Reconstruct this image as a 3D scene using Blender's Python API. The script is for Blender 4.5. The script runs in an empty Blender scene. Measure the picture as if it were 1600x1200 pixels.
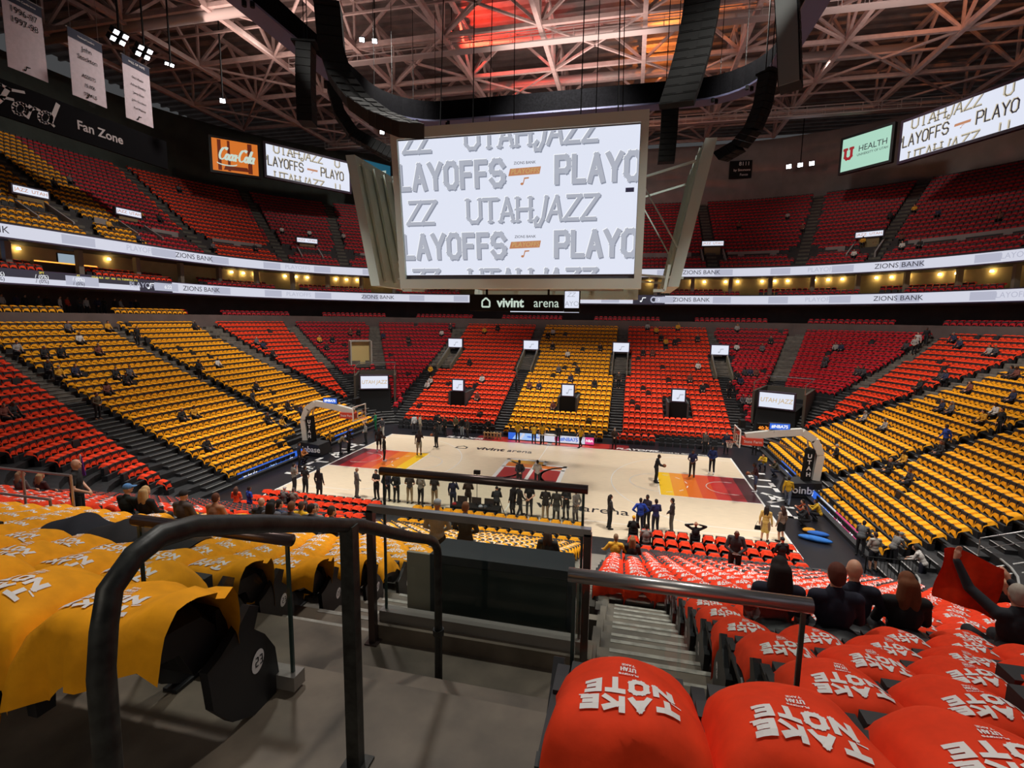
import bpy, math, random
import numpy as np
from mathutils import Vector, Matrix
random.seed(7)
rng = np.random.default_rng(7)
S = bpy.context.scene
C = S.collection
PI = math.pi

# ---------------------------------------------------------------- camera
cam_data = bpy.data.cameras.new('camera')
cam = bpy.data.objects.new('camera', cam_data)
C.objects.link(cam)
CX, CY, CZ = 6.37, -33.36, 10.55
YAW, PITCH, ROLL, FPX = 0.2304, -0.1295, 0.0147, 785.2
_f = Vector((-math.sin(YAW) * math.cos(PITCH), math.cos(YAW) * math.cos(PITCH), math.sin(PITCH)))
_r = Vector((math.cos(YAW), math.sin(YAW), 0))
_u = _r.cross(_f)
_c, _s = math.cos(ROLL), math.sin(ROLL)
RR, UU = _c * _r + _s * _u, -_s * _r + _c * _u
m3 = Matrix((RR, UU, -_f)).transposed()
cam.matrix_world = Matrix.Translation((CX, CY, CZ)) @ m3.to_4x4()
cam_data.sensor_width = 36.0
cam_data.lens = 36.0 * FPX / 1600.0
cam_data.clip_start = 0.05
cam_data.clip_end = 400
S.camera = cam

# ---------------------------------------------------------------- world, lights, exposure
S.view_settings.view_transform = 'Standard'
S.view_settings.look = 'None'
S.view_settings.exposure = 0.0
S.view_settings.gamma = 1.0
S.cycles.use_denoising = True
S.cycles.max_bounces = 6
S.cycles.diffuse_bounces = 3
S.cycles.transparent_max_bounces = 12
W = bpy.data.worlds.new('world')
S.world = W
W.use_nodes = True
W.node_tree.nodes['Background'].inputs['Color'].default_value = (0.55, 0.56, 0.58, 1)
W.node_tree.nodes['Background'].inputs['Strength'].default_value = 0.10

def lamp(name, kind, loc, target, energy, color=(1, 1, 1), size=1.0, spot=120, blend=0.5):
    d = bpy.data.lights.new(name, kind)
    d.energy = energy
    d.color = color
    if kind == 'AREA':
        d.shape = 'DISK'
        d.size = size
    else:
        d.shadow_soft_size = size
    if kind == 'SPOT':
        d.spot_size = math.radians(spot)
        d.spot_blend = blend
    o = bpy.data.objects.new(name, d)
    C.objects.link(o)
    o.location = loc
    o.rotation_euler = (Vector(target) - Vector(loc)).to_track_quat('-Z', 'Y').to_euler()
    return o

# arena floodlights on the catwalks: court lights, then the house lights over the stands
for lx, ly in ((-17, 15), (17, 15), (-17, -15), (17, -15)):
    lamp('court_light', 'SPOT', (lx, ly, 35), (lx * 0.35, ly * 0.25, 0), 31000, (1.0, 0.97, 0.93), 0.8, 70, 0.6)
for lx, ly, tx, ty, e in ((0, 6, 0, 24, 26000), (-16, 4, -32, 3, 26000), (16, 4, 32, 3, 26000),
                          (-14, 8, -26, 22, 20000), (14, 8, 26, 22, 20000), (-8, -6, -9, -24, 16000), (10, -6, 12, -24, 19000), (-3, -21, -2, -30, 8500), (12, -21, 9, -30, 9500)):
    lamp('house_light', 'SPOT', (lx, ly, 35.5), (tx, ty, 5), e, (1.0, 0.95, 0.88), 0.8, 78, 0.9)
# dim warm-white light on the upper stands, near concourse glow behind the camera
for lx, ly, tx, ty, e in ((0, 30, 0, 47, 4200), (-26, 14, -48, 8, 10500), (26, 14, 50, 8, 4400), (-24, 28, -38, 38, 5200), (24, 28, 38, 38, 3800)):
    lamp('upper_light', 'SPOT', (lx, ly, 37), (tx, ty, 22), e, (1.0, 0.92, 0.85), 0.6, 95, 1.0)
lamp('concourse_glow', 'AREA', (5.5, -37.5, 12.4), (5.5, -30, 8.4), 55, (1.0, 0.9, 0.75), 2.5)
# red and orange wash lamps that stand on the catwalk and light the roof deck
lamp('red_wash', 'SPOT', (-12.4, 19.5, 39.0), (-7.5, 24, 42.2), 9000, (1.0, 0.05, 0.025), 0.15, 125, 1.0)
lamp('orange_wash', 'SPOT', (9.0, 17.0, 39.0), (10, 22, 42.2), 7000, (1.0, 0.28, 0.05), 0.15, 110, 1.0)
lamp('orange_wash', 'SPOT', (27.0, 14.0, 39.0), (30, 19, 42.2), 5000, (1.0, 0.3, 0.08), 0.15, 110, 1.0)
lamp('red_wash', 'SPOT', (-13, 30, 39.0), (-13.5, 33, 42.2), 4500, (1.0, 0.06, 0.03), 0.15, 120, 1.0)
lamp('orange_wash', 'SPOT', (7.5, 31, 39.0), (8, 33, 42.2), 5000, (1.0, 0.28, 0.05), 0.15, 120, 1.0)
lamp('pink_wash', 'AREA', (0, 20, 34.0), (0, 22, 42), 1900, (1.0, 0.78, 0.72), 16)  # wide upward pink fill under the trusses, with no fixture modelled
lamp('pink_wash', 'AREA', (-26, 10, 34.0), (-24, 14, 42), 1300, (1.0, 0.74, 0.66), 14)
lamp('pink_wash', 'AREA', (26, 12, 34.0), (26, 16, 42), 1200, (1.0, 0.78, 0.72), 14)

# ---------------------------------------------------------------- helpers
def lin(r, g, b):
    f = lambda v: (v / 255 / 12.92) if v / 255 <= 0.04045 else ((v / 255 + 0.055) / 1.055) ** 2.4
    return (f(r), f(g), f(b))

MATS = {}
def mat(name, rgb, rough=0.6, metal=0.0, emit=0.0, noise=0.0, scale=6.0, bump=0.0, spec=0.5, trans=0.0, stretch=None):
    if name in MATS:
        return MATS[name]
    m = bpy.data.materials.new(name)
    m.use_nodes = True
    nt = m.node_tree
    b = nt.nodes['Principled BSDF']
    col = (*rgb, 1.0)
    b.inputs['Base Color'].default_value = col
    b.inputs['Roughness'].default_value = rough
    b.inputs['Metallic'].default_value = metal
    b.inputs['Specular IOR Level'].default_value = spec
    if trans:
        b.inputs['Transmission Weight'].default_value = trans
        b.inputs['IOR'].default_value = 1.02
    if emit:
        b.inputs['Base Color'].default_value = (0.02, 0.02, 0.02, 1)
        b.inputs['Emission Color'].default_value = col
        b.inputs['Emission Strength'].default_value = emit
    if noise or bump:
        tc = nt.nodes.new('ShaderNodeTexCoord')
        src = tc.outputs['Object']
        if stretch:
            mp = nt.nodes.new('ShaderNodeMapping')
            mp.inputs['Scale'].default_value = stretch
            nt.links.new(src, mp.inputs['Vector'])
            src = mp.outputs['Vector']
        n = nt.nodes.new('ShaderNodeTexNoise')
        n.inputs['Scale'].default_value = scale
        n.inputs['Detail'].default_value = 6
        nt.links.new(src, n.inputs['Vector'])
        if noise:
            rp = nt.nodes.new('ShaderNodeValToRGB')
            lo = tuple(max(0, c * (1 - noise)) for c in rgb)
            hi = tuple(min(1, c * (1 + noise)) for c in rgb)
            rp.color_ramp.elements[0].position = 0.35
            rp.color_ramp.elements[1].position = 0.65
            rp.color_ramp.elements[0].color = (*lo, 1)
            rp.color_ramp.elements[1].color = (*hi, 1)
            nt.links.new(n.outputs['Fac'], rp.inputs['Fac'])
            nt.links.new(rp.outputs['Color'], b.inputs['Base Color'])
        if bump:
            bp = nt.nodes.new('ShaderNodeBump')
            bp.inputs['Strength'].default_value = bump
            bp.inputs['Distance'].default_value = 0.02
            nt.links.new(n.outputs['Fac'], bp.inputs['Height'])
            nt.links.new(bp.outputs['Normal'], b.inputs['Normal'])
    MATS[name] = m
    return m

class MB:
    """collects polygons, links them as one mesh object"""
    def __init__(s):
        s.v, s.f, s.m = [], [], []
    def add(s, vs, fs, m=0):
        o = len(s.v)
        s.v += [tuple(p) for p in vs]
        for f in fs:
            s.f.append(tuple(i + o for i in f))
            s.m.append(m)
    def quad(s, a, b, c, d, m=0):
        s.add((a, b, c, d), ((0, 1, 2, 3),), m)
    def box(s, x0, x1, y0, y1, z0, z1, m=0):
        vs = [(x0, y0, z0), (x1, y0, z0), (x1, y1, z0), (x0, y1, z0), (x0, y0, z1), (x1, y0, z1), (x1, y1, z1), (x0, y1, z1)]
        s.add(vs, BOXF, m)
    def obox(s, c, ax, ay, az, m=0):
        c, ax, ay, az = map(Vector, (c, ax, ay, az))
        vs = [c + i * ax + j * ay + k * az for k in (-1, 1) for i, j in ((-1, -1), (1, -1), (1, 1), (-1, 1))]
        s.add(vs, BOXF, m)
    def beam(s, p, q, w, h=None, m=0, up=(0, 0, 1)):
        p, q = Vector(p), Vector(q)
        d = (q - p)
        if d.length < 1e-6:
            return
        dn = d.normalized()
        u = Vector(up)
        if abs(dn.dot(u)) > 0.98:
            u = Vector((0, 1, 0))
        r = dn.cross(u).normalized()
        u = r.cross(dn)
        s.obox((p + q) / 2, d / 2, r * w / 2, u * (h or w) / 2, m)
    def tube(s, pts, r, n=8, m=0, caps=True, flat=1.0):
        pts = [Vector(p) for p in pts]
        rs = r if isinstance(r, (list, tuple)) else [r] * len(pts)
        prev = None
        rings = []
        for i, p in enumerate(pts):
            t = (pts[min(i + 1, len(pts) - 1)] - pts[max(i - 1, 0)]).normalized()
            if prev is None:
                u = Vector((0, 0, 1)) if abs(t.z) < 0.9 else Vector((0, 1, 0))
            else:
                u = prev
            rr = t.cross(u).normalized()
            u = rr.cross(t).normalized()
            prev = u
            rings.append([p + (math.cos(a) * rr * flat + math.sin(a) * u) * rs[i] for a in (2 * PI * k / n for k in range(n))])
        vs = [q for g in rings for q in g]
        fs = []
        for i in range(len(pts) - 1):
            for k in range(n):
                fs.append((i * n + k, i * n + (k + 1) % n, (i + 1) * n + (k + 1) % n, (i + 1) * n + k))
        if caps:
            fs.append(tuple(range(n))[::-1])
            fs.append(tuple((len(pts) - 1) * n + k for k in range(n)))
        s.add(vs, fs, m)
    def grid(s, fn, us, vs_, m=0):
        n = len(vs_)
        pts = [fn(u, v) for u in us for v in vs_]
        fs = [(i * n + j, (i + 1) * n + j, (i + 1) * n + j + 1, i * n + j + 1) for i in range(len(us) - 1) for j in range(n - 1)]
        s.add(pts, fs, m)
    def prism(s, poly, fr, d, m=0):
        """extrude a 2-D polygon through frame fr(x, y, depth)"""
        n = len(poly)
        vs = [fr(x, y, 0) for x, y in poly] + [fr(x, y, d) for x, y in poly]
        fs = [tuple(range(n))[::-1], tuple(range(n, 2 * n))] + [(i, (i + 1) % n, n + (i + 1) % n, n + i) for i in range(n)]
        s.add(vs, fs, m)
    def lathe(s, prof, c=(0, 0, 0), n=16, m=0):
        vs = [(c[0] + r * math.cos(2 * PI * k / n), c[1] + r * math.sin(2 * PI * k / n), c[2] + z) for r, z in prof for k in range(n)]
        fs = [(i * n + k, i * n + (k + 1) % n, (i + 1) * n + (k + 1) % n, (i + 1) * n + k) for i in range(len(prof) - 1) for k in range(n)]
        s.add(vs, fs, m)
    def mesh(s, name, mats, smooth=False):
        me = bpy.data.meshes.new(name)
        me.from_pydata([tuple(p) for p in s.v], [], s.f)
        for m in (mats if isinstance(mats, (list, tuple)) else [mats]):
            me.materials.append(m)
        me.polygons.foreach_set('material_index', s.m)
        if smooth:
            me.polygons.foreach_set('use_smooth', [True] * len(s.f))
        me.update()
        return me
    def build(s, name, mats, parent=None, smooth=False):
        o = bpy.data.objects.new(name, s.mesh(name, mats, smooth))
        C.objects.link(o)
        if parent is not None:
            o.parent = parent
        return o
BOXF = [(0, 3, 2, 1), (4, 5, 6, 7), (0, 1, 5, 4), (1, 2, 6, 5), (2, 3, 7, 6), (3, 0, 4, 7)]

def tag(o, label, cat, group=None, kind=None):
    if label: o['label'] = label
    if cat: o['category'] = cat
    if group: o['group'] = group
    if kind: o['kind'] = kind
    return o
def thing(name, label, cat, loc=(0, 0, 0), rz=0.0, group=None):
    o = bpy.data.objects.new(name, None)
    o.empty_display_size = 0.1
    C.objects.link(o)
    o.location = loc
    o.rotation_euler = (0, 0, rz)
    return tag(o, label, cat, group)
def struct(o):
    o['kind'] = 'structure'
    return o
def children(o):
    return KIDS.get(o.name, [])
KIDS = {}
def copy_tree(o, kids, loc=None, rz=None):
    """copy a thing and its parts (kids: list of (part, [sub-parts]))"""
    r = o.copy()
    C.objects.link(r)
    if loc is not None: r.location = loc
    if rz is not None: r.rotation_euler = (0, 0, rz)
    out = []
    for k, subs in kids:
        c = k.copy()
        C.objects.link(c)
        c.parent = r
        out.append(c)
        for q in subs:
            d = q.copy()
            C.objects.link(d)
            d.parent = c
    return r, out
ORD = ['first', 'second', 'third', 'fourth', 'fifth', 'sixth', 'seventh', 'eighth', 'ninth', 'tenth', 'eleventh', 'twelfth', 'thirteenth',
       'fourteenth', 'fifteenth', 'sixteenth', 'seventeenth', 'eighteenth', 'nineteenth']
def ordinal(n):
    """1 -> first ... in words"""
    if n <= 19: return ORD[n - 1]
    tens = ['twent', 'thirt', 'fort', 'fift', 'sixt', 'sevent', 'eight', 'ninet'][n // 10 - 2]
    return tens + 'ieth' if n % 10 == 0 else tens + 'y-' + ORD[n % 10 - 1]

def text(body, size, m, fr_o, fr_x, fr_y, parent=None, name='lettering', align='CENTER', bold=0.0, sx=1.0, shear=0.0, extrude=0.004):
    """lettering whose baseline runs along fr_x and whose letters stand up along fr_y, at point fr_o"""
    cu = bpy.data.curves.new(name, 'FONT')
    cu.body = body
    cu.size = size
    cu.align_x = align
    cu.align_y = 'CENTER'
    cu.offset = bold
    cu.shear = shear
    cu.extrude = extrude
    cu.resolution_u = 3
    cu.materials.append(m)
    o = bpy.data.objects.new(name, cu)
    C.objects.link(o)
    x, y = Vector(fr_x).normalized(), Vector(fr_y).normalized()
    z = x.cross(y)
    mt = Matrix((x * sx, y, z)).transposed().to_4x4()
    mt.translation = Vector(fr_o)
    if parent is not None:
        o.parent = parent
        o.matrix_world = mt        # parents made here stand unrotated at a known place
        o.matrix_parent_inverse = Matrix.Translation(-Vector(parent.location)) if parent.rotation_euler.z == 0 else (Matrix.Translation(parent.location) @ Matrix.Rotation(parent.rotation_euler.z, 4, 'Z')).inverted()
        o.matrix_basis = mt
    else:
        o.matrix_world = mt
    return o

# stroke lettering: each glyph is a list of polylines in a 0..1 box, drawn as straight bars
GL = {
 'P': [[(0, 0), (0, 1), (.75, 1), (1, .85), (1, .6), (.75, .45), (0, .45)]],
 'L': [[(0, 1), (0, 0), (.9, 0)]],
 'A': [[(0, 0), (.5, 1), (1, 0)], [(.22, .32), (.78, .32)]],
 'Y': [[(0, 1), (.5, .48), (1, 1)], [(.5, .48), (.5, 0)]],
 'O': [[(.28, 0), (.72, 0), (1, .2), (1, .8), (.72, 1), (.28, 1), (0, .8), (0, .2), (.28, 0)]],
 'F': [[(0, 0), (0, 1), (.9, 1)], [(0, .5), (.75, .5)]],
 'S': [[(1, .8), (.72, 1), (.28, 1), (0, .82), (0, .62), (.25, .5), (.75, .5), (1, .38), (1, .18), (.72, 0), (.28, 0), (0, .2)]],
 'T': [[(0, 1), (1, 1)], [(.5, 1), (.5, 0)]],
 'K': [[(0, 0), (0, 1)], [(1, 1), (.05, .45)], [(.3, .58), (1, 0)]],
 'E': [[(.9, 0), (0, 0), (0, 1), (.9, 1)], [(0, .5), (.75, .5)]],
 'N': [[(0, 0), (0, 1), (1, 0), (1, 1)]],
 'U': [[(0, 1), (0, .2), (.28, 0), (.72, 0), (1, .2), (1, 1)]],
 'H': [[(0, 0), (0, 1)], [(1, 0), (1, 1)], [(0, .5), (1, .5)]],
 'J': [[(.8, 1), (.7, .1), (.45, -.22), (.1, -.22), (0, -.02), (.16, .1)]],
 'Z': [[(.05, 1), (1, 1), (0, 0), (.95, 0)]],
}
def strokes(mb, word, x, y, w, h, gap, th, fr, m=0, slant=0.0, n=1, serif=0.0):
    """word in bars of thickness th; fr(u, v) gives the point; returns the end x"""
    for ch in word:
        if ch == ' ':
            x += w * 0.6
            continue
        ww = w * (0.85 if ch in 'LFEJ' else 1.0)
        for line in GL[ch]:
            pts = [(x + ww * px + slant * h * py, y + h * py) for px, py in line]
            for (ax, ay), (bx, by) in zip(pts, pts[1:]):
                dx, dy = bx - ax, by - ay
                l = math.hypot(dx, dy)
                ex, ey = dx / l * th * .5, dy / l * th * .5
                nx, ny = -dy / l * th * .5, dx / l * th * .5
                if serif and abs(dx) < abs(dy) * .2 and False:
                    pass
                a, b = (ax - ex, ay - ey), (bx + ex, by + ey)
                for i in range(n):
                    t0, t1 = i / n, (i + 1) / n
                    p0 = (a[0] + (b[0] - a[0]) * t0, a[1] + (b[1] - a[1]) * t0)
                    p1 = (a[0] + (b[0] - a[0]) * t1, a[1] + (b[1] - a[1]) * t1)
                    mb.quad(fr(p0[0] + nx, p0[1] + ny), fr(p0[0] - nx, p0[1] - ny), fr(p1[0] - nx, p1[1] - ny), fr(p1[0] + nx, p1[1] + ny), m)
            if serif:
                for (px, py) in (pts[0], pts[-1]):
                    sy = h * 0.04
                    mb.quad(fr(px - serif, py - sy), fr(px + serif, py - sy), fr(px + serif, py + sy), fr(px - serif, py + sy), m)
        x += ww + gap
    return x

# ---------------------------------------------------------------- materials
AMB = lin(240, 160, 16); ORG = lin(232, 60, 22); RED = lin(182, 16, 30)
m_amber = mat('amber cotton', AMB, .8, noise=.10, scale=9, bump=.25, spec=.25)
m_orange = mat('orange cotton', ORG, .8, noise=.10, scale=9, bump=.25, spec=.25)
m_red = mat('dark red cotton', RED, .7, noise=.10, scale=9, spec=.3)
m_print = mat('white print', (.80, .76, .74), .6)
m_seat = mat('black seat plastic', (.012, .012, .014), .45)
m_seatd = mat('charcoal seat', (.02, .02, .022), .6)
m_conc = mat('grey concrete', (.135, .118, .098), .55, noise=.35, scale=1.7, bump=.15)
m_concl = mat('pale concrete', (.128, .102, .076), .45, noise=.4, scale=2.3, bump=.15)
m_step = mat('aisle concrete', (.115, .10, .085), .7, noise=.25, scale=3)
m_blackfl = mat('black deck', (.018, .018, .019), .55, noise=.3, scale=4)
m_nose = mat('aluminium nosing', (.52, .52, .5), .4, .6)
m_wallbr = mat('brown concourse wall', (.10, .072, .066), .8, noise=.12, scale=.8)
m_walldk = mat('dark wall', (.03, .026, .026), .8)
m_wallgr = mat('grey wall', (.23, .205, .195), .8, noise=.1, scale=.6)
m_walldg = mat('dark green wall', (.035, .045, .036), .8, noise=.2, scale=.6)
m_beige = mat('beige suite wall', (.38, .29, .16), .8, noise=.08, scale=1.2)
m_wood = mat('maple floor', lin(226, 206, 176), .30, noise=.09, scale=3.0, stretch=(.5, 9, 1), spec=.45)
m_white = mat('white paint', (.82, .80, .76), .4)
m_black = mat('black paint', (.010, .010, .014), .3)
m_blk = mat('matt black', (.009, .009, .009), .8, spec=.2)
m_drape = mat('black drape', (.005, .005, .006), .95, noise=.3, scale=8, spec=.05)
m_steel = mat('brushed steel', (.45, .43, .42), .3, .9)
m_dsteel = mat('dark bronze steel', (.055, .045, .042), .35, .6)
m_frame = mat('grey green frame', lin(196, 212, 200), .5)
m_truss = mat('painted truss', (.40, .30, .275), .7, noise=.1, scale=2)
m_deck = mat('roof deck', (.17, .135, .125), .8, noise=.2, scale=.7)
m_duct = mat('galvanised duct', (.42, .36, .34), .5, .4)
m_skin = {0: mat('fair skin', lin(214, 160, 130), .5), 1: mat('tan skin', lin(170, 115, 84), .5), 2: mat('brown skin', lin(92, 56, 40), .5)}

# ---------------------------------------------------------------- bowl geometry: offset d outwards from a rounded rectangle
A, B, R0 = 17.7, 12.4, 1.5
CXN, CYN = A - R0, B - R0           # centres of the corner arcs
PITCH_D, RISE, Z0, NROW = 0.875, 0.37, 0.19, 24
_rz = [Z0]
for _k in range(1, 34):
    _rz.append(_rz[-1] + (.3645 if _k <= 9 else .37 if _k <= 16 else .40 if _k <= 19 else .42 if _k <= 21 else .44))
def row_z(k):
    if k <= 0: return Z0 + .12 * k
    return _rz[int(k)] + (k - int(k)) * (_rz[int(k) + 1] - _rz[int(k)])
TF, TB = .62, .255          # a tread reaches TF in front of the seat line and TB behind it
def bowl(st, d):
    """st = (kind, t): far/near t=x, right/left t=y, corner fr/fl/nr/nl t=degrees from the end axis"""
    k, t = st
    if k == 'far': return (t, B + d)
    if k == 'near': return (t, -B - d)
    if k == 'right': return (A + d, t)
    if k == 'left': return (-A - d, t)
    a = math.radians(t)
    sx = 1 if k[1] == 'r' else -1
    sy = 1 if k[0] == 'f' else -1
    r = R0 + d
    return (sx * (CXN + r * math.cos(a)), sy * (CYN + r * math.sin(a)))
def loop(seg=9):
    s = [('far', x) for x in np.linspace(-CXN, CXN, 9)]
    s += [('fr', t) for t in np.linspace(90, 0, seg + 1)[1:-1]]
    s += [('right', y) for y in np.linspace(CYN, -CYN, 7)]
    s += [('nr', t) for t in np.linspace(0, 90, seg + 1)[1:-1]]
    s += [('near', x) for x in np.linspace(CXN, -CXN, 9)]
    s += [('nl', t) for t in np.linspace(90, 0, seg + 1)[1:-1]]
    s += [('left', y) for y in np.linspace(-CYN, CYN, 7)]
    s += [('fl', t) for t in np.linspace(0, 90, seg + 1)[1:-1]]
    return s
LOOP = loop()
def sweep(mb, sts, prof, m=0, closed=False, mfn=None):
    """prof: list of (d, z); skin between stations"""
    n = len(prof)
    vs = []
    for s in sts:
        for d, z in prof:
            x, y = bowl(s, d)
            vs.append((x, y, z))
    ns = len(sts)
    o = len(mb.v)
    mb.v += vs
    for i in range(ns if closed else ns - 1):
        j = (i + 1) % ns
        for q in range(n - 1):
            mb.f.append((o + i * n + q, o + i * n + q + 1, o + j * n + q + 1, o + j * n + q))
            mb.m.append(m if mfn is None else mfn(q))

# arena slab under everything
mb = MB(); mb.box(-24, 24, -17, 17, -.3, -.012)
struct(mb.build('floor', m_blackfl))

# hardwood court with its painted areas
mb = MB(); mb.box(-14.325, 14.325, -9.5, 8.25, -.012, 0)
court = struct(mb.build('floor_court', m_wood))
KEYC = [lin(76, 28, 36), lin(160, 32, 40), lin(196, 42, 36), lin(214, 78, 34), lin(226, 112, 32), lin(238, 150, 30), lin(246, 196, 20)]
mk = [mat('key band %d' % i, c, .3) for i, c in enumerate(KEYC)]
for sgn in (1, -1):
    mb = MB()
    for i in range(7):
        w = 5.79 / 7
        x0, x1 = sorted((sgn * (14.325 - i * w), sgn * (14.325 - (i + 1) * w)))
        mb.box(x0, x1, -2.44, 2.44, 0, .002, i)
    k = mb.build('key_paint', mk, court); k['label'] = 'lane painted in bands from yellow to maroon'
def band(mb, pts, w, z=.003, m=0):
    for (x0, y0), (x1, y1) in zip(pts, pts[1:]):
        l = math.hypot(x1 - x0, y1 - y0) or 1
        ex, ey = (x1 - x0) / l * w / 2, (y1 - y0) / l * w / 2
        nx, ny = -ey, ex
        mb.quad((x0 - ex + nx, y0 - ey + ny, z), (x0 - ex - nx, y0 - ey - ny, z), (x1 + ex - nx, y1 + ey - ny, z), (x1 + ex + nx, y1 + ey + ny, z), m)
mb = MB()
def arc(cx, cy, r, a0, a1, n=28):
    return [(cx + r * math.cos(math.radians(a0 + (a1 - a0) * i / n)), cy + r * math.sin(math.radians(a0 + (a1 - a0) * i / n))) for i in range(n + 1)]
for s in (1, -1):
    bx = s * 12.73
    flip = lambda pts: [(x, y) for x, y in pts]
    band(mb, [(s * 14.325, -9.4), (s * 14.325, 7.62)], .11)
    band(mb, [(s * 14.325, 2.44), (s * 8.535, 2.44), (s * 8.535, -2.44), (s * 14.325, -2.44)], .07)
    band(mb, arc(s * 8.535, 0, 1.83, 90, 270) if s > 0 else arc(s * 8.535, 0, 1.83, -90, 90), .06)
    a = math.degrees(math.asin(6.71 / 7.24))
    pts = arc(bx, 0, 7.24, 180 - a, 180 + a, 40) if s > 0 else arc(bx, 0, 7.24, a, -a, 40)
    band(mb, [(s * 14.325, pts[0][1])] + pts + [(s * 14.325, pts[-1][1])], .06)
    band(mb, (arc(bx, 0, 1.22, 90, 270) if s > 0 else arc(bx, 0, 1.22, -90, 90)), .06, .005)
    for yy in (-1, 1):
        band(mb, [(bx, yy * 1.22), (bx + s * .5, yy * 1.22)], .06, .005)
    for q in range(6):
        a = math.radians((90 + 18 + q * 29) if s > 0 else (-90 + 18 + q * 29))
        a = a + PI
        cx, cy = s * 8.535 + 1.83 * math.cos(a), 1.83 * math.sin(a)
        band(mb, [(cx - .17 * math.sin(a), cy + .17 * math.cos(a)), (cx + .17 * math.sin(a), cy - .17 * math.cos(a))], .06, .005)
band(mb, [(-14.325, 7.62), (14.325, 7.62)], .05, .0028)
band(mb, [(-14.325, -7.62), (14.325, -7.62)], .05, .0028)
band(mb, [(0, 7.62), (0, 2.7)], .06)
band(mb, [(0, -2.6), (0, -7.62)], .06)
ln = mb.build('court_lines', m_white, court); ln['label'] = 'white court lines'
# centre logo: state outline in white, coloured like a ball with curved seams
mb = MB()
cols = [mat('logo orange light', lin(244, 178, 40), .3), mat('logo orange', lin(232, 124, 30), .3), mat('logo brick', lin(176, 44, 36), .3), mat('logo maroon', lin(110, 34, 44), .3)]
mb.quad((-2.2, 1.7, .002), (.6, 1.7, .002), (.6, 2.65, .002), (-2.2, 2.65, .002), 0)
mb.quad((-2.2, .75, .002), (2.15, .75, .002), (2.15, 1.7, .002), (-2.2, 1.7, .002), 1)
mb.quad((-2.2, -1.6, .002), (2.15, -1.6, .002), (2.15, .75, .002), (-2.2, .75, .002), 2)
mb.quad((-2.2, -2.55, .002), (2.15, -2.55, .002), (2.15, -1.6, .002), (-2.2, -1.6, .002), 3)
lg = mb.build('centre_logo', cols, court); lg['label'] = 'state-shaped centre logo in orange and brick red'
mb = MB()
band(mb, [(-2.2, 2.65), (.62, 2.65), (.62, 1.72), (2.15, 1.72), (2.15, -2.5), (-2.2, -2.5), (-2.2, 2.65)], .28, .005)
band(mb, [(0, 2.65), (0, -2.5)], .26, .005)
band(mb, [(-2.2, .75), (2.15, .75)], .2, .005)
band(mb, arc(-2.9, 0, 2.3, 66, -66, 24), .24, .005)
band(mb, arc(2.95, -.5, 2.2, 108, 248, 24), .24, .005)
lo = mb.build('logo_outline', m_white, court); lo['label'] = 'white outline and seams of the centre logo'
text('vivint', 1.15, m_black, (-4.35, 5.0, .006), (1, 0, 0), (0, 1, 0), court, 'court_lettering', bold=.03, sx=.95)
text('arena', 1.15, m_black, (-1.9, 5.0, .006), (1, 0, 0), (0, 1, 0), court, 'court_lettering', sx=.8)
text('vivint', 1.3, m_black, (2.9, -6.0, .006), (1, 0, 0), (0, 1, 0), court, 'court_lettering', bold=.03)
text('arena', 1.3, m_black, (5.4, -6.0, .006), (1, 0, 0), (0, 1, 0), court, 'court_lettering', sx=.9)
text('Qualtrics', .5, m_black, (2.7, -5.1, .006), (1, 0, 0), (0, 1, 0), court, 'court_lettering')
for hx, hy, q in ((-6.75, 4.95, .42), (.75, -6.05, .46)):
    mb = MB(); band(mb, [(hx - q, hy - q * .8), (hx + q, hy - q * .8), (hx + q, hy + q * .2), (hx, hy + q), (hx - q, hy + q * .2), (hx - q, hy - q * .8)], .13, .006)
    mb.build('house_mark', m_black, court)
# aprons
mb = MB()
mb.box(14.325, 18.6, -10.5, 11.5, -.012, .001)
apr = struct(mb.build('floor_apron', m_black))
mb = MB(); mb.box(-18.6, -14.325, -10.5, 11.5, -.012, .001); struct(mb.build('floor_apron', m_black))
mb = MB()
mb.box(-14.325, 14.325, 8.25, 11.5, -.012, .001, 0)
acol = [lin(214, 84, 40), lin(204, 62, 38), lin(180, 44, 38), lin(130, 34, 36)]
for i, c in enumerate(acol):
    for s in (1, -1):
        x0, x1 = sorted((s * (.2 + i * 1.6), s * (.2 + (i + 1) * 1.6)))
        mb.box(x0, x1, 7.68, 9.4, .001, .0022, i + 1)
for s in (1, -1):
    x0, x1 = sorted((s * 6.6, s * 14.325)); mb.box(x0, x1, 7.68, 9.4, .001, .0021, 0)
struct(mb.build('floor_sideline', [m_black] + [mat('apron %d' % i, c, .35) for i, c in enumerate(acol)]))
text('PLAYOFFS', .75, m_white, (7.2, 8.15, .006), (1, 0, 0), (0, 1, 0), None, 'floor_lettering', bold=.02, shear=.25)
bpy.data.objects['floor_lettering']['kind'] = 'structure'
o = text('presented by Google Pixel', .4, m_white, (10.6, 8.0, .006), (1, 0, 0), (0, 1, 0), None, 'floor_lettering'); o['kind'] = 'structure'
o = text('PLAYOFFS', .75, m_white, (-7.6, 8.15, .006), (1, 0, 0), (0, 1, 0), None, 'floor_lettering', bold=.02, shear=.25); o['kind'] = 'structure'
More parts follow.
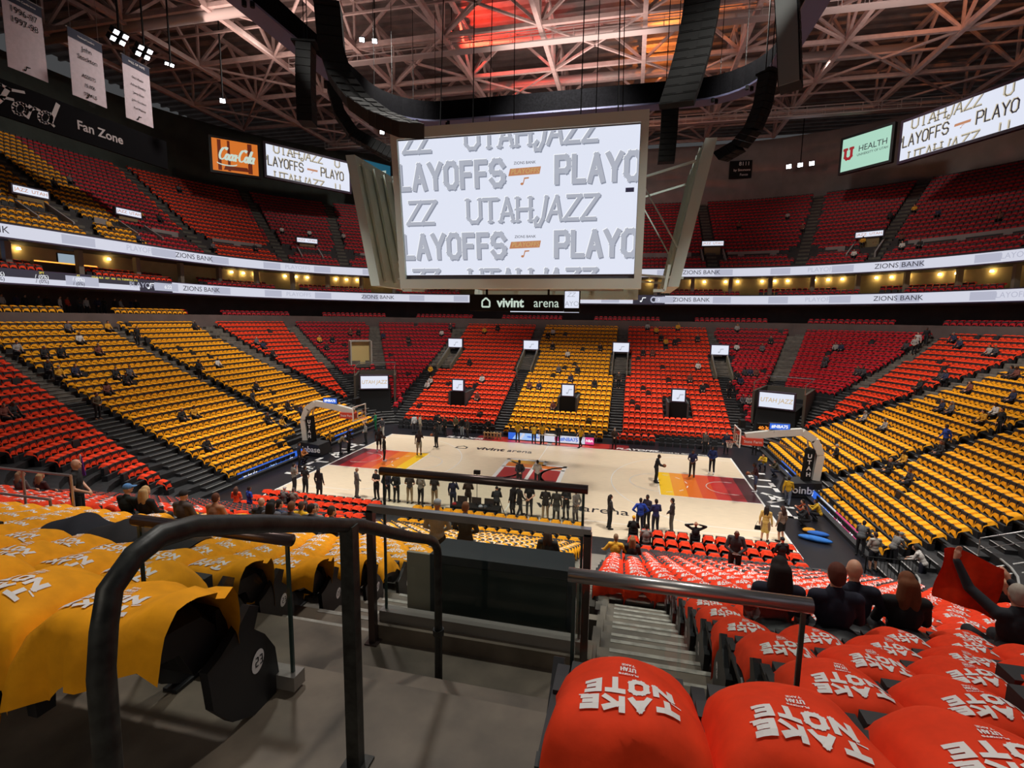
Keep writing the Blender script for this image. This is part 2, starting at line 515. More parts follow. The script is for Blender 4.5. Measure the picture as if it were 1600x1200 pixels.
for s in (1, -1):
    mb = MB()
    fr = (lambda u, v: (15.75 - v, -u, .006)) if False else None
    # letters face the court: bottoms towards the baseline
    if s > 0:
        fr = lambda u, v: (14.72 + v * 1.0, 4.1 - u, .006)
    else:
        fr = lambda u, v: (-14.72 - v * 1.0, -5.0 + u, .006)
    strokes(mb, 'UTAH', .15, .1, 1.55, .95, .65, .3, fr)
    struct(mb.build('floor_lettering', m_white))
    # white border of the apron
    mb = MB(); x = s * 17.55
    band(mb, [(x, -10), (x, 10.4)], .1, .004)
    struct(mb.build('floor_line', m_white))

# ---------------------------------------------------------------- lower bowl terraces
def tread_prof(k0, k1):
    pr = []
    for k in range(k0, k1 + 1):
        d = k * PITCH_D
        pr += [(d - TF, row_z(k)), (d + TB, row_z(k))]
    return pr
def seg(kind, a, b, n):
    return [(kind, t) for t in np.linspace(a, b, n)]
main = [('near', -6.6)] + seg('near', -9, -CXN, 5) + [('nl', t) for t in np.linspace(90, 0, 10)[1:]] + seg('left', -CYN, CYN, 7)[1:] + \
    [('fl', t) for t in np.linspace(0, 90, 10)[1:]] + seg('far', -CXN, CXN, 9)[1:] + [('fr', t) for t in np.linspace(90, 0, 10)[1:]] + seg('right', CYN, -CYN, 7)[1:]
mb = MB()
sweep(mb, main, [(-TF, 0)] + tread_prof(0, 12))
struct(mb.build('floor_retractable_terraces', m_blackfl))
mb = MB()
sweep(mb, main, tread_prof(12, NROW - 1)[0:] + [(21.0, row_z(NROW - 1))])
struct(mb.build('floor_concrete_terraces', m_conc))
# near right corner: bare retractable platforms low down, concrete above
corner = seg('right', -CYN, -CYN, 1) + [('nr', t) for t in np.linspace(0, 90, 10)]
mb = MB(); sweep(mb, corner, [(-TF, 0)] + tread_prof(0, 12)); struct(mb.build('floor_corner_platforms', m_blackfl))
mb = MB(); sweep(mb, corner, tread_prof(12, NROW - 1)); struct(mb.build('floor_corner_terraces', m_conc))
# near side terraces; rows 15-20 leave the stair opening and its side stairs free, rows 21 and up the narrow aisle
VX0, VX1, KV = 3.3, 7.2, 14
def near_prof(k0, k1, lead=None):
    return ([lead] if lead else []) + tread_prof(k0, k1)
for xa, xb in ((-6.6, VX0), (VX1, CXN)):
    mb = MB(); sweep(mb, [('near', xb), ('near', xa)], [(-TF, 0)] + tread_prof(0, 24)); struct(mb.build('floor_near_terraces', m_conc))
mb = MB(); sweep(mb, [('near', VX1), ('near', VX0)], [(-TF, 0)] + tread_prof(0, KV)); struct(mb.build('floor_near_terraces', m_conc))
# nosing strips of the retractable platforms where no seats stand on them
NOSE = []
def nosing(st0, st1, k0, k1, w=.07, lift=0.0):
    mb = MB()
    for k in range(k0, k1 + 1):
        d = k * PITCH_D - TF
        z = row_z(k)
        for a, b in zip(st0, st1):
            (x0, y0), (x1, y1) = bowl(a, d), bowl(b, d)
            (x2, y2), (x3, y3) = bowl(b, d + w), bowl(a, d + w)
            mb.quad((x0, y0, z + .006), (x1, y1, z + .006), (x2, y2, z + .006), (x3, y3, z + .006))
            mb.quad((x0, y0, z + .006), (x1, y1, z + .006), (x1, y1, z - .03), (x0, y0, z - .03))
    return mb
def aisle(name, kind, t, w, k0, k1, half=True, skew=0.0):
    """half steps in an aisle plus the pale nosing of every step"""
    mb = MB()
    for k in range(k0, k1 + 1):
        z = row_z(k)
        d0 = k * PITCH_D
        tt = t + skew * (k - k0) / max(1, k1 - k0)
        def P(off, d, zz):
            if kind in ('far', 'near', 'right', 'left'):
                x, y = bowl((kind, tt + off), d)
            else:
                r = R0 + d
                x, y = bowl((kind, tt + math.degrees(off / r)), d)
            return (x, y, zz)
        h = w / 2
        vs = [P(-h, d0 - .18, z), P(h, d0 - .18, z), P(h, d0 + TB, z), P(-h, d0 + TB, z)]
        up = [(x, y, zz + (row_z(k + 1) - z) / 2) for x, y, zz in vs]
        mb.add(vs + up, [(4, 5, 6, 7), (0, 1, 5, 4), (1, 2, 6, 5), (2, 3, 7, 6), (3, 0, 4, 7)], 0)
        for dd, zz in ((-.18, z + (row_z(k + 1) - z) / 2), (-TF, z)):
            a, b = P(-h, d0 + dd, zz + .004), P(h, d0 + dd, zz + .004)
            c, e = P(h, d0 + dd + .06, zz + .004), P(-h, d0 + dd + .06, zz + .004)
            mb.quad(a, b, c, e, 1)
            mb.quad((a[0], a[1], zz + .004), (b[0], b[1], zz + .004), (b[0], b[1], zz - .045), (a[0], a[1], zz - .045), 1)
    return struct(mb.build(name, [m_blackfl if k1 <= 12 else m_step, m_nose if k1 <= 12 else mat('worn step edge', (.20, .18, .15), .6)]))
AISLES = [('far', -16.1, 1.15), ('far', -5.35, 1.15), ('far', 5.35, 1.15), ('far', 16.0, 1.15), ('fr', 65, 1.2), ('fr', 32, 1.2), ('fr', 3, 1.1),
          ('fl', 58, 1.2), ('fl', 30, 1.2), ('fl', 3, 1.1), ('right', .2, 1.1), ('left', 1.4, 1.1), ('left', -9.0, 1.5), ('near', -6.0, 1.0), ('right', -10.2, .9)]
for kd, t, w in AISLES:
    aisle('floor_aisle_steps', kd, t, w, 0, 12)
    aisle('floor_aisle_steps', kd, t, w, 13, NROW - 1)
aisle('floor_aisle_steps', 'near', 5.45, 1.0, 0, KV)

# ---------------------------------------------------------------- concourse, suites, upper bowl
arcs = [('near', -9), ('near', -CXN)] + [('nl', t) for t in np.linspace(90, 0, 13)[1:]] + seg('left', -CYN, CYN, 5)[1:] + [('fl', t) for t in np.linspace(0, 90, 13)[1:]] + \
    seg('far', -CXN, CXN, 7)[1:] + [('fr', t) for t in np.linspace(90, 0, 13)[1:]] + seg('right', CYN, -CYN, 5)[1:] + [('nr', t) for t in np.linspace(0, 90, 13)[1:]]
ZT = row_z(NROW - 1)
ZC = 10.2            # concourse floor
mb = MB(); sweep(mb, arcs, [(20.85, ZT - .1), (20.85, ZC + .28), (21.0, ZC + .28), (21.0, ZC), (29, ZC)])
struct(mb.build('floor_concourse', m_wallbr))
mb = MB(); sweep(mb, arcs, [(28.5, ZC - .2), (28.5, 12.75), (23.0, 12.75)])
struct(mb.build('wall_concourse', m_wallbr))
mb = MB(); sweep(mb, arcs, [(23.0, 12.45), (23.0, 12.7), (22.95, 12.7), (22.95, 13.85), (23.15, 13.85), (23.15, 13.6), (24.4, 13.6), (24.4, 13.95), (28, 13.95)])
struct(mb.build('floor_suites', m_walldk))
mb = MB(); sweep(mb, arcs, [(26.2, 13.9), (26.2, 16.15)])
struct(mb.build('wall_suites', m_beige))
mb = MB(); sweep(mb, arcs, [(26.3, 16.05), (22.95, 16.05), (22.95, 17.35), (23.2, 17.35), (23.2, 17.0), (23.45, 17.0)])
struct(mb.build('ceiling_suites', m_walldk))
UP, UR, UZ, UD, NUP = .80, .56, 17.05, 23.9, 21
def up_z(k): return UZ + UR * k
pr = []
for k in range(NUP):
    pr += [(UD + k * UP - .5, up_z(k)), (UD + k * UP + .3, up_z(k))]
mb = MB(); sweep(mb, arcs, pr + [(UD + NUP * UP + 1.5, up_z(NUP - 1))])
struct(mb.build('floor_upper_terraces', m_walldk))
mb = MB()
farst = [s for s in arcs if s[0] in ('far', 'fr') or (s[0] == 'fl' and s[1] > 40)]
sweep(mb, [s for s in arcs if s[0] in ('fl', 'left', 'nl')], [(UD + NUP * UP + 1.5, up_z(NUP - 1)), (UD + NUP * UP + 1.5, 38)], 1)
sweep(mb, [('fl', 90)] + seg('far', -CXN, CXN, 7) + [('fr', t) for t in np.linspace(90, 30, 9)], [(UD + NUP * UP + 1.5, up_z(NUP - 1)), (UD + NUP * UP + 1.5, 38)], 0)
sweep(mb, [('fr', t) for t in np.linspace(30, 0, 5)] + seg('right', CYN, -CYN, 5) + [('nr', t) for t in np.linspace(0, 90, 7)], [(UD + NUP * UP + 1.5, up_z(NUP - 1)), (UD + NUP * UP + 1.5, 38)], 1)
struct(mb.build('wall_upper', [m_wallgr, m_walldg]))
UAISLES = [('far', -16.1), ('far', -5.35), ('far', 5.35), ('far', 16.2), ('fr', 68), ('fr', 52), ('fr', 22), ('fl', 70), ('fl', 50), ('fl', 33), ('fl', 12), ('left', 3.5), ('right', 4.0), ('left', -5.5)]
m_ustep = mat('olive step', (.085, .078, .06), .8, noise=.2, scale=3)
for kd, t in UAISLES:
    mb = MB()
    for k in range(NUP):
        z, d0 = up_z(k), UD + k * UP
        def P(off, d, zz):
            if kd in ('far', 'near', 'right', 'left'): x, y = bowl((kd, t + off), d)
            else: x, y = bowl((kd, t + math.degrees(off / (R0 + d))), d)
            return (x, y, zz)
        vs = [P(-.6, d0 - .1, z), P(.6, d0 - .1, z), P(.6, d0 + .3, z), P(-.6, d0 + .3, z)]
        up = [(x, y, zz + UR / 2) for x, y, zz in vs]
        mb.add(vs + up, [(4, 5, 6, 7), (0, 1, 5, 4), (1, 2, 6, 5), (3, 0, 4, 7)])
        mb.quad(P(-.6, d0 - .5, z + .006), P(.6, d0 - .5, z + .006), P(.6, d0 - .1, z + .006), P(-.6, d0 - .1, z + .006))
    struct(mb.build('floor_upper_aisle', m_ustep))

# ---------------------------------------------------------------- roof: deck, purlins, trusses
mb = MB()
mb.box(-66, 66, -14, 66, 42.6, 42.8)
for y in np.arange(-12, 65, 1.6):
    mb.box(-66, 66, y, y + .28, 42.2, 42.6)
struct(mb.build('ceiling', m_deck))
ZB, ZU = 37.3, 41.6
XS = [6.37 + 9.4 * i for i in range(-6, 6)]
TX0, TX1 = -56, 56
YS = [-10 + 8.6 * i for i in range(0, 8)]
def ymax(x): return 10.9 + math.sqrt(max(0, 42.0 ** 2 - max(0, abs(x) - 16.2) ** 2))
def xmax(y): return 16.2 + math.sqrt(max(0, 42.0 ** 2 - max(0, y - 10.9) ** 2))
for i, x in enumerate(XS):
    mb = MB()
    ys = [y for y in YS if y < ymax(x)]
    for z, w in ((ZB, .42), (ZU, .38)):
        mb.beam((x, ys[0], z), (x, ys[-1], z), w, w * 1.15)
    for j, y in enumerate(ys):
        mb.beam((x, y, ZB), (x, y, ZU), .22)
        if j + 1 < len(ys):
            ym = y + 4.3
            mb.beam((x, y, ZB), (x, ym, ZU), .26)
            mb.beam((x, ym, ZU), (x, y + 8.6, ZB), .26)
    side = 'above the stair aisle' if i == 6 else '%s one %s of the stair aisle' % (ordinal(abs(i - 6)), 'west' if i < 6 else 'east')
    tag(mb.build('roof_truss', m_truss), 'pinkish steel roof truss, ' + side, 'truss', 'long roof trusses')
for j, y in enumerate(YS):
    mb = MB()
    xs = [x for x in XS if abs(x) < xmax(y)]
    for z, w in ((ZB + .1, .34), (ZU - .1, .32)):
        mb.beam((xs[0], y, z), (xs[-1], y, z), w, w * 1.1)
    for i in range(len(xs) - 1):
        xm = (xs[i] + xs[i + 1]) / 2
        mb.beam((xs[i], y, ZB + .1), (xm, y, ZU - .1), .24)
        mb.beam((xm, y, ZU - .1), (xs[i + 1], y, ZB + .1), .24)
    tag(mb.build('cross_truss', m_truss), 'pinkish steel cross truss of the roof, %s from the far wall' % ordinal(len(YS) - j), 'truss', 'cross roof trusses')
# flat bracing between bottom chords, one lattice per bay row
for j in range(1, len(YS) - 1):
    mb = MB()
    for i in range(len(XS) - 1):
        if max(abs(XS[i]), abs(XS[i + 1])) > xmax(YS[j + 1]): continue
        if (i + j) % 2 == 0:
            mb.beam((XS[i], YS[j], ZB), (XS[i + 1], YS[j + 1], ZB), .2)
            mb.beam((XS[i + 1], YS[j], ZB), (XS[i], YS[j + 1], ZB), .2)
        ym = (YS[j] + YS[j + 1]) / 2
        mb.beam((XS[i], ym, ZB + .5), (XS[i + 1], ym, ZB + .5), .18)
    tag(mb.build('roof_bracing', m_truss), 'thin crossed roof bracing in the %s bay from the far wall' % ordinal(len(YS) - 1 - j), 'bracing', 'roof bracing')
for k, (y, z, x0, x1) in enumerate(((16.5, 36.3, -30, 34), (38.0, 35.6, -40, 44), (2.0, 36.2, 16, 48))):
    mb = MB()
    mb.box(x0, x1, y, y + .9, z, z + .12)
    for yy in (y, y + .9):
        mb.beam((x0, yy, z + 1.05), (x1, yy, z + 1.05), .07)
        mb.beam((x0, yy, z + .55), (x1, yy, z + .55), .05)
    for x in np.arange(x0, x1 + .1, 2.0):
        for yy in (y, y + .9):
            mb.beam((x, yy, z), (x, yy, z + 1.05), .05)
    tag(mb.build('catwalk', m_duct), 'steel catwalk with rails under the roof, ' + ['above the far front rows', 'near the far wall', 'towards the east stands'][k], 'catwalk', 'roof catwalks')
for k, (p, q, r) in enumerate((((-30, 30, 38.6), (34, 30, 38.6), .55), ((-14, 22, 39.4), (20, 22, 39.4), .5), ((20, 6, 38.8), (52, 6, 38.8), .45), ((-52, 8, 37.2), (-28, 8, 37.2), .5))):
    mb = MB(); mb.tube([p, q], r, 14)
    tag(mb.build('air_duct', m_duct, smooth=True), 'round metal air duct between roof trusses, ' + ['long one by the far wall', 'over the far stand', 'over the east stand', 'over the banners'][k], 'duct', 'roof ducts')

# ---------------------------------------------------------------- lit displays and signs
e_white = mat('led white', (.78, .80, .93), emit=.80)
e_scr = mat('screen pale blue', (.78, .82, .95), emit=.95)
e_face = mat('screen letter grey', (.50, .53, .62), emit=.82)
e_lo = mat('screen letter shade', (.30, .33, .42), emit=.82)
e_hi = mat('screen letter light', (.95, .97, 1.0), emit=1.0)
e_navy = mat('led navy', (.03, .03, .07), emit=.6)
e_grey = mat('led faint grey', (.56, .58, .72), emit=.78)
e_dark = mat('led off', (.02, .02, .04), emit=.8)
e_ink = mat('led ink', (.02, .02, .04), emit=.6)
e_yel = mat('led yellow', (.9, .75, .1), emit=1.0)
e_gold = mat('led gold', (.62, .42, .16), emit=.9)
e_copper = mat('led copper', (.55, .24, .12), emit=.9)
e_blue = mat('led blue', (.02, .12, .62), emit=1.1)
e_lblue = mat('led light blue', (.35, .55, .92), emit=1.0)
e_mag = mat('led magenta', (.72, .05, .22), emit=1.0)
e_mint = mat('screen mint', (.46, .78, .62), emit=.85)
e_crim = mat('screen crimson', (.45, .02, .03), emit=.7)
e_teal = mat('screen deep teal', (.01, .10, .16), emit=.8)
e_org = mat('screen amber', (.85, .22, .03), emit=.75)
e_brn = mat('screen dark brown', (.20, .03, .01), emit=.6)
e_sign = mat('sign white letters', (.72, .86, .74), emit=.75)
e_lamp = mat('floodlight lens', (.93, .93, 1.0), emit=14)
e_warm = mat('warm lamp', (1.0, .72, .25), emit=30)
e_redl = mat('red lamp lens', (1.0, .06, .03), emit=12)
e_orgl = mat('orange lamp lens', (1.0, .35, .04), emit=9)

def frame_of(p0, p1, zb, off=0.0):
    """frame on an upright board from p0 to p1 (left to right as seen from the court); u to the right, v up in metres, w outwards"""
    x = Vector((p1[0] - p0[0], p1[1] - p0[1], 0)); L = x.length; x.normalize()
    n = Vector((x.y, -x.x, 0))
    return (lambda u, v, w=0.0: tuple(Vector((p0[0], p0[1], zb)) + x * u + Vector((0, 0, v)) + n * (w + off))), L, x, n

def arcpts(cx, cy, rx, ry, a0, a1, n=10):
    return [(cx + rx * math.cos(math.radians(a0 + (a1 - a0) * i / n)), cy + ry * math.sin(math.radians(a0 + (a1 - a0) * i / n))) for i in range(n + 1)]
SCRIPT = {
 'C': ([arcpts(.42, .5, .40, .5, 50, 315, 12), [(.68, .88), (.72, 1.02), (.52, 1.04)]], .80),
 'o': ([arcpts(.22, .25, .20, .25, 0, 360, 12)], .46),
 'c': ([arcpts(.24, .25, .20, .25, 45, 320, 9)], .44),
 'a': ([arcpts(.22, .25, .20, .25, 0, 360, 12), [(.44, .5), (.43, .1), (.55, 0)]], .56),
 'l': ([[(.02, .05), (.12, .95), (.20, 1.0), (.16, .6), (.08, .08), (.2, 0)]], .26),
 '-': ([[(.0, .3), (.22, .34)]], .26),
 'F': ([[(-.02, .74), (.10, .92), (.3, .96), (.6, .9), (1.0, 1.0)], [(.52, .92), (.42, .4), (.28, .08), (.08, .0), (-.06, .12)], [(.22, .46), (.74, .52)]], .80),
 'r': ([[(.02, 0), (.06, .5)], [(.05, .32), (.2, .5), (.36, .46)]], .38),
 'd': ([arcpts(.22, .25, .20, .25, 0, 360, 12), [(.52, 1.02), (.43, .1), (.56, 0)]], .6),
}
def script(mb, word, x, y, h, th, fr, m=0, slant=.25, sx=1.0):
    for ch in word:
        lines, w = SCRIPT[ch]
        for ln_ in lines:
            pts = [(x + h * sx * px + slant * h * py, y + h * py) for px, py in ln_]
            for (ax, ay), (bx, by) in zip(pts, pts[1:]):
                l = math.hypot(bx - ax, by - ay) or 1
                t = th * (1.25 if abs(by - ay) > abs(bx - ax) else .75)
                ex, ey = (bx - ax) / l * th * .3, (by - ay) / l * th * .3
                nx, ny = -(by - ay) / l * t * .5, (bx - ax) / l * t * .5
                mb.quad(fr(ax - ex + nx, ay - ey + ny), fr(ax - ex - nx, ay - ey - ny), fr(bx + ex - nx, by + ey - ny), fr(bx + ex + nx, by + ey + ny), m)
        x += h * sx * w
    return x

def utahjazz(mb, x, y, h, fr, m, th):
    """the serif word pair, J with a long curl under the baseline"""
    w = h * .62
    x = strokes(mb, 'UTAH', x, y, w, h, h * .20, th, fr, m, serif=h * .15)
    strokes(mb, 'J', x + h * .02, y, w, h, 0, th, fr, m, slant=.12, serif=h * .1)
    x += h * .62
    return strokes(mb, 'AZZ', x, y, w, h, h * .17, th, fr, m, slant=.12, serif=h * .06)
def note(mb, x, y, h, fr, m):
    """music note mark"""
    mb.add([fr(x + .22 * h * math.cos(a), y + .2 * h + .17 * h * math.sin(a)) for a in np.linspace(0, 2 * PI, 13)[:-1]], [tuple(range(12))], m)
    for q in (((x + .1 * h, y + .2 * h), (x + .24 * h, y + .2 * h), (x + .46 * h, y + h), (x + .32 * h, y + h)),
              ((x + .28 * h, y + .8 * h), (x + .98 * h, y + .86 * h), (x + 1.02 * h, y + 1.04 * h), (x + .3 * h, y + h))):
        mb.quad(*[fr(*p) for p in q], m)

def build_runs(out, runs, name, m, parent, gap=.40):
    """link the clipped polygons, one mesh per run of letters that stand close together"""
    order = sorted(range(len(runs)), key=lambda i: runs[i][0])
    groups, hi = [], -1e9
    for i in order:
        if runs[i][0] > hi + gap: groups.append([])
        groups[-1].append(i); hi = max(hi, runs[i][1])
    o = None
    for gr in groups:
        mb = MB()
        for i in gr: mb.add([out.v[j] for j in out.f[i]], [tuple(range(len(out.f[i])))])
        o = mb.build(name, m, parent)
    return o if o is not None else {}
# ---- hanging scoreboard
sb = thing('scoreboard', 'huge grey-framed scoreboard hanging over centre court with a pale screen', 'scoreboard', (0.25, 0, 0))
def panel(cx, cy, half_w, z0, z1, tilt, ang, depth, bez):
    """tilted display panel with frame; returns frame function in world coordinates"""
    n = Vector((math.cos(ang), math.sin(ang), 0))
    x = Vector((-n.y, n.x, 0))
    def fr(u, v, w=0.0):
        t = v / (z1 - z0)
        return Vector((cx, cy, z0)) + x * u + Vector((0, 0, v)) + n * (w + tilt * (t - .5))
    return fr, x, n
def loc(fr, root):
    o = Vector(root.location)
    return lambda u, v, w=0.0: tuple(fr(u, v, w) - o)
H = 8.05
for ang, cx, cy, hw, nm in ((-PI / 2, .25, -7.5, 6.5, 'court-side'), (PI / 2, .25, 7.5, 6.5, 'far'), (0, 9.55, 1.0, 3.6, 'east'), (PI, -10.6, 0.0, 3.6, 'west')):
    fr, x, n = panel(cx, cy, hw, 12.12 if abs(ang) == PI / 2 else 12.5, 20.17, 1.0 if abs(ang) == PI / 2 else 1.5, ang, .5, .4)
    f = loc(fr, sb)
    mb = MB()
    t = .36
    for (u0, u1, v0, v1) in ((-hw, hw, 0, .5), (-hw, hw, H - .5, H), (-hw, -hw + t, .5, H - .5), (hw - t, hw, .5, H - .5)):
        p = [f(u0, v0, -.5), f(u1, v0, -.5), f(u1, v1, -.5), f(u0, v1, -.5), f(u0, v0, .12), f(u1, v0, .12), f(u1, v1, .12), f(u0, v1, .12)]
        mb.add(p, BOXF)
    mb.quad(f(-hw + t, .5, -.45), f(hw - t, .5, -.45), f(hw - t, H - .5, -.45), f(-hw + t, H - .5, -.45))
    for q in np.linspace(-hw + .8, hw - .8, 5):     # stiffening ribs behind
        mb.beam(f(q, .3, -.6), f(q, H - .3, -.6), .16, .3)
    mb.build('frame', m_frame, sb)
    mb = MB()
    mb.add([f(-hw + t, .5, -.3), f(hw - t, .5, -.3), f(hw - t, H - .5, -.3), f(-hw + t, H - .5, -.3), f(-hw + t, .5, -.02), f(hw - t, .5, -.02), f(hw - t, H - .5, -.02), f(-hw + t, H - .5, -.02)], BOXF)
    scr_ = mb.build('screen_housing', mat('screen bezel', (.05, .045, .055), .5), sb)
    mb = MB()
    mb.quad(f(-hw + t + .02, .72, .0), f(hw - t - .02, .72, .0), f(hw - t - .02, H - .56, .0), f(-hw + t + .02, H - .56, .0))
    o = mb.build('screen', e_scr, scr_)
    o['label'] = 'pale blue lit screen of the %s face' % nm
    if nm == 'court-side':
        # rows of embossed words as the screen shows them, cut off at its edges
        xs0, xs1, ys0, ys1 = -hw + t + .03, hw - t - .03, .74, H - .58
        def clip_build(name, layer_dx, layer_dy, wofs, m, draw):
            g = MB()
            draw(g, lambda u, v: (u + layer_dx, v + layer_dy))
            out = MB(); runs = []
            for face in g.f:
                poly = [g.v[i][:2] for i in face]
                for axis, lim, sgn in ((0, xs0, 1), (0, xs1, -1), (1, ys0, 1), (1, ys1, -1)):
                    new = []
                    for a, b in zip(poly, poly[1:] + poly[:1]):
                        ia, ib = sgn * (a[axis] - lim) >= 0, sgn * (b[axis] - lim) >= 0
                        if ia: new.append(a)
                        if ia != ib:
                            k = (lim - a[axis]) / (b[axis] - a[axis])
                            new.append((a[0] + (b[0] - a[0]) * k, a[1] + (b[1] - a[1]) * k))
                    poly = new
                    if len(poly) < 3: break
                if len(poly) >= 3:
                    out.add([f(u, v, wofs) for u, v in poly], [tuple(range(len(poly)))]); runs.append((min(q[0] for q in poly), max(q[0] for q in poly)))
            return build_runs(out, [p_ for p_ in runs], name, m, scr_)
        WORDS = [('PLAYOFFS', -7.02, r) for r in (5.15, 1.65)] + [('PLAYO', 2.20, r) for r in (5.15, 1.65)] + [('JAZZ', -2.45, r) for r in (6.92, 3.4, -.1)] + [('ZZ', -5.85, r) for r in (6.92, 3.4, -.1)]
        for wd, x0_, row_ in WORDS:
            def one(g, fr2):
                fr3 = lambda u, v: (*fr2(u, v), 0)
                if wd == 'JAZZ': utahjazz(g, x0_, row_, 1.08, fr3, 0, .17)
                elif wd == 'ZZ': strokes(g, 'ZZ', x0_, row_, .68, 1.08, .14, .17, fr3, slant=.12, serif=.06)
                else: strokes(g, wd, x0_, row_, .60, 1.12, .28 if wd == 'PLAYOFFS' else .26, .24, fr3)
            clip_build('lettering_shade', .05, -.06, .006, e_lo, one)
            clip_build('lettering_highlight', -.03, .03, .010, e_hi, one)
            clip_build('screen_lettering', 0, 0, .014, e_face, one)
        for row in (5.05, 1.55):
            def marks(g, fr2):
                fr3 = lambda u, v: (*fr2(u, v), 0)
                g.quad(fr3(-.25, row + .48), fr3(1.35, row + .52), fr3(1.42, row + .86), fr3(-.15, row + .82))
                note(g, .45, row + .02, .36, fr3, 0)
            clip_build('screen_mark', 0, 0, .012, e_copper, marks)['label'] = 'small copper playoff mark between the words'
        yv = Vector(f(0, 1, 0)) - Vector(f(0, 0, 0))
        for row in (5.05, 1.55):
            text('PLAYOFFS', .34, e_gold, Vector(f(.6, row + .67, .02)) + Vector(sb.location), x, yv, sb, 'screen_caption', shear=.2, extrude=.001, sx=.95)
            text('ZIONS BANK', .19, e_ink, Vector(f(.6, row + 1.06, .02)) + Vector(sb.location), x, yv, sb, 'screen_caption', extrude=.001)
        mb = MB(); mb.quad(f(5.55, 4.55, .014), f(5.95, 4.55, .014), f(5.95, 4.75, .014), f(5.55, 4.75, .014))
        mb.build('dead_tile', e_navy, scr_)['label'] = 'small dark dead tile near the edge of the screen'
# core between the panels, hangers, and the lower sign
mb = MB()
mb.box(-6.2, 6.2, -6.2, 6.2, 13.4, 19.0)
mb.box(-5.4, 5.4, -5.6, 5.6, 12.7, 13.4)
mb.build('core', mat('scoreboard core', (.16, .16, .145), .7), sb)
for sx in (-1, 1):
    for yy in (-2.5, 2.5):
        mb = MB()
        mb.beam((sx * 6.2, yy, 13.2), (sx * 8.9, yy, 13.0), .12)
        mb.beam((sx * 6.2, yy, 18.6), (sx * 9.2, yy, 19.4), .12)
        mb.beam((sx * 6.2, yy, 18.6), (sx * 8.9, yy, 14.0), .08)
        mb.build('bracket', m_frame, sb)
    mb = MB(); mb.beam((sx * 8.0, -4.0, 13.6), (sx * 7.8, -4.0, 12.2), .16); mb.beam((sx * 7.8, -4, 12.2), (sx * 7.2, -4, 12.2), .16)
    mb.build('hook', m_frame, sb)
for sx in (-5, 5):
    for sy in (-5, 5):
        mb = MB(); mb.tube([(sx, sy, 19), (sx * .9, sy * .9, 41)], .03, 6); mb.build('hanger_cable', m_blk, sb)
        mb = MB(); mb.tube([(sx * .6, sy, 19), (sx * .6, sy * .9, 41)], .03, 6); mb.build('hanger_cable', m_blk, sb)
sg = MB(); sg.box(-4.1, 1.95, -2.1, -1.7, 11.02, 12.05); sg.beam((-3, -1.9, 12), (-3, -1.9, 12.8), .12); sg.beam((1, -1.9, 12), (1, -1.9, 12.8), .12)
sign = sg.build('name_sign', m_blk, sb); sign['label'] = 'black sign with white arena name under the screen'
text('vivint', .80, e_sign, (-1.15, -2.12, 11.52), (1, 0, 0), (0, 0, 1), sb, 'sign_lettering', bold=.025)
text('arena', .80, e_sign, (1.15, -2.12, 11.52), (1, 0, 0), (0, 0, 1), sb, 'sign_lettering', sx=.9)
mb = MB()
fr = lambda u, v: (u - .25, -2.115, v)
band2 = [(-3.0, 11.27), (-2.5, 11.27), (-2.5, 11.62), (-2.75, 11.83), (-3.0, 11.62), (-3.0, 11.27)]
for a, b in zip(band2, band2[1:]):
    l = math.hypot(b[0] - a[0], b[1] - a[1]); nx, ny = -(b[1] - a[1]) / l * .05, (b[0] - a[0]) / l * .05
    mb.quad(fr(a[0] + nx, a[1] + ny), fr(a[0] - nx, a[1] - ny), fr(b[0] - nx, b[1] - ny), fr(b[0] + nx, b[1] + ny))
mb.build('house_mark', e_sign, sb)
mb = MB(); mb.box(1.98, 2.95, -1.9, -1.6, 11.0, 12.3); mb.box(-1.6, 2.95, -1.65, -1.4, 10.95, 11.1)
u = mb.build('lower_display', m_blk, sb)
mb = MB(); mb.quad((2.02, -1.91, 11.25), (2.9, -1.91, 11.25), (2.9, -1.91, 12.27), (2.02, -1.91, 12.27)); mb.quad((-1.5, -1.66, 10.97), (2.9, -1.66, 10.97), (2.9, -1.66, 11.09), (-1.5, -1.66, 11.09))
mb.build('screen', e_scr, u)
text('ZZ', .38, e_face, (2.65, -1.93, 12.05), (1, 0, 0), (0, 0, 1), sb, 'sign_lettering', shear=.3)
text('AYO', .42, e_face, (2.72, -1.93, 11.5), (1, 0, 0), (0, 0, 1), sb, 'sign_lettering')

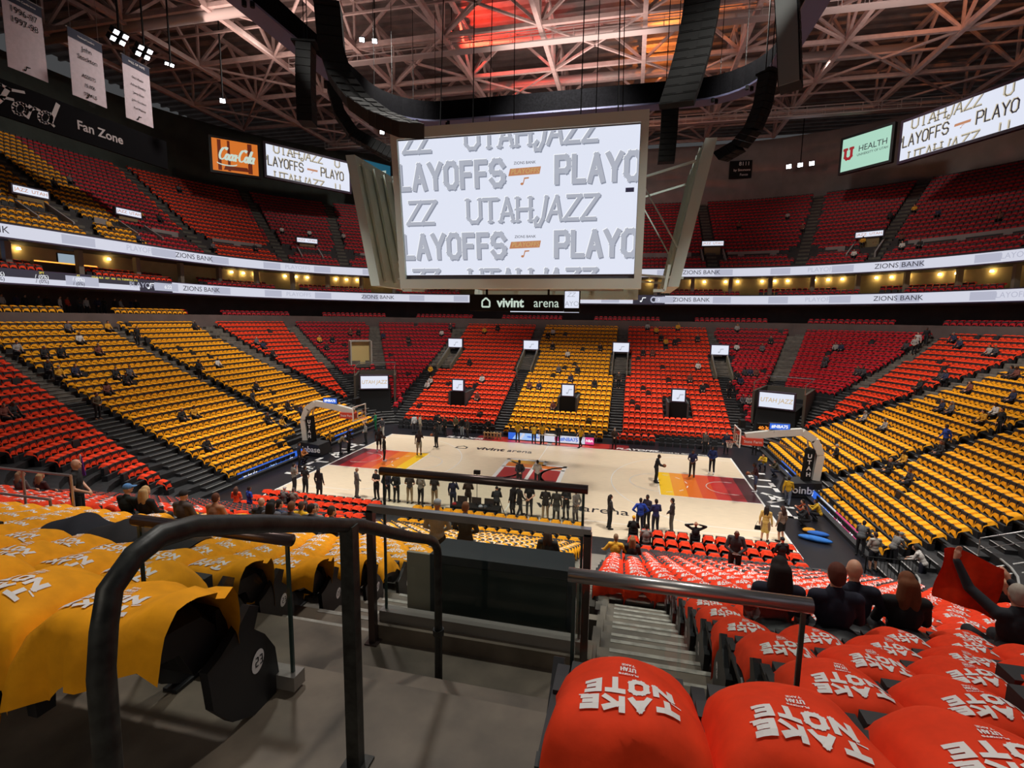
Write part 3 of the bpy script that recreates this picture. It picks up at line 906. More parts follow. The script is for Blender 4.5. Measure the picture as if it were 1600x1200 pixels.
# ---- ribbon displays round the suites
ST = [('near', -9), ('near', -CXN)] + [('nl', t) for t in np.linspace(90, 0, 13)[1:]] + seg('left', -CYN, CYN, 9)[1:] + [('fl', t) for t in np.linspace(0, 90, 19)[1:]] + \
    seg('far', -CXN, CXN, 15)[1:] + [('fr', t) for t in np.linspace(90, 0, 19)[1:]] + seg('right', CYN, -CYN, 9)[1:] + [('nr', t) for t in np.linspace(0, 90, 7)[1:]]
def st_frame(st, d):
    p = Vector(bowl(st, d))
    k, t = st
    if k == 'far': x = Vector((1, 0))
    elif k == 'left': x = Vector((0, 1))
    elif k == 'right': x = Vector((0, -1))
    elif k == 'fl': a = math.radians(t); x = Vector((math.sin(a), math.cos(a)))
    else: a = math.radians(t); x = Vector((math.sin(a), -math.cos(a)))
    return p, x
for nm, z0, z1, lab in (('lower', 12.72, 13.74, 'long white ribbon display below the suites'), ('upper', 16.15, 17.12, 'long white ribbon display above the suites')):
    rb = thing('ribbon_display', lab + ', wrapping the whole bowl', 'display', (0, 0, z0))
    hgt = z1 - z0
    mb = MB(); sweep(mb, ST, [(22.84, -.12), (22.62, -.12), (22.62, hgt + .08), (22.84, hgt + .08)])
    mb.build('housing', mat('ribbon housing', (.05, .035, .08), .5), rb)
    mb = MB(); sweep(mb, ST, [(22.60, 0), (22.60, hgt)])
    mb.build('display_face', e_white, rb)
    # faint panels and rings that the display shows
    for i in range(2, len(ST) - 3, 3):
        mb = MB(); sweep(mb, ST[i:i + 2], [(22.585, hgt * .12), (22.585, hgt * .88)])
        mb.build('display_panel', e_grey, rb)['label'] = 'faint grey panel shown on the ribbon'
    spots = [('fl', 6.5), ('fl', 59.7), ('far', 13.6), ('fr', 44.5)] if nm == 'lower' else [('fl', 5.0), ('fl', 78), ('far', 14.6), ('fr', 45), ('left', -6)]
    for st in spots:
        p, x = st_frame(st, 22.40)
        text('ZIONS BANK', .72, e_ink, (p.x, p.y, z0 + hgt * .5), (x.x, x.y, 0), (0, 0, 1), rb, 'display_lettering', extrude=.002, sx=1.05)
        for sgn, dx in ((-1, -3.4), (-1, -4.6)):
            mb = MB()
            c = p + x * dx
            for a0, a1 in zip(np.linspace(0, 2 * PI, 17), np.linspace(0, 2 * PI, 17)[1:]):
                q = [(r * math.cos(a), r * math.sin(a)) for r, a in ((.25, a0), (.42, a0), (.42, a1), (.25, a1))]
                mb.quad(*[(c.x + x.x * u, c.y + x.y * u, hgt * .5 + v) for u, v in q])
            mb.build('display_ring', e_grey, rb)
    for st in (('fl', 35), ('fr', 62), ('fr', 22), ('left', 7.0)):
        p, x = st_frame(st, 22.42)
        text('PLAYOFFS', .7, e_grey, (p.x, p.y, z0 + hgt * .5), (x.x, x.y, 0), (0, 0, 1), rb, 'display_lettering', extrude=.002)
    if nm == 'lower':
        # dark statistics block at the left end of the bowl and the scoring strip on the far side
        for part in ((('left', -9, 6.6, 8), .46), (('left', 6.6, 10.2, 4), 0), (('far', -2.4, 6.4, 4), .5), (('far', 6.4, 10.4, 3), 0)):
            mb = MB(); sweep(mb, seg(*part[0]), [(22.59, part[1]), (22.59, hgt)])
            mb.build('statistics_panel', e_dark, rb)['label'] = 'dark statistics block on the ribbon'
        for yy in (-3.6, -.6, 2.2):
            text('/ (0%)', .42, e_hi, (-40.22, yy - 1.2, z0 + .62), (0, 1, 0), (0, 0, 1), rb, 'statistics_lettering')
            text('/ (0%)', .40, e_ink, (-40.22, yy - 1.2, z0 + .25), (0, 1, 0), (0, 0, 1), rb, 'statistics_lettering')
        for k, yy in enumerate(np.linspace(2.4, 6.2, 8)):
            text(['STEAL', 'BLK', 'AST', 'REB', 'STL', 'TURN', 'FOUL', 'PTS'][k], .22, e_yel, (-40.22, yy, z0 + .92), (0, 1, 0), (0, 0, 1), rb, 'statistics_lettering')
        for k, yy in enumerate((-4.8, -1.8, 1.0)):
            text(['FG', '3PT', 'FT'][k], .24, e_yel, (-40.22, yy, z0 + .93), (0, 1, 0), (0, 0, 1), rb, 'statistics_lettering')
        for (kd, t, s) in (('left', 7.5, 1), ('far', 7.4, 1)):
            p, x = st_frame((kd, t), 22.56)
            mb = MB(); note(mb, 0, .18, .62, lambda u, v: (p.x + x.x * u, p.y + x.y * u, v), 0); mb.build('note_mark', e_hi, rb)
            q = p + x * 2.2
            text('6:22', .5, e_hi, (q.x, q.y, z0 + .5), (x.x, x.y, 0), (0, 0, 1), rb, 'statistics_lettering')

# ---- the suspended ring with its black drape and blue underside
ring = thing('lighting_ring', 'rounded black-draped lighting ring hanging under the roof around the scoreboard', 'ring', (-.2, 0, 28))
def ringpath(hx, hy, r, n=8):
    pts = []
    for sx, sy, a0 in ((1, 1, 0), (-1, 1, 90), (-1, -1, 180), (1, -1, 270)):
        for a in np.linspace(a0, a0 + 90, n + 1):
            pts.append((sx * (hx - r) + r * math.cos(math.radians(a)), sy * (hy - r) + r * math.sin(math.radians(a))))
    return pts
def ringsweep(mb, specs, m=0):
    loops = [[(x, y, z) for x, y in ringpath(15.6 + o, 12.1 + o, 5.0 + o)] for o, z in specs]
    n = len(loops[0])
    for a, b in zip(loops, loops[1:]):
        for i in range(n):
            j = (i + 1) % n
            mb.quad(a[i], a[j], b[j], b[i], m)
mb = MB(); ringsweep(mb, [(.05, .12), (.05, 1.9), (-.05, 1.9), (-.05, .12)]); mb.build('drape', m_drape, ring)
mb = MB(); ringsweep(mb, [(-.55, 0), (.75, 0), (.75, .14), (-.55, .14), (-.55, 0)]); mb.build('walkway', mat('blue grey underside', (.13, .135, .24), .5), ring)
P_ = ringpath(15.6, 12.1, 5.0)
for i in range(0, len(P_), 2):
    x, y = P_[i]
    mb = MB(); mb.tube([(x, y, 1.8), (x, y, 9.3)], .025, 6); mb.build('hanger_cable', m_blk, ring)
for i in range(0, len(P_), 3):
    x, y = P_[i]
    for q in (.985, .96):
        mb = MB(); mb.tube([(x * q, y * q, -.02), (x * q, y * q, -.3)], .13, 8); mb.build('spot_lamp', m_blk, ring)

# ---- loudspeaker line arrays
def line_array(label, pts, w, dep, face, pale=False):
    """boxes strung along pts (top to bottom), face = unit vector the fronts look along"""
    pts = [Vector(p) for p in pts]
    t = thing('line_array', label, 'loudspeaker', pts[0], 0, 'hanging loudspeaker arrays')
    o = pts[0]
    # resample to even boxes
    seglen = [(b - a).length for a, b in zip(pts, pts[1:])]
    n = max(6, int(sum(seglen) / .42))
    def at(s):
        s *= sum(seglen)
        for a, b, l in zip(pts, pts[1:], seglen):
            if s <= l: return a.lerp(b, s / l)
            s -= l
        return pts[-1]
    side = Vector(face).cross(Vector((0, 0, 1))).normalized()
    for i in range(n):
        a, b = at(i / n) - o, at((i + .93) / n) - o
        d = b - a
        f = side.cross(d).normalized()
        mb = MB()
        mb.obox((a + b) / 2, side * w / 2, d / 2, f * dep / 2)
        for q in (-1, 1):
            mb.obox((a + b) / 2 + f * dep * .51 + side * q * w * .28, side * w * .18, d * .36, f * .01)
        mb.build('speaker_box', m_dspk, t)
    mb = MB()
    mb.obox(Vector((0, 0, .12)), side * w * .5, Vector((0, 0, .06)), Vector(face) * dep * .8)
    for q in (-1, 1):
        mb.tube([side * q * w * .3 + Vector((0, 0, .1)), side * q * w * .3 + Vector((0, 0, 41 - o.z))], .03, 6)
    mb.build('rigging', m_blk, t)
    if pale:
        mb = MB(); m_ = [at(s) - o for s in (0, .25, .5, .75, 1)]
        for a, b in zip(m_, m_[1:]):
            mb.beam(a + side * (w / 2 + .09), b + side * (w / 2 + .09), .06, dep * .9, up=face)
        mb.build('lit_flank', mat('speaker side painted as lit', (.15, .16, .15), .6), t)  # paler plate puts the light on the flank into its colour
    return t
m_dspk = mat('speaker black', (.012, .012, .011), .7, spec=.2)
line_array('biggest black speaker array, curving like a J, west of the big screen', [(-8.59, -9.7, 25.2), (-8.45, -9.7, 23.34), (-8.03, -9.7, 22.12), (-7.09, -9.7, 20.9), (-5.78, -9.7, 20.0), (-4.28, -9.7, 19.4)], 1.2, .75, (.4, -.9, 0))
line_array('upright black speaker array beside the west corner screens, lit grey on its flank', [(-13.8, -4, 26.9), (-13.9, -4, 25), (-13.9, -4, 22.4)], 1.1, .9, (-.95, -.3, 0), True)
line_array('curved speaker array hanging low behind the upright west one', [(-14.6, 0, 26.3), (-14.2, .2, 24.6), (-13.2, .3, 23.2), (-11.4, .4, 22.2), (-10.2, .4, 21.6)], 1.0, .7, (-.8, -.5, 0))
line_array('tall slightly bent speaker array in front of the big screen edge on the east', [(9.25, -4, 28.2), (9.1, -4, 26), (8.8, -4, 24.2), (8.45, -4, 22.8), (8.15, -4, 21.8)], 1.75, .7, (-.12, -.95, 0))
line_array('upright black speaker array with lit grey flank at the east bend of the ring', [(13.0, -4, 27.2), (13.3, -4, 25), (13.6, -4, 22.2)], 1.15, 1.0, (.9, -.35, 0), True)
line_array('east J-shaped speaker array with its lower boxes sweeping inwards', [(14.2, 4, 26.3), (14.0, 4, 24.4), (13.5, 4, 23.0), (12.7, 4, 22.0), (11.6, 4, 21.4)], .9, .8, (.6, -.7, 0))
line_array('slim speaker array hanging behind the screen frame, far beyond it', [(8.6, 11, 27.6), (8.6, 11, 25.5), (8.5, 11, 23.2)], 1.3, .8, (0, -1, 0))

# ---- corner and end screens
def board(name, label, cat, p0, p1, z0, z1, bezel, screen_m, depth=.5, bez=.3):
    fr, L, x, n = frame_of(p0, p1, 0)
    t = thing(name, label, cat, (p0[0], p0[1], z0))
    o = Vector((p0[0], p0[1], 0))
    f = lambda u, v, w=0.0: tuple(Vector(fr(u, v, w)) - o)
    H_ = z1 - z0
    mb = MB()
    mb.add([f(0, 0, -depth), f(L, 0, -depth), f(L, H_, -depth), f(0, H_, -depth), f(0, 0, 0), f(L, 0, 0), f(L, H_, 0), f(0, H_, 0)], BOXF)
    mb.build('housing', bezel, t)
    mb = MB(); mb.quad(f(bez, bez, .012), f(L - bez, bez, .012), f(L - bez, H_ - bez, .012), f(bez, H_ - bez, .012))
    mb.build('screen', screen_m, t)
    def wt(u, v, w=.03): return tuple(Vector(f(u, v, w)) + Vector((p0[0], p0[1], z0)))
    return t, f, L, H_, x, wt
m_bez = mat('purple black bezel', (.045, .03, .06), .5)
m_bezk = mat('black bezel', (.012, .016, .018), .5)
def playoff_screen(label, p0, p1, z0, z1):
    t, f, L, H_, x, wt = board('corner_screen', label, 'screen', p0, p1, z0, z1, m_bez, e_scr)
    def clipped(draw, w, m, nm):
        g = MB(); draw(g, lambda u, v: (u, v, 0)); out = MB(); runs = []
        b = .32
        for face in g.f:
            poly = [g.v[i][:2] for i in face]
            for axis, lim, sgn in ((0, b, 1), (0, L - b, -1), (1, b, 1), (1, H_ - b, -1)):
                new = []
                for a, c in zip(poly, poly[1:] + poly[:1]):
                    ia, ib = sgn * (a[axis] - lim) >= 0, sgn * (c[axis] - lim) >= 0
                    if ia: new.append(a)
                    if ia != ib:
                        k = (lim - a[axis]) / (c[axis] - a[axis]); new.append((a[0] + (c[0] - a[0]) * k, a[1] + (c[1] - a[1]) * k))
                poly = new
                if len(poly) < 3: break
            if len(poly) >= 3: out.add([f(u, v, w) for u, v in poly], [tuple(range(len(poly)))]); runs.append((min(q[0] for q in poly), max(q[0] for q in poly)))
        build_runs(out, runs, nm, m, t)
    h = 1.15
    m_sand = mat('screen sand', (.66, .58, .42), emit=.85)
    for wd, x0_, row in (('PLAYOFFS', -.25, 1.72), ('PLAYO', 7.75, 1.72), ('JAZZ', 1.3, 3.42), ('JAZZ', 1.3, -.1), ('U', 9.9, 3.42), ('U', 9.9, -.1)):
        def gold(g, fr2, d=0.0, th=None):
            if wd == 'JAZZ': utahjazz(g, x0_ + d, row - d, 1.1, fr2, 0, th or .2)
            elif wd == 'U': strokes(g, 'U', x0_ + d, row - d, .7, 1.1, 0, th or .2, fr2)
            else: strokes(g, wd, x0_ + d, row - d, .55, h, .18, th or .17, fr2)
        clipped(gold, .02, m_sand, 'screen_lettering')
        clipped(lambda g, fr2: gold(g, fr2, .06, .12 if 'PLAY' in wd else .06), .028, e_ink, 'lettering_outline')
    clipped(lambda g, fr2: (g.quad(fr2(5.75, 2.1), fr2(7.25, 2.1), fr2(7.3, 2.35), fr2(5.8, 2.35)), note(g, 6.4, 1.75, .3, fr2, 0)), .028, e_copper, 'screen_mark')
    return t
playoff_screen('white corner screen with gold words, beside the orange drink advertisement', (-42.0, 27.0), (-35.5, 37.6), 28.75, 33.35)
playoff_screen('white corner screen with gold words, beside the mint health advertisement', (35.0, 35.2), (40.8, 24.3), 28.6, 33.3)
t, f, L, H_, x, wt = board('advertising_screen', 'orange soft drink advertisement screen with white script, high in the west corner', 'screen', (-46.3, 22.5), (-42.2, 26.6), 28.4, 32.9, m_bezk, e_org)
mb = MB()
for u0, u1 in ((.9, 1.3), (2.0, 2.3), (4.3, 4.8)):
    mb.quad(f(u0, .4, .02), f(u1, .4, .02), f(u1, H_ - .4, .02), f(u0, H_ - .4, .02))
mb.quad(f(1.5, .5, .021), f(4.4, .6, .021), f(4.2, 1.1, .021), f(1.7, 1.0, .021))
mb.build('screen_picture', e_brn, t)
mb = MB(); fr2 = lambda u, v: f(u, v, .03)
script(mb, 'Coca-Cola', .95, 1.75, 1.45, .2, fr2, 0, .3, .60)
strokes_line = arcpts(1.9, 1.35, 1.2, .35, 200, 340, 8)
for a, b in zip(strokes_line, strokes_line[1:]): mb.quad(fr2(a[0], a[1]), fr2(b[0], b[1]), fr2(b[0], b[1] + .14), fr2(a[0], a[1] + .14))
mb.build('script_lettering', e_sign, t)
t, f, L, H_, x, wt = board('advertising_screen', 'dark teal advertisement screen with white eagle mark, half hidden by the scoreboard', 'screen', (-36.3, 40.6), (-32.9, 45.8), 31.0, 35.2, m_bezk, e_teal)
mb = MB()
for s in (-1, 1):
    pts = [(L / 2 + s * .1, 2.3), (L / 2 + s * .5, 2.9), (L / 2 + s * .9, 2.6), (L / 2 + s * 2.0, 2.9)]
    for k in range(3):
        for a, b in zip(pts, pts[1:]): mb.quad(f(a[0], a[1] - k * .2, .02), f(b[0], b[1] - k * .2, .02), f(b[0], b[1] - k * .2 + .13, .02), f(a[0], a[1] - k * .2 + .13, .02))
mb.build('eagle_mark', e_sign, t)
text('AMERICA FIRST', .62, e_sign, wt(L / 2, 1.6), x, (0, 0, 1), t, 'screen_lettering', sx=.9, bold=.01)
text('CREDIT UNION', .28, e_sign, wt(L / 2, 1.05), x, (0, 0, 1), t, 'screen_lettering')
t, f, L, H_, x, wt = board('advertising_screen', 'mint advertisement screen with a crimson block U, high in the east corner', 'screen', (31.2, 41.6), (35.0, 36.6), 29.3, 33.8, m_bezk, e_mint)
mb = MB(); strokes(mb, 'U', .75, 1.75, .75, 1.15, 0, .34, lambda u, v: f(u, v, .02)); 
for uu in (.75, 1.5): mb.quad(f(uu - .3, 2.75, .02), f(uu + .3, 2.75, .02), f(uu + .3, 3.05, .02), f(uu - .3, 3.05, .02))
mb.build('letter_mark', e_crim, t)
text('HEALTH', 1.0, e_ink, wt(4.0, 2.55), x, (0, 0, 1), t, 'screen_lettering', sx=.9)
text('UNIVERSITY OF UTAH', .40, e_ink, wt(4.0, 1.85), x, (0, 0, 1), t, 'screen_lettering', sx=.9)

# ---- hanging banners and the black band below them
m_ban = mat('white banner cloth', (.50, .43, .47), .8, noise=.05, scale=3)
m_navy = mat('banner navy', (.02, .025, .05), .8)
BAN = [(-2.75, -.05, 28.75, 34.3, ['1996-97', '1997-98'], 'white championship banner with two seasons, westernmost of three', .62),
       (1.75, 4.6, 28.6, 33.9, ['John', 'Stockton', '', 'ASSISTS', '15,806', 'STEALS', '3,265'], 'white banner between two others, with a retired player record list', .50),
       (6.35, 9.1, 28.5, 34.0, ['HALL OF FAME', 'Dick Motta', 'Adrian Dantley', 'Jerry Sloan', 'John Stockton', 'Karl Malone'], 'white banner with five written lines, just before the drink advertisement', .36)]
for y0, y1, z0, z1, lines, lab, sz in BAN:
    t = thing('banner', lab, 'banner', (-40.0, y0, z0), 0, 'hanging banners')
    mb = MB()
    def cloth(u, v): return (.05 * math.sin(u * 3 + v), u * (y1 - y0), v * (z1 - z0) - (0 if v > 0 else .18 * abs(.5 - u) * 0))
    mb.grid(cloth, np.linspace(0, 1, 9), np.linspace(0, 1, 9)); mb.grid(lambda u, v: tuple(np.add(cloth(u, v), (-.02, 0, 0))), np.linspace(0, 1, 9), np.linspace(0, 1, 9))
    mb.build('cloth', m_ban, t, True)
    mb = MB(); mb.grid(lambda u, v: (cloth(u, .86 + .14 * v)[0] + .03, *cloth(u, .86 + .14 * v)[1:]), np.linspace(0, 1, 9), (0, 1)); mb.build('header', m_navy, t)
    mb = MB(); mb.tube([(0, -.1, z1 - z0), (0, y1 - y0 + .1, z1 - z0)], .05, 8); mb.tube([(0, .3, z1 - z0), (0, .3, 41.5 - z0)], .02, 6); mb.tube([(0, y1 - y0 - .3, z1 - z0), (0, y1 - y0 - .3, 41.5 - z0)], .02, 6)
    mb.build('rod', m_steel, t)
    ym = (y0 + y1) / 2
    text(['Western Conference', 'National Leaders', ''][BAN.index((y0, y1, z0, z1, lines, lab, sz))], .2, m_print, (-39.9, ym, z1 - .4), (0, 1, 0), (0, 0, 1), t, 'banner_lettering')
    for k, l in enumerate(lines):
        big = (k < 2 and sz > .45)
        text(l, sz * (1.05 if big else .8), m_print if (k == 0 and sz < .4) else m_blk, (-39.9, ym, z1 - (.38 if (k == 0 and sz < .4) else 1.25 if sz > .4 else .95) - (k * .72 if sz > .4 else (k - .0) * .68)), (0, 1, 0), (0, 0, 1), t, 'banner_lettering', sx=.85)
    mb = MB(); note(mb, ym - y0 - .3, .12, .4, lambda u, v: (.1, u, v), 0); mb.build('note_mark', m_blk, t)
t = thing('sponsor_band', 'long black sponsor band with white script hanging below the banners', 'sign', (-40.6, -13, 25.2))
mb = MB(); mb.box(-.25, 0, 0, 24, 0, 2.7); mb.build('band', mat('black band', (.006, .006, .007), .9, spec=.05), t)
mb = MB(); script(mb, 'Ford', 8.9, .5, 1.8, .26, lambda u, v: (.03, u, v), 0, .3, 1.15); mb.build('script_lettering', mat('dull white lettering', (.40, .36, .36), .7), t)
text('Fan Zone', 1.05, mat('dull white lettering', (.4, .36, .36), .7), (-40.55, 4.3, 26.45), (0, 1, 0), (0, 0, 1), t, 'band_lettering', bold=.02)

# ---- small portal displays of the upper and lower bowl
def small_screen(label, c, x, w, h, words=True, tilt=0, grp='portal displays'):
    x = Vector((*x, 0)).normalized()
    p0 = (c[0] - x.x * w / 2, c[1] - x.y * w / 2); p1 = (c[0] + x.x * w / 2, c[1] + x.y * w / 2)
    t, f, L, H_, xx, wt = board('portal_display', label, 'screen', p0, p1, c[2], c[2] + h, m_bez, e_scr, .35, .12)
    t['group'] = grp
    if words == 'words':
        text('UTAH JAZZ', h * .36, e_gold, wt(L / 2, h / 2), xx, (0, 0, 1), t, 'screen_lettering', sx=.9, shear=.15)
    elif words == 'long':
        text('JAZZ  UTAH', h * .5, e_copper, wt(L / 2, h / 2), xx, (0, 0, 1), t, 'screen_lettering', sx=1.15)
    else:
        mb = MB(); note(mb, L * .45, h * .22, h * .38, lambda u, v: f(u, v, .03), 0); mb.build('note_mark', e_face, t)
    return t
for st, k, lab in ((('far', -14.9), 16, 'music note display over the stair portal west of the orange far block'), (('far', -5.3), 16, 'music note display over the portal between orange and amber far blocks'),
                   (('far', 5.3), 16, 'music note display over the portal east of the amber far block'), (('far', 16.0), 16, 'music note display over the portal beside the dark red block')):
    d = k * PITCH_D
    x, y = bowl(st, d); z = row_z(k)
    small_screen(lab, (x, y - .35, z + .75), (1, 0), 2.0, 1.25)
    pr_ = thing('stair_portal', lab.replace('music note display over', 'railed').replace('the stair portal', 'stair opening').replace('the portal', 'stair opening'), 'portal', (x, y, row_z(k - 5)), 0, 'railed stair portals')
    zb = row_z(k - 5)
    mb = MB(); mb.box(-.62, .62, -5 * PITCH_D, 0, z - zb - 2.2, z - zb - 2.1); mb.box(-.75, .75, -.1, .1, -.3, z - zb + .5); mb.build('opening', m_blk, pr_)  # black slab and panel stand for the darkness inside the portal
    for s in (-.8, .8):
        mb = MB(); mb.add([(s - .06, -5 * PITCH_D, -.2), (s + .06, -5 * PITCH_D, -.2), (s + .06, 0, 1.9), (s - .06, 0, 1.9), (s - .06, -5 * PITCH_D, .8), (s + .06, -5 * PITCH_D, .8), (s + .06, 0, z - zb + .95), (s - .06, 0, z - zb + .95)], BOXF); mb.build('side_wall', mat('portal side', (.22, .19, .13), .7), pr_)
        mb = MB(); mb.tube([(s, -5 * PITCH_D, 0), (s, -5 * PITCH_D, 1.0), (s, 0, z - zb + 1.1)], .03, 6); mb.build('handrail', m_steel, pr_)
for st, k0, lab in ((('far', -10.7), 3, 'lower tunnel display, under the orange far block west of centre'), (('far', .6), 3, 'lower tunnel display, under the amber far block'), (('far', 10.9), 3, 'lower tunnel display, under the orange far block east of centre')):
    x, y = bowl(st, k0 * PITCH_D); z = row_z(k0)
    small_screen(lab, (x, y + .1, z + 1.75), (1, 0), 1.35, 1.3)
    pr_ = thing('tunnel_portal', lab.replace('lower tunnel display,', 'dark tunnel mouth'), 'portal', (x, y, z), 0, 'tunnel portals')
    mb = MB(); mb.box(-.85, .85, .1, 2.6, -.9, 1.7); mb.build('opening', m_blk, pr_)  # solid black block stands for the darkness inside the tunnel
    for s in (-.95, .8):
        mb = MB(); mb.box(s, s + .15, -.2, 2.6, -.3, 1.75); mb.build('side_wall', mat('portal dark side', (.05, .05, .05), .7), pr_)
# corner portals with purple display fronts
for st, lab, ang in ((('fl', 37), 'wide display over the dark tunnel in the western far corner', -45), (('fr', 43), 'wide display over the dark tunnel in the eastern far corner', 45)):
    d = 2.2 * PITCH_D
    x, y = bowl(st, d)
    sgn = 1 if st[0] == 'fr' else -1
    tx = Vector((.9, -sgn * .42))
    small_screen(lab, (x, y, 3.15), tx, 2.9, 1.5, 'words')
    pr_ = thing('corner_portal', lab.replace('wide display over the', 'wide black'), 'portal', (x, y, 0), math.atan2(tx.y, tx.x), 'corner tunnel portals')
    mb = MB(); mb.add([(-1.7, -.6, 0), (1.7, -.6, 0), (1.7, 4.5, 0), (-1.7, 4.5, 0), (-1.5, .1, 3.1), (1.5, .1, 3.1), (1.5, 4.5, 3.1), (-1.5, 4.5, 3.1)], BOXF); mb.build('opening', m_blk, pr_)  # tunnel darkness shaped as a solid black block
    mb = MB(); mb.box(-2.1, -1.9, .8, 5.9, 1.5, 4.5); mb.box(1.9, 2.1, .8, 5.9, 1.5, 4.5); mb.box(-2.1, 2.1, 5.8, 6.0, 3.0, 4.5); mb.build('side_wall', mat('corner portal wall', (.10, .085, .065), .7), pr_)
    mb = MB(); mb.tube([(-2, .8, 4.5), (-2, .8, 5.3), (-2, 5.9, 5.4), (2, 5.9, 5.4), (2, .8, 5.3), (2, .8, 4.5)], .04, 6); mb.build('handrail', m_steel, pr_)
# tall pale doorway of the west corner
st = ('fl', 48); x, y = bowl(st, 11.5)
pr_ = thing('stair_doorway', 'tall pale yellow stair doorway in the red western far corner', 'doorway', (x, y, row_z(12)), math.radians(42))
mb = MB(); mb.box(-1.1, 1.1, .1, .3, -.2, 3.0); mb.build('lit_wall', mat('stair wall painted as lit', (.62, .48, .20), .7), pr_)  # warm stairwell light is put into the yellow wall colour
mb = MB(); mb.box(-1.25, -1.1, -.9, .3, -.3, 3.1); mb.box(1.1, 1.25, -.9, .3, -.3, 3.1); mb.box(-1.25, 1.25, -.2, .3, 3.0, 3.2); mb.build('door_surround', mat('pale surround', (.40, .38, .33), .6), pr_)
# upper bowl portal displays, with their concrete portals
for st, lab in ((('left', 1.2), 'long display on the amber upper deck portal'), (('left', 10.0), 'long display on the upper portal west of the corner'), (('fl', 41), 'long display on the upper portal by the red corner block'),
                (('fr', 55), 'long display on the upper portal east of the scoreboard'), (('fr', 22), 'long display on the upper portal of the east deck'), (('far', 16.4), 'small display on the upper far portal behind the scoreboard panel'), (('left', -5.5), 'long display at the west edge of the upper deck')):
    x, y = bowl(st, UD + 4.1 * UP); z = up_z(4)
    p, xx = st_frame(st, 23)
    small_screen(lab, (x, y, z + 1.15), (xx.x, xx.y), 2.9, .8, 'long', grp='upper deck displays')
    ang = math.atan2(xx.y, xx.x)
    pr_ = thing('upper_portal', lab.replace('display', 'concrete opening below the display'), 'portal', (x, y, z), ang, 'upper deck portals')
    mb = MB(); mb.box(-1.0, 1.0, .1, 1.6, -1.6, 1.1); mb.build('opening', mat('portal glow as colour', (.20, .15, .07), .8), pr_)  # dim warm light inside the portal painted as brown, nothing emits
    for s in (-1.45, 1.3):
        mb = MB(); mb.add([(s, -2.6, -1.7), (s + .15, -2.6, -1.7), (s + .15, .6, -1.7), (s, .6, -1.7), (s, -2.6, -.8), (s + .15, -2.6, -.8), (s + .15, .6, 1.05), (s, .6, 1.05)], BOXF); mb.build('side_wall', m_wallgr, pr_)

# ---- floodlight clusters
def flood(label, c, target, n, sp, grp='floodlights'):
    t = thing('floodlight', label, 'floodlight', c, 0, grp)
    d = (Vector(target) - Vector(c)).normalized()
    side = d.cross(Vector((0, 0, 1))).normalized(); up = side.cross(d)
    mb = MB(); mg = MB()
    for i, j in n:
        o = side * i * sp + up * j * sp
        mb.obox(o - d * .25, side * sp * .42, up * sp * .36, d * .22)
        mg.add([o + side * a * sp * .34 + up * b * sp * .28 + d * .0 for a, b in ((-1, -1), (1, -1), (1, 1), (-1, 1))], [(0, 1, 2, 3)])
    mb.beam(Vector((0, 0, 0)) - d * .4, Vector((0, 0, 41.2 - c[2])) - d * .4, .1)
    mb.build('lamp_housing', m_blk, t)
    mg.build('lens', e_lamp, t)
flood('cluster of four bright floodlights above the second banner', (-34, 1.4, 31.8), (0, 0, 0), [(0, 0), (1.3, 0), (0, 1), (1.3, 1)], .55)
flood('cluster of four bright floodlights above the third banner', (-34, 3.5, 31.7), (0, 0, 0), [(0, 0), (1.3, 0), (0, 1), (1.3, 1)], .55)
flood('single bright floodlight between the banners and the drink advertisement', (-34, 11.5, 31.5), (0, -30, 8), [(0, 0)], .65)
flood('twin small floodlight close beside the banner clusters', (-34, 5.9, 32.2), (0, -10, 5), [(0, 0), (1, 0)], .4)
flood('single floodlight beneath the west speaker arrays', (-30, 37, 37.0), (0, -30, 8), [(0, 0)], .8)
flood('pair of floodlights on the roof truss beside the biggest speaker array', (-18.2, 13, 36.1), (0, -30, 6), [(0, 0), (1.9, 0)], .6)
flood('row of three glaring floodlights below the mint advertisement', (29.0, 50, 33.1), (0, -30, 8), [(-1.6, 0), (0, 0), (1.6, 0)], .9)
for c, m_, lab in (((-12.6, 18.5, 39.4), e_redl, 'red stage lamp glowing under the roof deck'), ((-24.0, 4.0, 35.0), e_orgl, 'orange stage lamp glowing behind the draped ring'), ((-23.0, 5.0, 34.2), e_orgl, 'lower orange stage lamp behind the draped ring')):
    t = thing('stage_lamp', lab, 'lamp', c, 0, 'stage lamps')
    mb = MB(); mb.lathe([(0, -.3), (.22, -.3), (.26, .2), (.1, .35), (0, .35)], n=10); mb.beam((0, 0, .3), (0, 0, 41.5 - c[2]), .06); mb.build('lamp_housing', m_blk, t)
    mb = MB(); mb.lathe([(0, -.32), (.2, -.31)], n=10); mb.build('lens', m_, t)
# honour plaque on the far upper wall
t = thing('wall_plaque', 'black plaque with pale letters high on the far grey wall', 'sign', (21.5, 52.0, 32.0))
bx, by = bowl(('fr', 85), UD + NUP * UP + 1.3)
t.location = (22.0, by - .5, 32.6)
mb = MB(); mb.box(-1.9, 1.3, 0, .3, 0, 2.6); mb.build('plaque', m_blk, t)
text('8111', .8, m_print, (22.2, by - .53, 34.7), (1, 0, 0), (0, 0, 1), t, 'plaque_lettering')
text('by Simmons', .5, m_print, (21.9, by - .53, 33.8), (1, 0, 0), (0, 0, 1), t, 'plaque_lettering')
text('Fence', .5, m_print, (22.2, by - .53, 33.1), (1, 0, 0), (0, 0, 1), t, 'plaque_lettering')

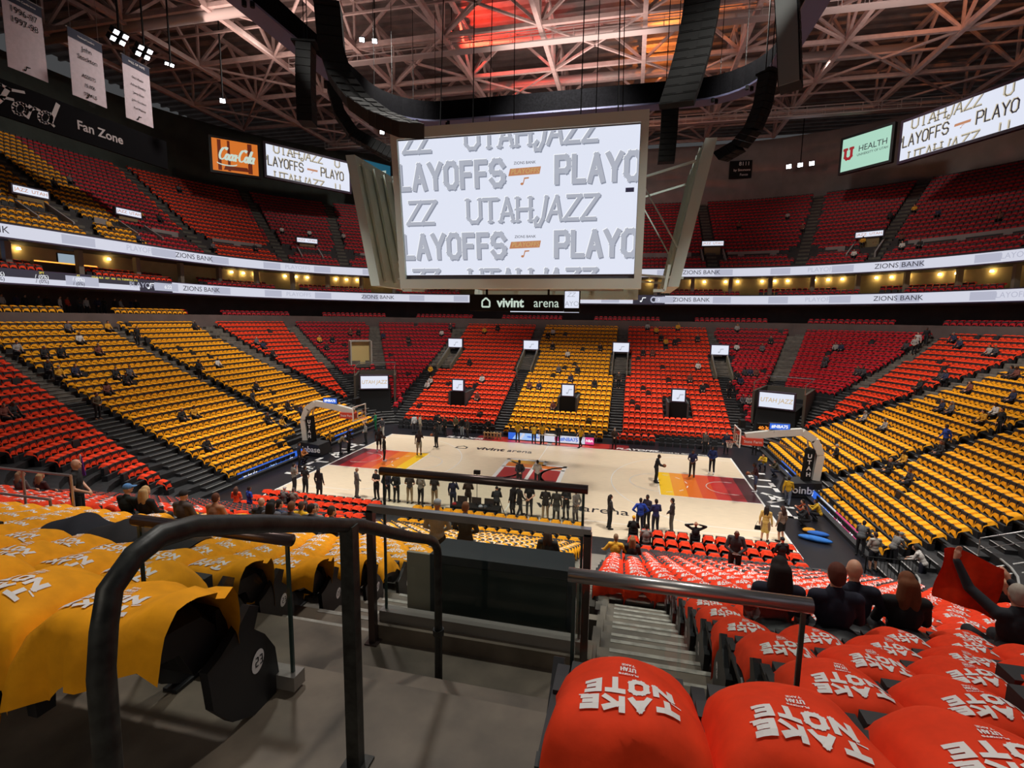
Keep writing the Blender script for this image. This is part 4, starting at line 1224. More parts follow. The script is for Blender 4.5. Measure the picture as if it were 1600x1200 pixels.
# ---- suite level: columns, warm lamps, lit windows
for i, st in enumerate(ST[2:-2]):
    if i % 2: continue
    p, x = st_frame(st, 24.6) if st[0] in ('far', 'left', 'right', 'fl', 'fr') else (Vector(bowl(st, 24.6)), Vector((1, 0)))
    mb = MB(); mb.box(p.x - .22, p.x + .22, p.y - .22, p.y + .22, 13.9, 16.1)
    struct(mb.build('column_suite', mat('suite column', (.19, .15, .12), .7)))
lampst = [('fl', t) for t in (20, 23, 26, 34, 37, 40, 48, 51, 54, 60, 66, 69)] + [('fr', t) for t in (86, 83, 77, 74, 71, 65, 62, 59, 52, 49, 46, 40, 37, 31, 24, 18)] + [('far', t) for t in (8.5, 10.5, 14, 15.5, -14)] + [('left', t) for t in (6.5, -1.0)] + [('right', 6.0)]
sc0 = thing('wall_sconce', 'warm yellow wall lamp in the west suites, first in the count', 'lamp', (0, 0, 0), 0, 'suite wall lamps')
mb = MB(); mb.lathe([(0, .10), (.12, .08), (.16, -.1), (.0, -.1)], n=10); k1 = mb.build('shade', e_warm, sc0)
mb = MB(); mb.lathe([(0, .16), (.07, .16), (.07, .1), (0, .1)], n=8); k2 = mb.build('mount', m_steel, sc0)
for i, st in enumerate(lampst):
    x, y = bowl(st, 25.95)
    if i == 0:
        sc0.location = (x, y, 15.75)
    else:
        cp_, _ = copy_tree(sc0, [(k1, []), (k2, [])], (x, y, 15.75))
        cp_['label'] = 'warm yellow wall lamp in the %s suites, %s in the count' % ({'fl': 'west', 'fr': 'east', 'far': 'far', 'left': 'west end', 'right': 'east end'}[st[0]], ordinal(i + 1))
for st, w, h, z, m_, lab in ((('left', -4.0), 3.0, 1.6, 14.3, e_lblue, 'bright blue suite window at the west edge'), (('left', 2.8), 1.6, .9, 14.9, mat('grey blue window', (.45, .58, .70), emit=.6), 'small pale suite window in the west end')):
    p, x = st_frame(st, 26.1)
    t, f, L, H_, xx, wt = board('suite_window', lab, 'window', (p.x - x.x * w / 2, p.y - x.y * w / 2), (p.x + x.x * w / 2, p.y + x.y * w / 2), z, z + h, m_bezk, m_, .1, .06)
t = thing('suite_counter', 'glowing orange counter edge in the western suite', 'counter', (-43.2, 2.2, 14.0))
mb = MB(); mb.box(-.2, .2, -2.6, 2.6, 0, .85); mb.build('counter', mat('dark counter', (.05, .03, .02), .6), t)
mb = MB(); mb.box(.2, .23, -2.6, 2.6, .78, .88); mb.build('light_strip', mat('orange strip', (1, .35, .05), emit=2.0), t)

# ---------------------------------------------------------------- seats and the shirts laid over them
PROF = [(.20, .45), (.185, .60), (.13, .72), (.03, .79), (-.06, .815), (-.16, .83), (-.26, .838), (-.335, .81), (-.375, .69), (-.375, .55)]
_cl = [0.0]
for (a, b), (c, d) in zip(PROF, PROF[1:]): _cl.append(_cl[-1] + math.hypot(c - a, d - b))
RIDGE_S = _cl[3]
def prof_at(s):
    for i in range(len(PROF) - 1):
        if s <= _cl[i + 1] or i == len(PROF) - 2:
            t = (s - _cl[i]) / (_cl[i + 1] - _cl[i])
            return PROF[i][0] + (PROF[i + 1][0] - PROF[i][0]) * t, PROF[i][1] + (PROF[i + 1][1] - PROF[i][1]) * t
def shirt_pt(u, s, ph, flare=0.0, lift=0.0):
    """u -1..1 across, s metres along the shirt from its front hem over the seat back to its rear hem"""
    y, z = prof_at(s)
    t = s / _cl[-1]
    ar = max(0, min(1, 1 - (s - RIDGE_S - .06) / .42)) if s > RIDGE_S else 1
    au = abs(u)
    z -= .15 * au ** 2.4 * (.30 + .70 * ar)
    if au > .82: z -= 2.2 * (au - .82) ** 2 * (1.2 if t > .4 else .6)
    x = .252 * u * (1 + .07 * t)
    drop = max(0, (t - .74) / .26)
    z += drop * (.045 * math.sin(2.3 * u + ph * 3) + .02 * math.sin(7 * u + ph))
    y += drop * (.03 * math.sin(6.5 * u + ph * 2) + .015 * math.sin(13 * u + ph)) - .05 * au * drop
    fr_ = max(0, 1 - t / .25)
    z += fr_ * .04 * math.sin(3 * u + ph * 1.7); y += fr_ * .02 * math.sin(8 * u + ph)
    z += .008 * math.sin(9 * u + 5 * t + ph * 4) * (1 - ar) + .006 * math.sin(17 * t + 4 * u + ph) + .007 * math.sin(5 * u - 11 * t + ph * 2)
    if flare and u * flare > .35:
        q = (u * flare - .35) / .65
        mid = max(0.0, min(1.0, (t - .18) / .2)) 
        x += flare * .17 * q * q * (.3 + .7 * mid)
        z += .235 * q ** 2.2 * mid
        y += .05 * q * q * (1 if t > .5 else -.3)
    return (x, y, z + lift)
def shirt_mesh(nm, mt, ph, flare=0.0, hole=False, nu=17, nv=21):
    mb = MB()
    us = np.linspace(-1, 1, nu); vs = np.linspace(0, _cl[-1], nv)
    pts = [[shirt_pt(u, s, ph, flare) for s in vs] for u in us]
    fs = []
    for i in range(nu - 1):
        for j in range(nv - 1):
            um, sm = (us[i] + us[i + 1]) / 2, (vs[j] + vs[j + 1]) / 2
            if hole and abs(um) < .5 - .9 * abs(sm - RIDGE_S - .17) and abs(sm - RIDGE_S - .17) < .16: continue
            fs.append((i * nv + j, (i + 1) * nv + j, (i + 1) * nv + j + 1, i * nv + j + 1))
    mb.add([p for r in pts for p in r], fs)
    return mb.mesh(nm, mt, True)
def print_mesh(ph, flare):
    mb = MB()
    fr = lambda a, b: shirt_pt(-a / .262, RIDGE_S + .165 + b, ph, flare, .0035)
    strokes(mb, 'NOTE', -.128, .012, .046, .050, .029, .019, fr, 0, n=3)
    strokes(mb, 'TAKE', -.136, .092, .050, .044, .030, .019, fr, 0, n=3)
    for a0 in (-.155, .128):
        mb.quad(fr(a0, .080), fr(a0 + .03, .077), fr(a0 + .03, .083), fr(a0, .087))
    strokes(mb, 'PLAYOFFS', -.030, -.022, .006, .007, .0025, .0022, fr)
    strokes(mb, 'UTAH', -.022, -.052, .009, .018, .004, .0045, fr)
    strokes(mb, 'TAKE', -.020, -.072, .008, .009, .004, .003, fr)
    return mb.mesh('printed_lettering', m_print, False)
PH = [0.3, 1.9, 3.6, 5.2]
SHM, PRM = {}, {}
for cn, mt in (('amber', m_amber), ('orange', m_orange), ('red', m_red)):
    for i, ph in enumerate(PH):
        SHM[cn, i, 0] = shirt_mesh(cn + '_shirt', mt, ph)
        SHM[cn, i, 'hole'] = shirt_mesh(cn + '_shirt', mt, ph, 0, True)
    for fl in (1, -1):
        SHM[cn, 0, fl] = shirt_mesh(cn + '_shirt', mt, 2.2, fl * 1.0)
m_bright = mat('bright yellow cotton', lin(248, 190, 10), .8, noise=.08, scale=9, bump=.25)
for i, ph in enumerate(PH): PRM[i, 0] = print_mesh(ph, 0)
for fl in (1, -1): PRM[0, fl] = print_mesh(2.2, fl * 1.0)

# seat parts (local: +y looks at the court, origin on the tread under the top of the back)
def seat_parts():
    P = {}
    mb = MB()
    pf = [(.14, .40), (.11, .66), (.04, .745), (-.10, .765), (-.26, .765), (-.31, .73), (-.26, .68), (-.08, .64), (-.02, .40)]
    nb = len(pf)
    us_ = np.linspace(-1, 1, 9)
    mb.grid(lambda u, i: (u * .225, pf[int(i)][0], pf[int(i)][1] - (.10 * abs(u) ** 2.4 if pf[int(i)][1] > .5 else 0)), us_, list(range(nb)) + [0])
    for u in (-1, 1):
        mb.add([(u * .225, y_, z_ - (.10 if z_ > .5 else 0)) for y_, z_ in pf], [tuple(range(nb))])
    P['backrest'] = mb.mesh('backrest', m_seat, True)
    mb = MB(); mb.box(-.215, .215, .13, .20, .36, .62); mb.box(-.19, .19, .20, .215, .38, .60); P['seat_pan'] = mb.mesh('seat_pan', m_seatd)
    mb = MB()
    mb.prism([(-.34, .36), (-.27, .36), (-.25, .60), (-.29, .645), (-.33, .63), (-.345, .58)], lambda a, b, d: (-.275 + d, a, b), .05)
    mb.beam((-.25, -.30, .60), (-.25, .20, .58), .05, .035)
    P['armrest'] = mb.mesh('armrest', m_seat)
    mb = MB()
    mb.prism([(.34, 0), (.44, .0), (.30, .12), (.12, .42), (.10, .62), (.02, .62), (.03, .38), (.20, .1)], lambda a, b, d: (-.27 + d, a, b), .045)
    mb.box(-.29, -.20, .26, .44, 0, .02)
    P['leg'] = mb.mesh('leg', m_seat)
    for s in (1, -1):
        mb = MB()
        prof = [(-.02, .42), (.0, .22), (.10, .08), (.24, .0), (.40, .0), (.43, .10), (.41, .26), (.34, .38), (.27, .45), (.31, .55), (.25, .59), (.17, .52), (.06, .45)]
        mb.prism(prof, lambda a, b, d: (s * (.255 + d), a, b), .045)
        P['end_panel', s] = mb.mesh('end_panel', m_seat)
        mb = MB()
        mb.add([(s * .303, .28 + .042 * math.cos(a) + .01 * math.sin(a), .27 + .058 * math.sin(a)) for a in np.linspace(0, 2 * PI, 21)[:-1]], [tuple(range(20))])
        P['badge', s] = mb.mesh('number_badge', m_print)
        mb = MB()
        # the digits 2 and 3 in short bars
        for dx, segs in ((-.017, [(0, 1, 1, 1), (1, 1, 1, .5), (1, .5, 0, .5), (0, .5, 0, 0), (0, 0, 1, 0)]), (.012, [(0, 1, 1, 1), (1, 1, 1, .5), (1, .5, .2, .5), (1, .5, 1, 0), (1, 0, 0, 0)])):
            for a, b, c, d in segs:
                p = (.28 + s * (dx + a * .018), .248 + b * .044); q = (.28 + s * (dx + c * .018), .248 + d * .044)
                l = math.hypot(q[0] - p[0], q[1] - p[1]); nx, ny = -(q[1] - p[1]) / l * .003, (q[0] - p[0]) / l * .003
                mb.quad((s * .3045, p[0] + nx, p[1] + ny), (s * .3045, p[0] - nx, p[1] - ny), (s * .3045, q[0] - nx, q[1] - ny), (s * .3045, q[0] + nx, q[1] + ny))
        P['digits', s] = mb.mesh('seat_number', m_blk)
    return P
SP = seat_parts()

SEATS = []      # dicts
SPC = .52
def portal_hit(x, y, k):
    if y > 0:
        for px in (-10.7, .6, 10.9):
            if abs(x - px) < 1.15 and 3 <= k <= 6: return True
    for st, a in ((('fl', 37), -1), (('fr', 43), 1)):
        cx, cy = bowl(st, 2.2 * PITCH_D)
        ox, oy = bowl(st, 10)
        d = Vector((ox - cx, oy - cy)).normalized()
        r = Vector((x - cx, y - cy))
        if -.6 < r.dot(d) < 6.0 and abs(r.dot(Vector((-d.y, d.x)))) < 2.35: return True
    cx, cy = bowl(('fl', 48), 11.0)
    if math.hypot(x - cx, y - cy) < 1.7: return True
    if y > 15:
        for px in (-14.9, -5.3, 5.3, 16.0):
            if abs(x - px) < 1.15 and 11 <= k <= 16: return True
    return False
def add_seat(st, d, z, col, block, k, j, var=None):
    x, y = bowl(st, d)
    kd, t = st
    if kd == 'far': rz = PI
    elif kd == 'near': rz = 0.0
    elif kd == 'right': rz = PI / 2
    elif kd == 'left': rz = -PI / 2
    else:
        sx, sy = (1 if kd[1] == 'r' else -1), (1 if kd[0] == 'f' else -1)
        o = (sx * math.cos(math.radians(t)), sy * math.sin(math.radians(t)))
        rz = math.atan2(-o[1], -o[0]) - PI / 2
    if portal_hit(x, y, k): return
    if abs(x) > 17 and k <= 1 and abs(y) < (1.7, 1.2)[k]: return      # room for the basket bases
    SEATS.append(dict(p=(x, y, z), rz=rz, c=col, b=block, k=k, j=j, v=var, shirt=True, end=0))
def straight_block(kind, t0, t1, col, block, k0, k1, from_hi=False, dofk=None):
    for k in range(k0, k1 + 1):
        a, b = (t0(k), t1(k)) if callable(t0) else (t0, t1)
        n = int((b - a) / SPC + .01)
        off = (b - a - n * SPC) / 2 if not callable(t0) else 0
        for j in range(n):
            t = (b - SPC * (j + .5)) if from_hi else (a + off + SPC * (j + .5))
            add_seat((kind, t), k * PITCH_D if dofk is None else dofk(k), row_z(k), col, block, k, j + 1)
def corner_block(kind, t0, t1, col, block, k0, k1):
    for k in range(k0, k1 + 1):
        r = R0 + k * PITCH_D
        a0, a1 = math.radians(t0) * r + .62, math.radians(t1) * r - .62
        n = int((a1 - a0) / SPC)
        for j in range(max(0, n)):
            add_seat((kind, math.degrees((a0 + SPC * (j + .5)) / r)), k * PITCH_D, row_z(k), col, block, k, j + 1)
K1 = NROW - 1
straight_block('far', -15.4, -5.95, 'orange', 'far west orange block', 0, K1)
straight_block('far', -4.75, 4.75, 'amber', 'far amber block', 0, K1)
straight_block('far', 5.95, 15.4, 'orange', 'far east orange block', 0, K1)
corner_block('fr', 67, 92, 'red', 'far east inner red block', 1, K1)
corner_block('fr', 32, 66, 'red', 'far east corner red block', 1, K1)
corner_block('fr', 4, 32, 'orange', 'east corner orange block', 1, K1)
corner_block('fl', 58, 90, 'red', 'far west inner red block', 1, K1)
corner_block('fl', 30, 58, 'red', 'far west corner red block', 1, K1)
corner_block('fl', 4, 30, 'orange', 'west corner orange block', 1, K1)
straight_block('right', .8, 10.3, 'amber', 'east end far amber block', 0, K1)
straight_block('right', -9.3, -.4, 'amber', 'east end near amber block', 0, K1)
straight_block('left', 2.0, 10.3, 'amber', 'west end far amber block', 0, K1)
straight_block('left', -8.1, .8, 'amber', 'west end near amber block', 0, K1)
corner_block('nl', -8, 40, 'orange', 'west near corner block', 0, K1)
corner_block('nr', 10, 60, 'orange', 'east near corner block', 13, K1)
straight_block('near', -15.8, -6.6, 'orange', 'near west orange block', 0, 22)
amb_end = lambda k: 4.9 if k <= KV else (3.32 if k <= 20 else 3.6 if k == 21 else 4.56)
org_beg = lambda k: 5.92 if k <= KV else (7.15 if k <= 21 else 6.15)
straight_block('near', lambda k: amb_end(k) - SPC * (19 if k <= KV else 17), amb_end, 'amber', 'near amber block', 0, 22, from_hi=True)
straight_block('near', org_beg, lambda k: org_beg(k) + SPC * (19 if k <= KV else 18) + .02, 'orange', 'near orange block', 0, 22)
for s in SEATS:     # which seats close their row at the stair aisle
    if s['b'] in ('near amber block', 'near orange block') and s['j'] == 1:
        s['end'] = 1 if s['b'] == 'near amber block' else -1
# loose padded chairs on the floor in front of the near terraces
for r_, yy in enumerate((-9.75, -10.65, -11.55)):
    for x0, x1, col, blk in ((-13.5, -5.9, 'orange', 'west floor chairs'), (-4.4, 4.9, 'amber', 'middle floor chairs'), (6.6, 14.0, 'orange', 'east floor chairs')):
        n = int((x1 - x0) / .56)
        for j in range(n):
            x = x0 + .56 * (j + .5)
            SEATS.append(dict(p=(x, yy, .0), rz=0.0, c=col, b=blk, k=r_ - 3, j=j + 1, v='hole', shirt=True, end=0))
# courtside chairs of the far side
for x0, x1, col, shirt in ((-4.6, 4.9, 'amber', True), (5.2, 8.8, 'orange', True), (9.0, 14.2, 'orange', False), (-9.5, -5.2, 'orange', False), (-15, -9.8, 'orange', False)):
    for j in range(int((x1 - x0) / .6)):
        SEATS.append(dict(p=(x0 + .6 * (j + .5), 10.3, .0), rz=PI, c=col, b='far courtside row', k=-1, j=j + 1, v=None, shirt=shirt, end=0))
def is_used(s): return False
# a few seats without a shirt
for i, s in enumerate(SEATS):
    if s['shirt'] and s['k'] >= 0 and rng.random() < .02 and not (s['b'].startswith('near') and s['k'] > 17): s['shirt'] = False
UPSEATS = []
def up_seat(st, d, z, col):
    n0 = len(SEATS)
    add_seat(st, d, z, col, 'upper', 99, 0)
    if len(SEATS) > n0:
        s = SEATS.pop(); UPSEATS.append(s)
def up_col(st):
    k, t = st
    if k == 'left': return 'amber' if t < 9.0 else 'red'
    if k == 'fl': return 'orange' if 10 < t < 31 else 'red'
    if k == 'right' and t < -2: return 'orange'
    return 'red'
def near_aisle(st, d):
    x, y = bowl(st, d)
    for a in UAISLES:
        ax, ay = bowl(a, d)
        if math.hypot(x - ax, y - ay) < .8: return True
        if UD + 1.4 * UP < d < UD + 4.8 * UP and math.hypot(x - ax, y - ay) < 1.6: return True
    return False
for k in range(NUP):
    if k == 3: continue
    d = UD + k * UP
    z = up_z(k)
    sts = [('left', y) for y in np.arange(-9, 10.9, .53)] + [('fl', math.degrees(a)) for a in np.arange(0, PI / 2, .53 / (R0 + d))] + [('far', x) for x in np.arange(-16.2, 16.2, .53)] + \
        [('fr', math.degrees(a)) for a in np.arange(PI / 2, 0, -.53 / (R0 + d))] + [('right', y) for y in np.arange(10.9, -9, -.53)]
    for st in sts:
        if near_aisle(st, d): continue
        up_seat(st, d, z, up_col(st))
for d, z in ((23.75, 13.6), (25.0, 13.95), (22.0, ZC)):
    sts = [('left', y) for y in np.arange(-9, 10.9, .6)] + [('fl', math.degrees(a)) for a in np.arange(0, PI / 2, .6 / (R0 + d))] + [('far', x) for x in np.arange(-16.2, 16.2, .6)] + \
        [('fr', math.degrees(a)) for a in np.arange(PI / 2, 0, -.6 / (R0 + d))] + [('right', y) for y in np.arange(10.9, -9, -.6)]
    for i, st in enumerate(sts):
        if (i // 7) % 3 == 2: continue
        up_seat(st, d, z, 'amber' if (st[0] == 'left' and z < 12) else 'red' if st[0] != 'left' else 'orange')
mb = MB()
fine = [('left', y) for y in np.linspace(-9, 10.9, 17)] + [('fl', t) for t in np.linspace(0, 90, 45)[1:]] + [('far', x) for x in np.linspace(-16.2, 16.2, 27)[1:]] + [('fr', t) for t in np.linspace(90, 0, 45)[1:]] + [('right', y) for y in np.linspace(10.9, -9, 17)[1:]]
for a_, b_ in zip(fine, fine[1:]):
    q = Vector(bowl(a_, UD + 3.4 * UP)).lerp(Vector(bowl(b_, UD + 3.4 * UP)), .5)
    if any((q - Vector(bowl(s, UD + 3.4 * UP))).length < 2.3 for s in UAISLES + [('left', 1.2), ('left', 10.0), ('fl', 41), ('fr', 55), ('fr', 22)]): continue
    sweep(mb, [a_, b_], [(UD + 2.9 * UP, up_z(3)), (UD + 3.35 * UP, up_z(3)), (UD + 3.35 * UP, up_z(4) + .35), (UD + 3.45 * UP, up_z(4) + .35), (UD + 3.45 * UP, up_z(3))])
struct(mb.build('wall_upper_parapet', m_wallgr))

# ---- individuals: those that show largest; the rest as one mass each
MW = cam.matrix_world.inverted()
def view(p):
    q = MW @ Vector(p)
    if q.z > -.3: return None
    return 800 + FPX * q.x / -q.z, 600 - FPX * q.y / -q.z, -q.z
for s in SEATS:
    q = view((s['p'][0], s['p'][1], s['p'][2] + .8))
    s['px'] = FPX * .5 / q[2] if q and -30 < q[0] < 1630 and -20 < q[1] < 1260 else 0.0

# ---------------------------------------------------------------- the near aisle: landing, stairs, stair opening, guards and handrails
zr = row_z
Y = lambda k, off=0.0: -(B + k * PITCH_D + off)       # y of the seat line of a near row (off outwards)
mb = MB()
yb = Y(21, TB)             # step line between rows 21 and 22
mb.box(4.56 - 1.3, 7.25, Y(21, TB), -30.05, zr(21) - .5, zr(21))               # landing
mb.box(4.56, 6.15, yb - .02, yb + .36, zr(21), (zr(21) + zr(22)) / 2)          # half step
mb.box(2.5, 7.3, Y(22, .95), yb, zr(22) - .6, zr(22))                          # row 22 level
mb.box(2.5, 8.2, Y(22, 2.2), Y(22, .93), zr(22) - .6, zr(22) + .22)            # the step where one stands to look
mb.box(2.5, 8.2, Y(22, 4.0), Y(22, 2.2), zr(22) - .6, zr(22) + .44)
struct(mb.build('floor_landing', m_concl))
mb = MB()
mb.box(4.52, 6.2, -30.12, -29.94, zr(21), zr(21) + .12)                         # curb under the glass
mb.box(4.45, 4.62, -30.05, -25.6, zr(15) - .6, zr(15)); mb.box(6.14, 6.3, -30.05, -25.6, zr(15) - .6, zr(15))
for k in range(15, 21):                                                           # side stairs with full and half steps
    for x0, x1 in ((3.3, 4.5), (6.2, 7.25)):
        mb.box(x0, x1, Y(k, TB), Y(k, -TF), zr(k) - .9, zr(k))
        mb.box(x0 + (0 if x0 > 5 else .15), x1, Y(k, TB), Y(k, -.16), zr(k), (zr(k) + zr(k + 1)) / 2)
    mb.box(4.5, 4.6, Y(k, TB), Y(k, -TF), zr(k) - 1.2, zr(k) + .12); mb.box(6.12, 6.2, Y(k, TB), Y(k, -TF), zr(k) - 1.2, zr(k) + .12)
mb.box(4.5, 6.2, -25.6, -25.45, zr(14) - .5, zr(15)); mb.box(4.5, 6.2, -30.0, -25.5, 3.2, 3.3)
struct(mb.build('floor_aisle_stairs', m_concl))
# worn pale patches and nosings of the treads
mb = MB()
for k in range(15, 21):
    for dd, zz in ((-TF, zr(k)), (-.16, (zr(k) + zr(k + 1)) / 2)):
        mb.box(6.3, 7.2, Y(k, dd + .05), Y(k, dd - .002), zz - .02, zz + .004)
        mb.box(3.5, 4.45, Y(k, dd + .05), Y(k, dd - .002), zz - .02, zz + .004)
struct(mb.build('trim_nosing', mat('pale nosing', (.33, .31, .27), .5, noise=.3, scale=9)))
m_glass = mat('guard glass', (.93, .97, .95), .02, trans=1.0, spec=.5)
def glass_mat():
    m = bpy.data.materials.new('thin guard glass')
    m.use_nodes = True
    nt = m.node_tree
    nt.nodes.remove(nt.nodes['Principled BSDF'])
    tr = nt.nodes.new('ShaderNodeBsdfTransparent'); tr.inputs['Color'].default_value = (.92, .95, .93, 1)
    gl = nt.nodes.new('ShaderNodeBsdfGlossy'); gl.inputs['Roughness'].default_value = .02
    lw = nt.nodes.new('ShaderNodeLayerWeight'); lw.inputs['Blend'].default_value = .5
    pw = nt.nodes.new('ShaderNodeMath'); pw.operation = 'POWER'; pw.inputs[1].default_value = 5
    fz = nt.nodes.new('ShaderNodeMath'); fz.operation = 'MULTIPLY_ADD'; fz.inputs[1].default_value = .8; fz.inputs[2].default_value = .035
    nt.links.new(lw.outputs['Facing'], pw.inputs[0]); nt.links.new(pw.outputs[0], fz.inputs[0])
    mx = nt.nodes.new('ShaderNodeMixShader')
    nt.links.new(fz.outputs[0], mx.inputs['Fac']); nt.links.new(tr.outputs['BSDF'], mx.inputs[1]); nt.links.new(gl.outputs['BSDF'], mx.inputs[2])
    nt.links.new(mx.outputs['Shader'], nt.nodes['Material Output'].inputs['Surface'])
    return m
m_glass = glass_mat()
m_gedge = mat('green glass edge', (.03, .05, .045), .2)
def guard(label, x0, x1, y, z0, z1, rail_m, curb=True, lean=.0):
    t = thing('glass_guard', label, 'glass guard', (x0, y, z0))
    L, H_ = x1 - x0, z1 - z0
    mb = MB(); mb.box(0.02, L - .02, -.006, .006, .05, H_ - .03); mb.build('glass_pane', m_glass, t)
    for e0 in (0.0, L - .018):
        mb = MB(); mb.box(e0, e0 + .018, -.007, .007, .05, H_); mb.build('pane_edge', m_gedge, t)
    mb = MB(); mb.box(-.03, L + .03, -.045, .045, -.02, .06); mb.build('base_shoe', mat('aluminium shoe', (.30, .28, .26), .4, .7), t)
    mb = MB(); mb.tube([(-.02, 0, H_), (L + .02, 0, H_)], .032, 12); mb.build('top_rail', rail_m, t, True)
    return t
m_bronze = mat('bronze rail', (.10, .07, .065), .28, .7)
guard('glass guard with bronze top rail around the stair opening, behind the shorter metal rail', 4.60, 6.11, -30.02, zr(21) + .14, 9.40, m_bronze)
guard('short glass guard with bronze rail in front of the last two amber seats', 3.70, 4.68, -31.2, zr(22) + .04, 9.39, m_bronze)
guard('short glass guard with steel rail in front of the first orange seats', 6.16, 7.12, -31.2, zr(22) + .02, 9.40, m_steel)
# square steel rail with two posts in front of the opening
t = thing('metal_railing', 'grey metal railing with two posts on the landing before the glass', 'railing', (4.55, -30.16, zr(21)))
mb = MB(); mb.beam((0, 0, 1.06), (1.62, 0, 1.06), .05, .05); mb.build('top_rail', m_steel, t)
for x in (.02, 1.60):
    mb = MB(); mb.beam((x, 0, 0), (x, 0, 1.05), .05, .05, up=(0, 1, 0)); mb.box(x - .05, x + .05, -.05, .05, 0, .01); mb.build('post', m_bronze, t)
# black handrail down the middle of the stairs
t = thing('handrail', 'scratched black handrail with curved ends rising through the middle of the aisle', 'handrail', (5.25, -31.55, zr(22)))
def arcyz(c, r, a0, a1, n=8): return [(0, c[0] + r * math.cos(math.radians(a0 + (a1 - a0) * i / n)), c[1] + r * math.sin(math.radians(a0 + (a1 - a0) * i / n))) for i in range(n + 1)]
O = Vector((5.25, -31.55, zr(22)))
loc_ = lambda y, z: (0, y - O.y, z - O.z)
m_hand = mat('scuffed black paint', (.016, .017, .015), .45, noise=.7, scale=22, bump=.1)
top = [loc_(-30.55, 9.05), loc_(-30.565, 9.12), loc_(-30.61, 9.18), loc_(-30.70, 9.24), loc_(-31.0, 9.39), loc_(-31.46, 9.64), loc_(-32.05, 9.89), loc_(-32.30, 9.985), loc_(-32.40, 10.0), loc_(-32.47, 9.98), loc_(-32.53, 9.93), loc_(-32.55, 9.85), loc_(-32.565, 9.75), loc_(-32.57, 9.5), loc_(-32.57, zr(22) + .22)]
mb = MB(); mb.tube([loc_(-30.55, zr(21))] + top, .030, 10, flat=.8); mb.build('rail_tube', m_hand, t, True)
mb = MB(); mb.beam(loc_(-31.55, zr(22)), loc_(-31.55, 9.68), .06, .05, up=(0, 1, 0)); mb.box(-.06, .06, -.06, .06, 0, .012); mb.build('post', m_hand, t)
mb = MB(); mb.tube([loc_(-30.55, zr(21) + .43), loc_(-30.55, zr(21) + .47)], .036, 10); mb.build('collar', m_hand, t)
# back of the portal display behind the glass
t = thing('display_cabinet', 'dark blue-black back of a display standing in the stair opening behind glass', 'cabinet', (5.42, -29.72, zr(20)))
z0 = 7.75 - zr(20)
mb = MB(); mb.add([(-.56, -.03, z0), (.62, -.03, z0), (.62, .2, z0), (-.56, .2, z0), (-.56, -.03, .97), (.62, -.03, .97), (.58, .2, 1.01), (-.50, .2, 1.01)], BOXF); mb.build('housing', mat('cabinet paint', (.022, .032, .04), .35), t)
mb = MB(); mb.box(-.50, .56, -.045, -.03, z0 + .05, .90); mb.build('back_panel', mat('cabinet back', (.018, .030, .030), .25), t)
t = thing('opening_panel', 'beige board standing behind the glass on either side of the cabinet', 'panel', (5.36, -29.66, zr(20)))
mb = MB(); mb.box(-.74, .78, -.01, .02, -.1, .92); mb.build('board', mat('beige board', (.34, .31, .25), .6), t)

# ---------------------------------------------------------------- people: one continuous body per pose, with hair and clothes as children
def ell_mesh(mb, c, r, rot=None, n=10, m_=8):
    c = Vector(c)
    vs = []
    for i in range(m_ + 1):
        ph = PI * i / m_
        for k in range(n):
            th = 2 * PI * k / n
            v = Vector((r[0] * math.sin(ph) * math.cos(th), r[1] * math.sin(ph) * math.sin(th), r[2] * math.cos(ph)))
            if rot is not None: v = rot @ v
            vs.append(c + v)
    fs = [(i * n + k, (i + 1) * n + k, (i + 1) * n + (k + 1) % n, i * n + (k + 1) % n) for i in range(m_) for k in range(n)]
    mb.add(vs, fs)
def cap_mesh(mb, p, q, r1, r2, n=10):
    p, q = Vector(p), Vector(q)
    d = (q - p)
    if d.length < 1e-4:
        ell_mesh(mb, p, (r1, r1, r1)); return
    dn = d.normalized()
    pts, rs = [], []
    for a in (-90, -60, -30, 0):
        pts.append(p + dn * r1 * math.sin(math.radians(a))); rs.append(max(.001, r1 * math.cos(math.radians(a))))
    for a in (0, 30, 60, 90):
        pts.append(q + dn * r2 * math.sin(math.radians(a))); rs.append(max(.001, r2 * math.cos(math.radians(a))))
    mb.tube(pts, rs, n)
def fuse(name, prims, vox, mats, smooth=3):
    """join overlapping volumes into one continuous skin"""
    mb = MB()
    for p in prims:
        if p[0] == 'c': cap_mesh(mb, *p[1:])
        else: ell_mesh(mb, *p[1:])
    me = mb.mesh(name + '_tmp', mats)
    o = bpy.data.objects.new(name + '_tmp', me); C.objects.link(o)
    md = o.modifiers.new('r', 'REMESH'); md.mode = 'VOXEL'; md.voxel_size = vox
    ms = o.modifiers.new('s', 'SMOOTH'); ms.factor = .5; ms.iterations = smooth
    dg = bpy.context.evaluated_depsgraph_get()
    out = bpy.data.meshes.new_from_object(o.evaluated_get(dg))
    out.name = name
    bpy.data.objects.remove(o); bpy.data.meshes.remove(me)
    out.polygons.foreach_set('use_smooth', [True] * len(out.polygons))
    return out
def mirror(p): return (-p[0], p[1], p[2])
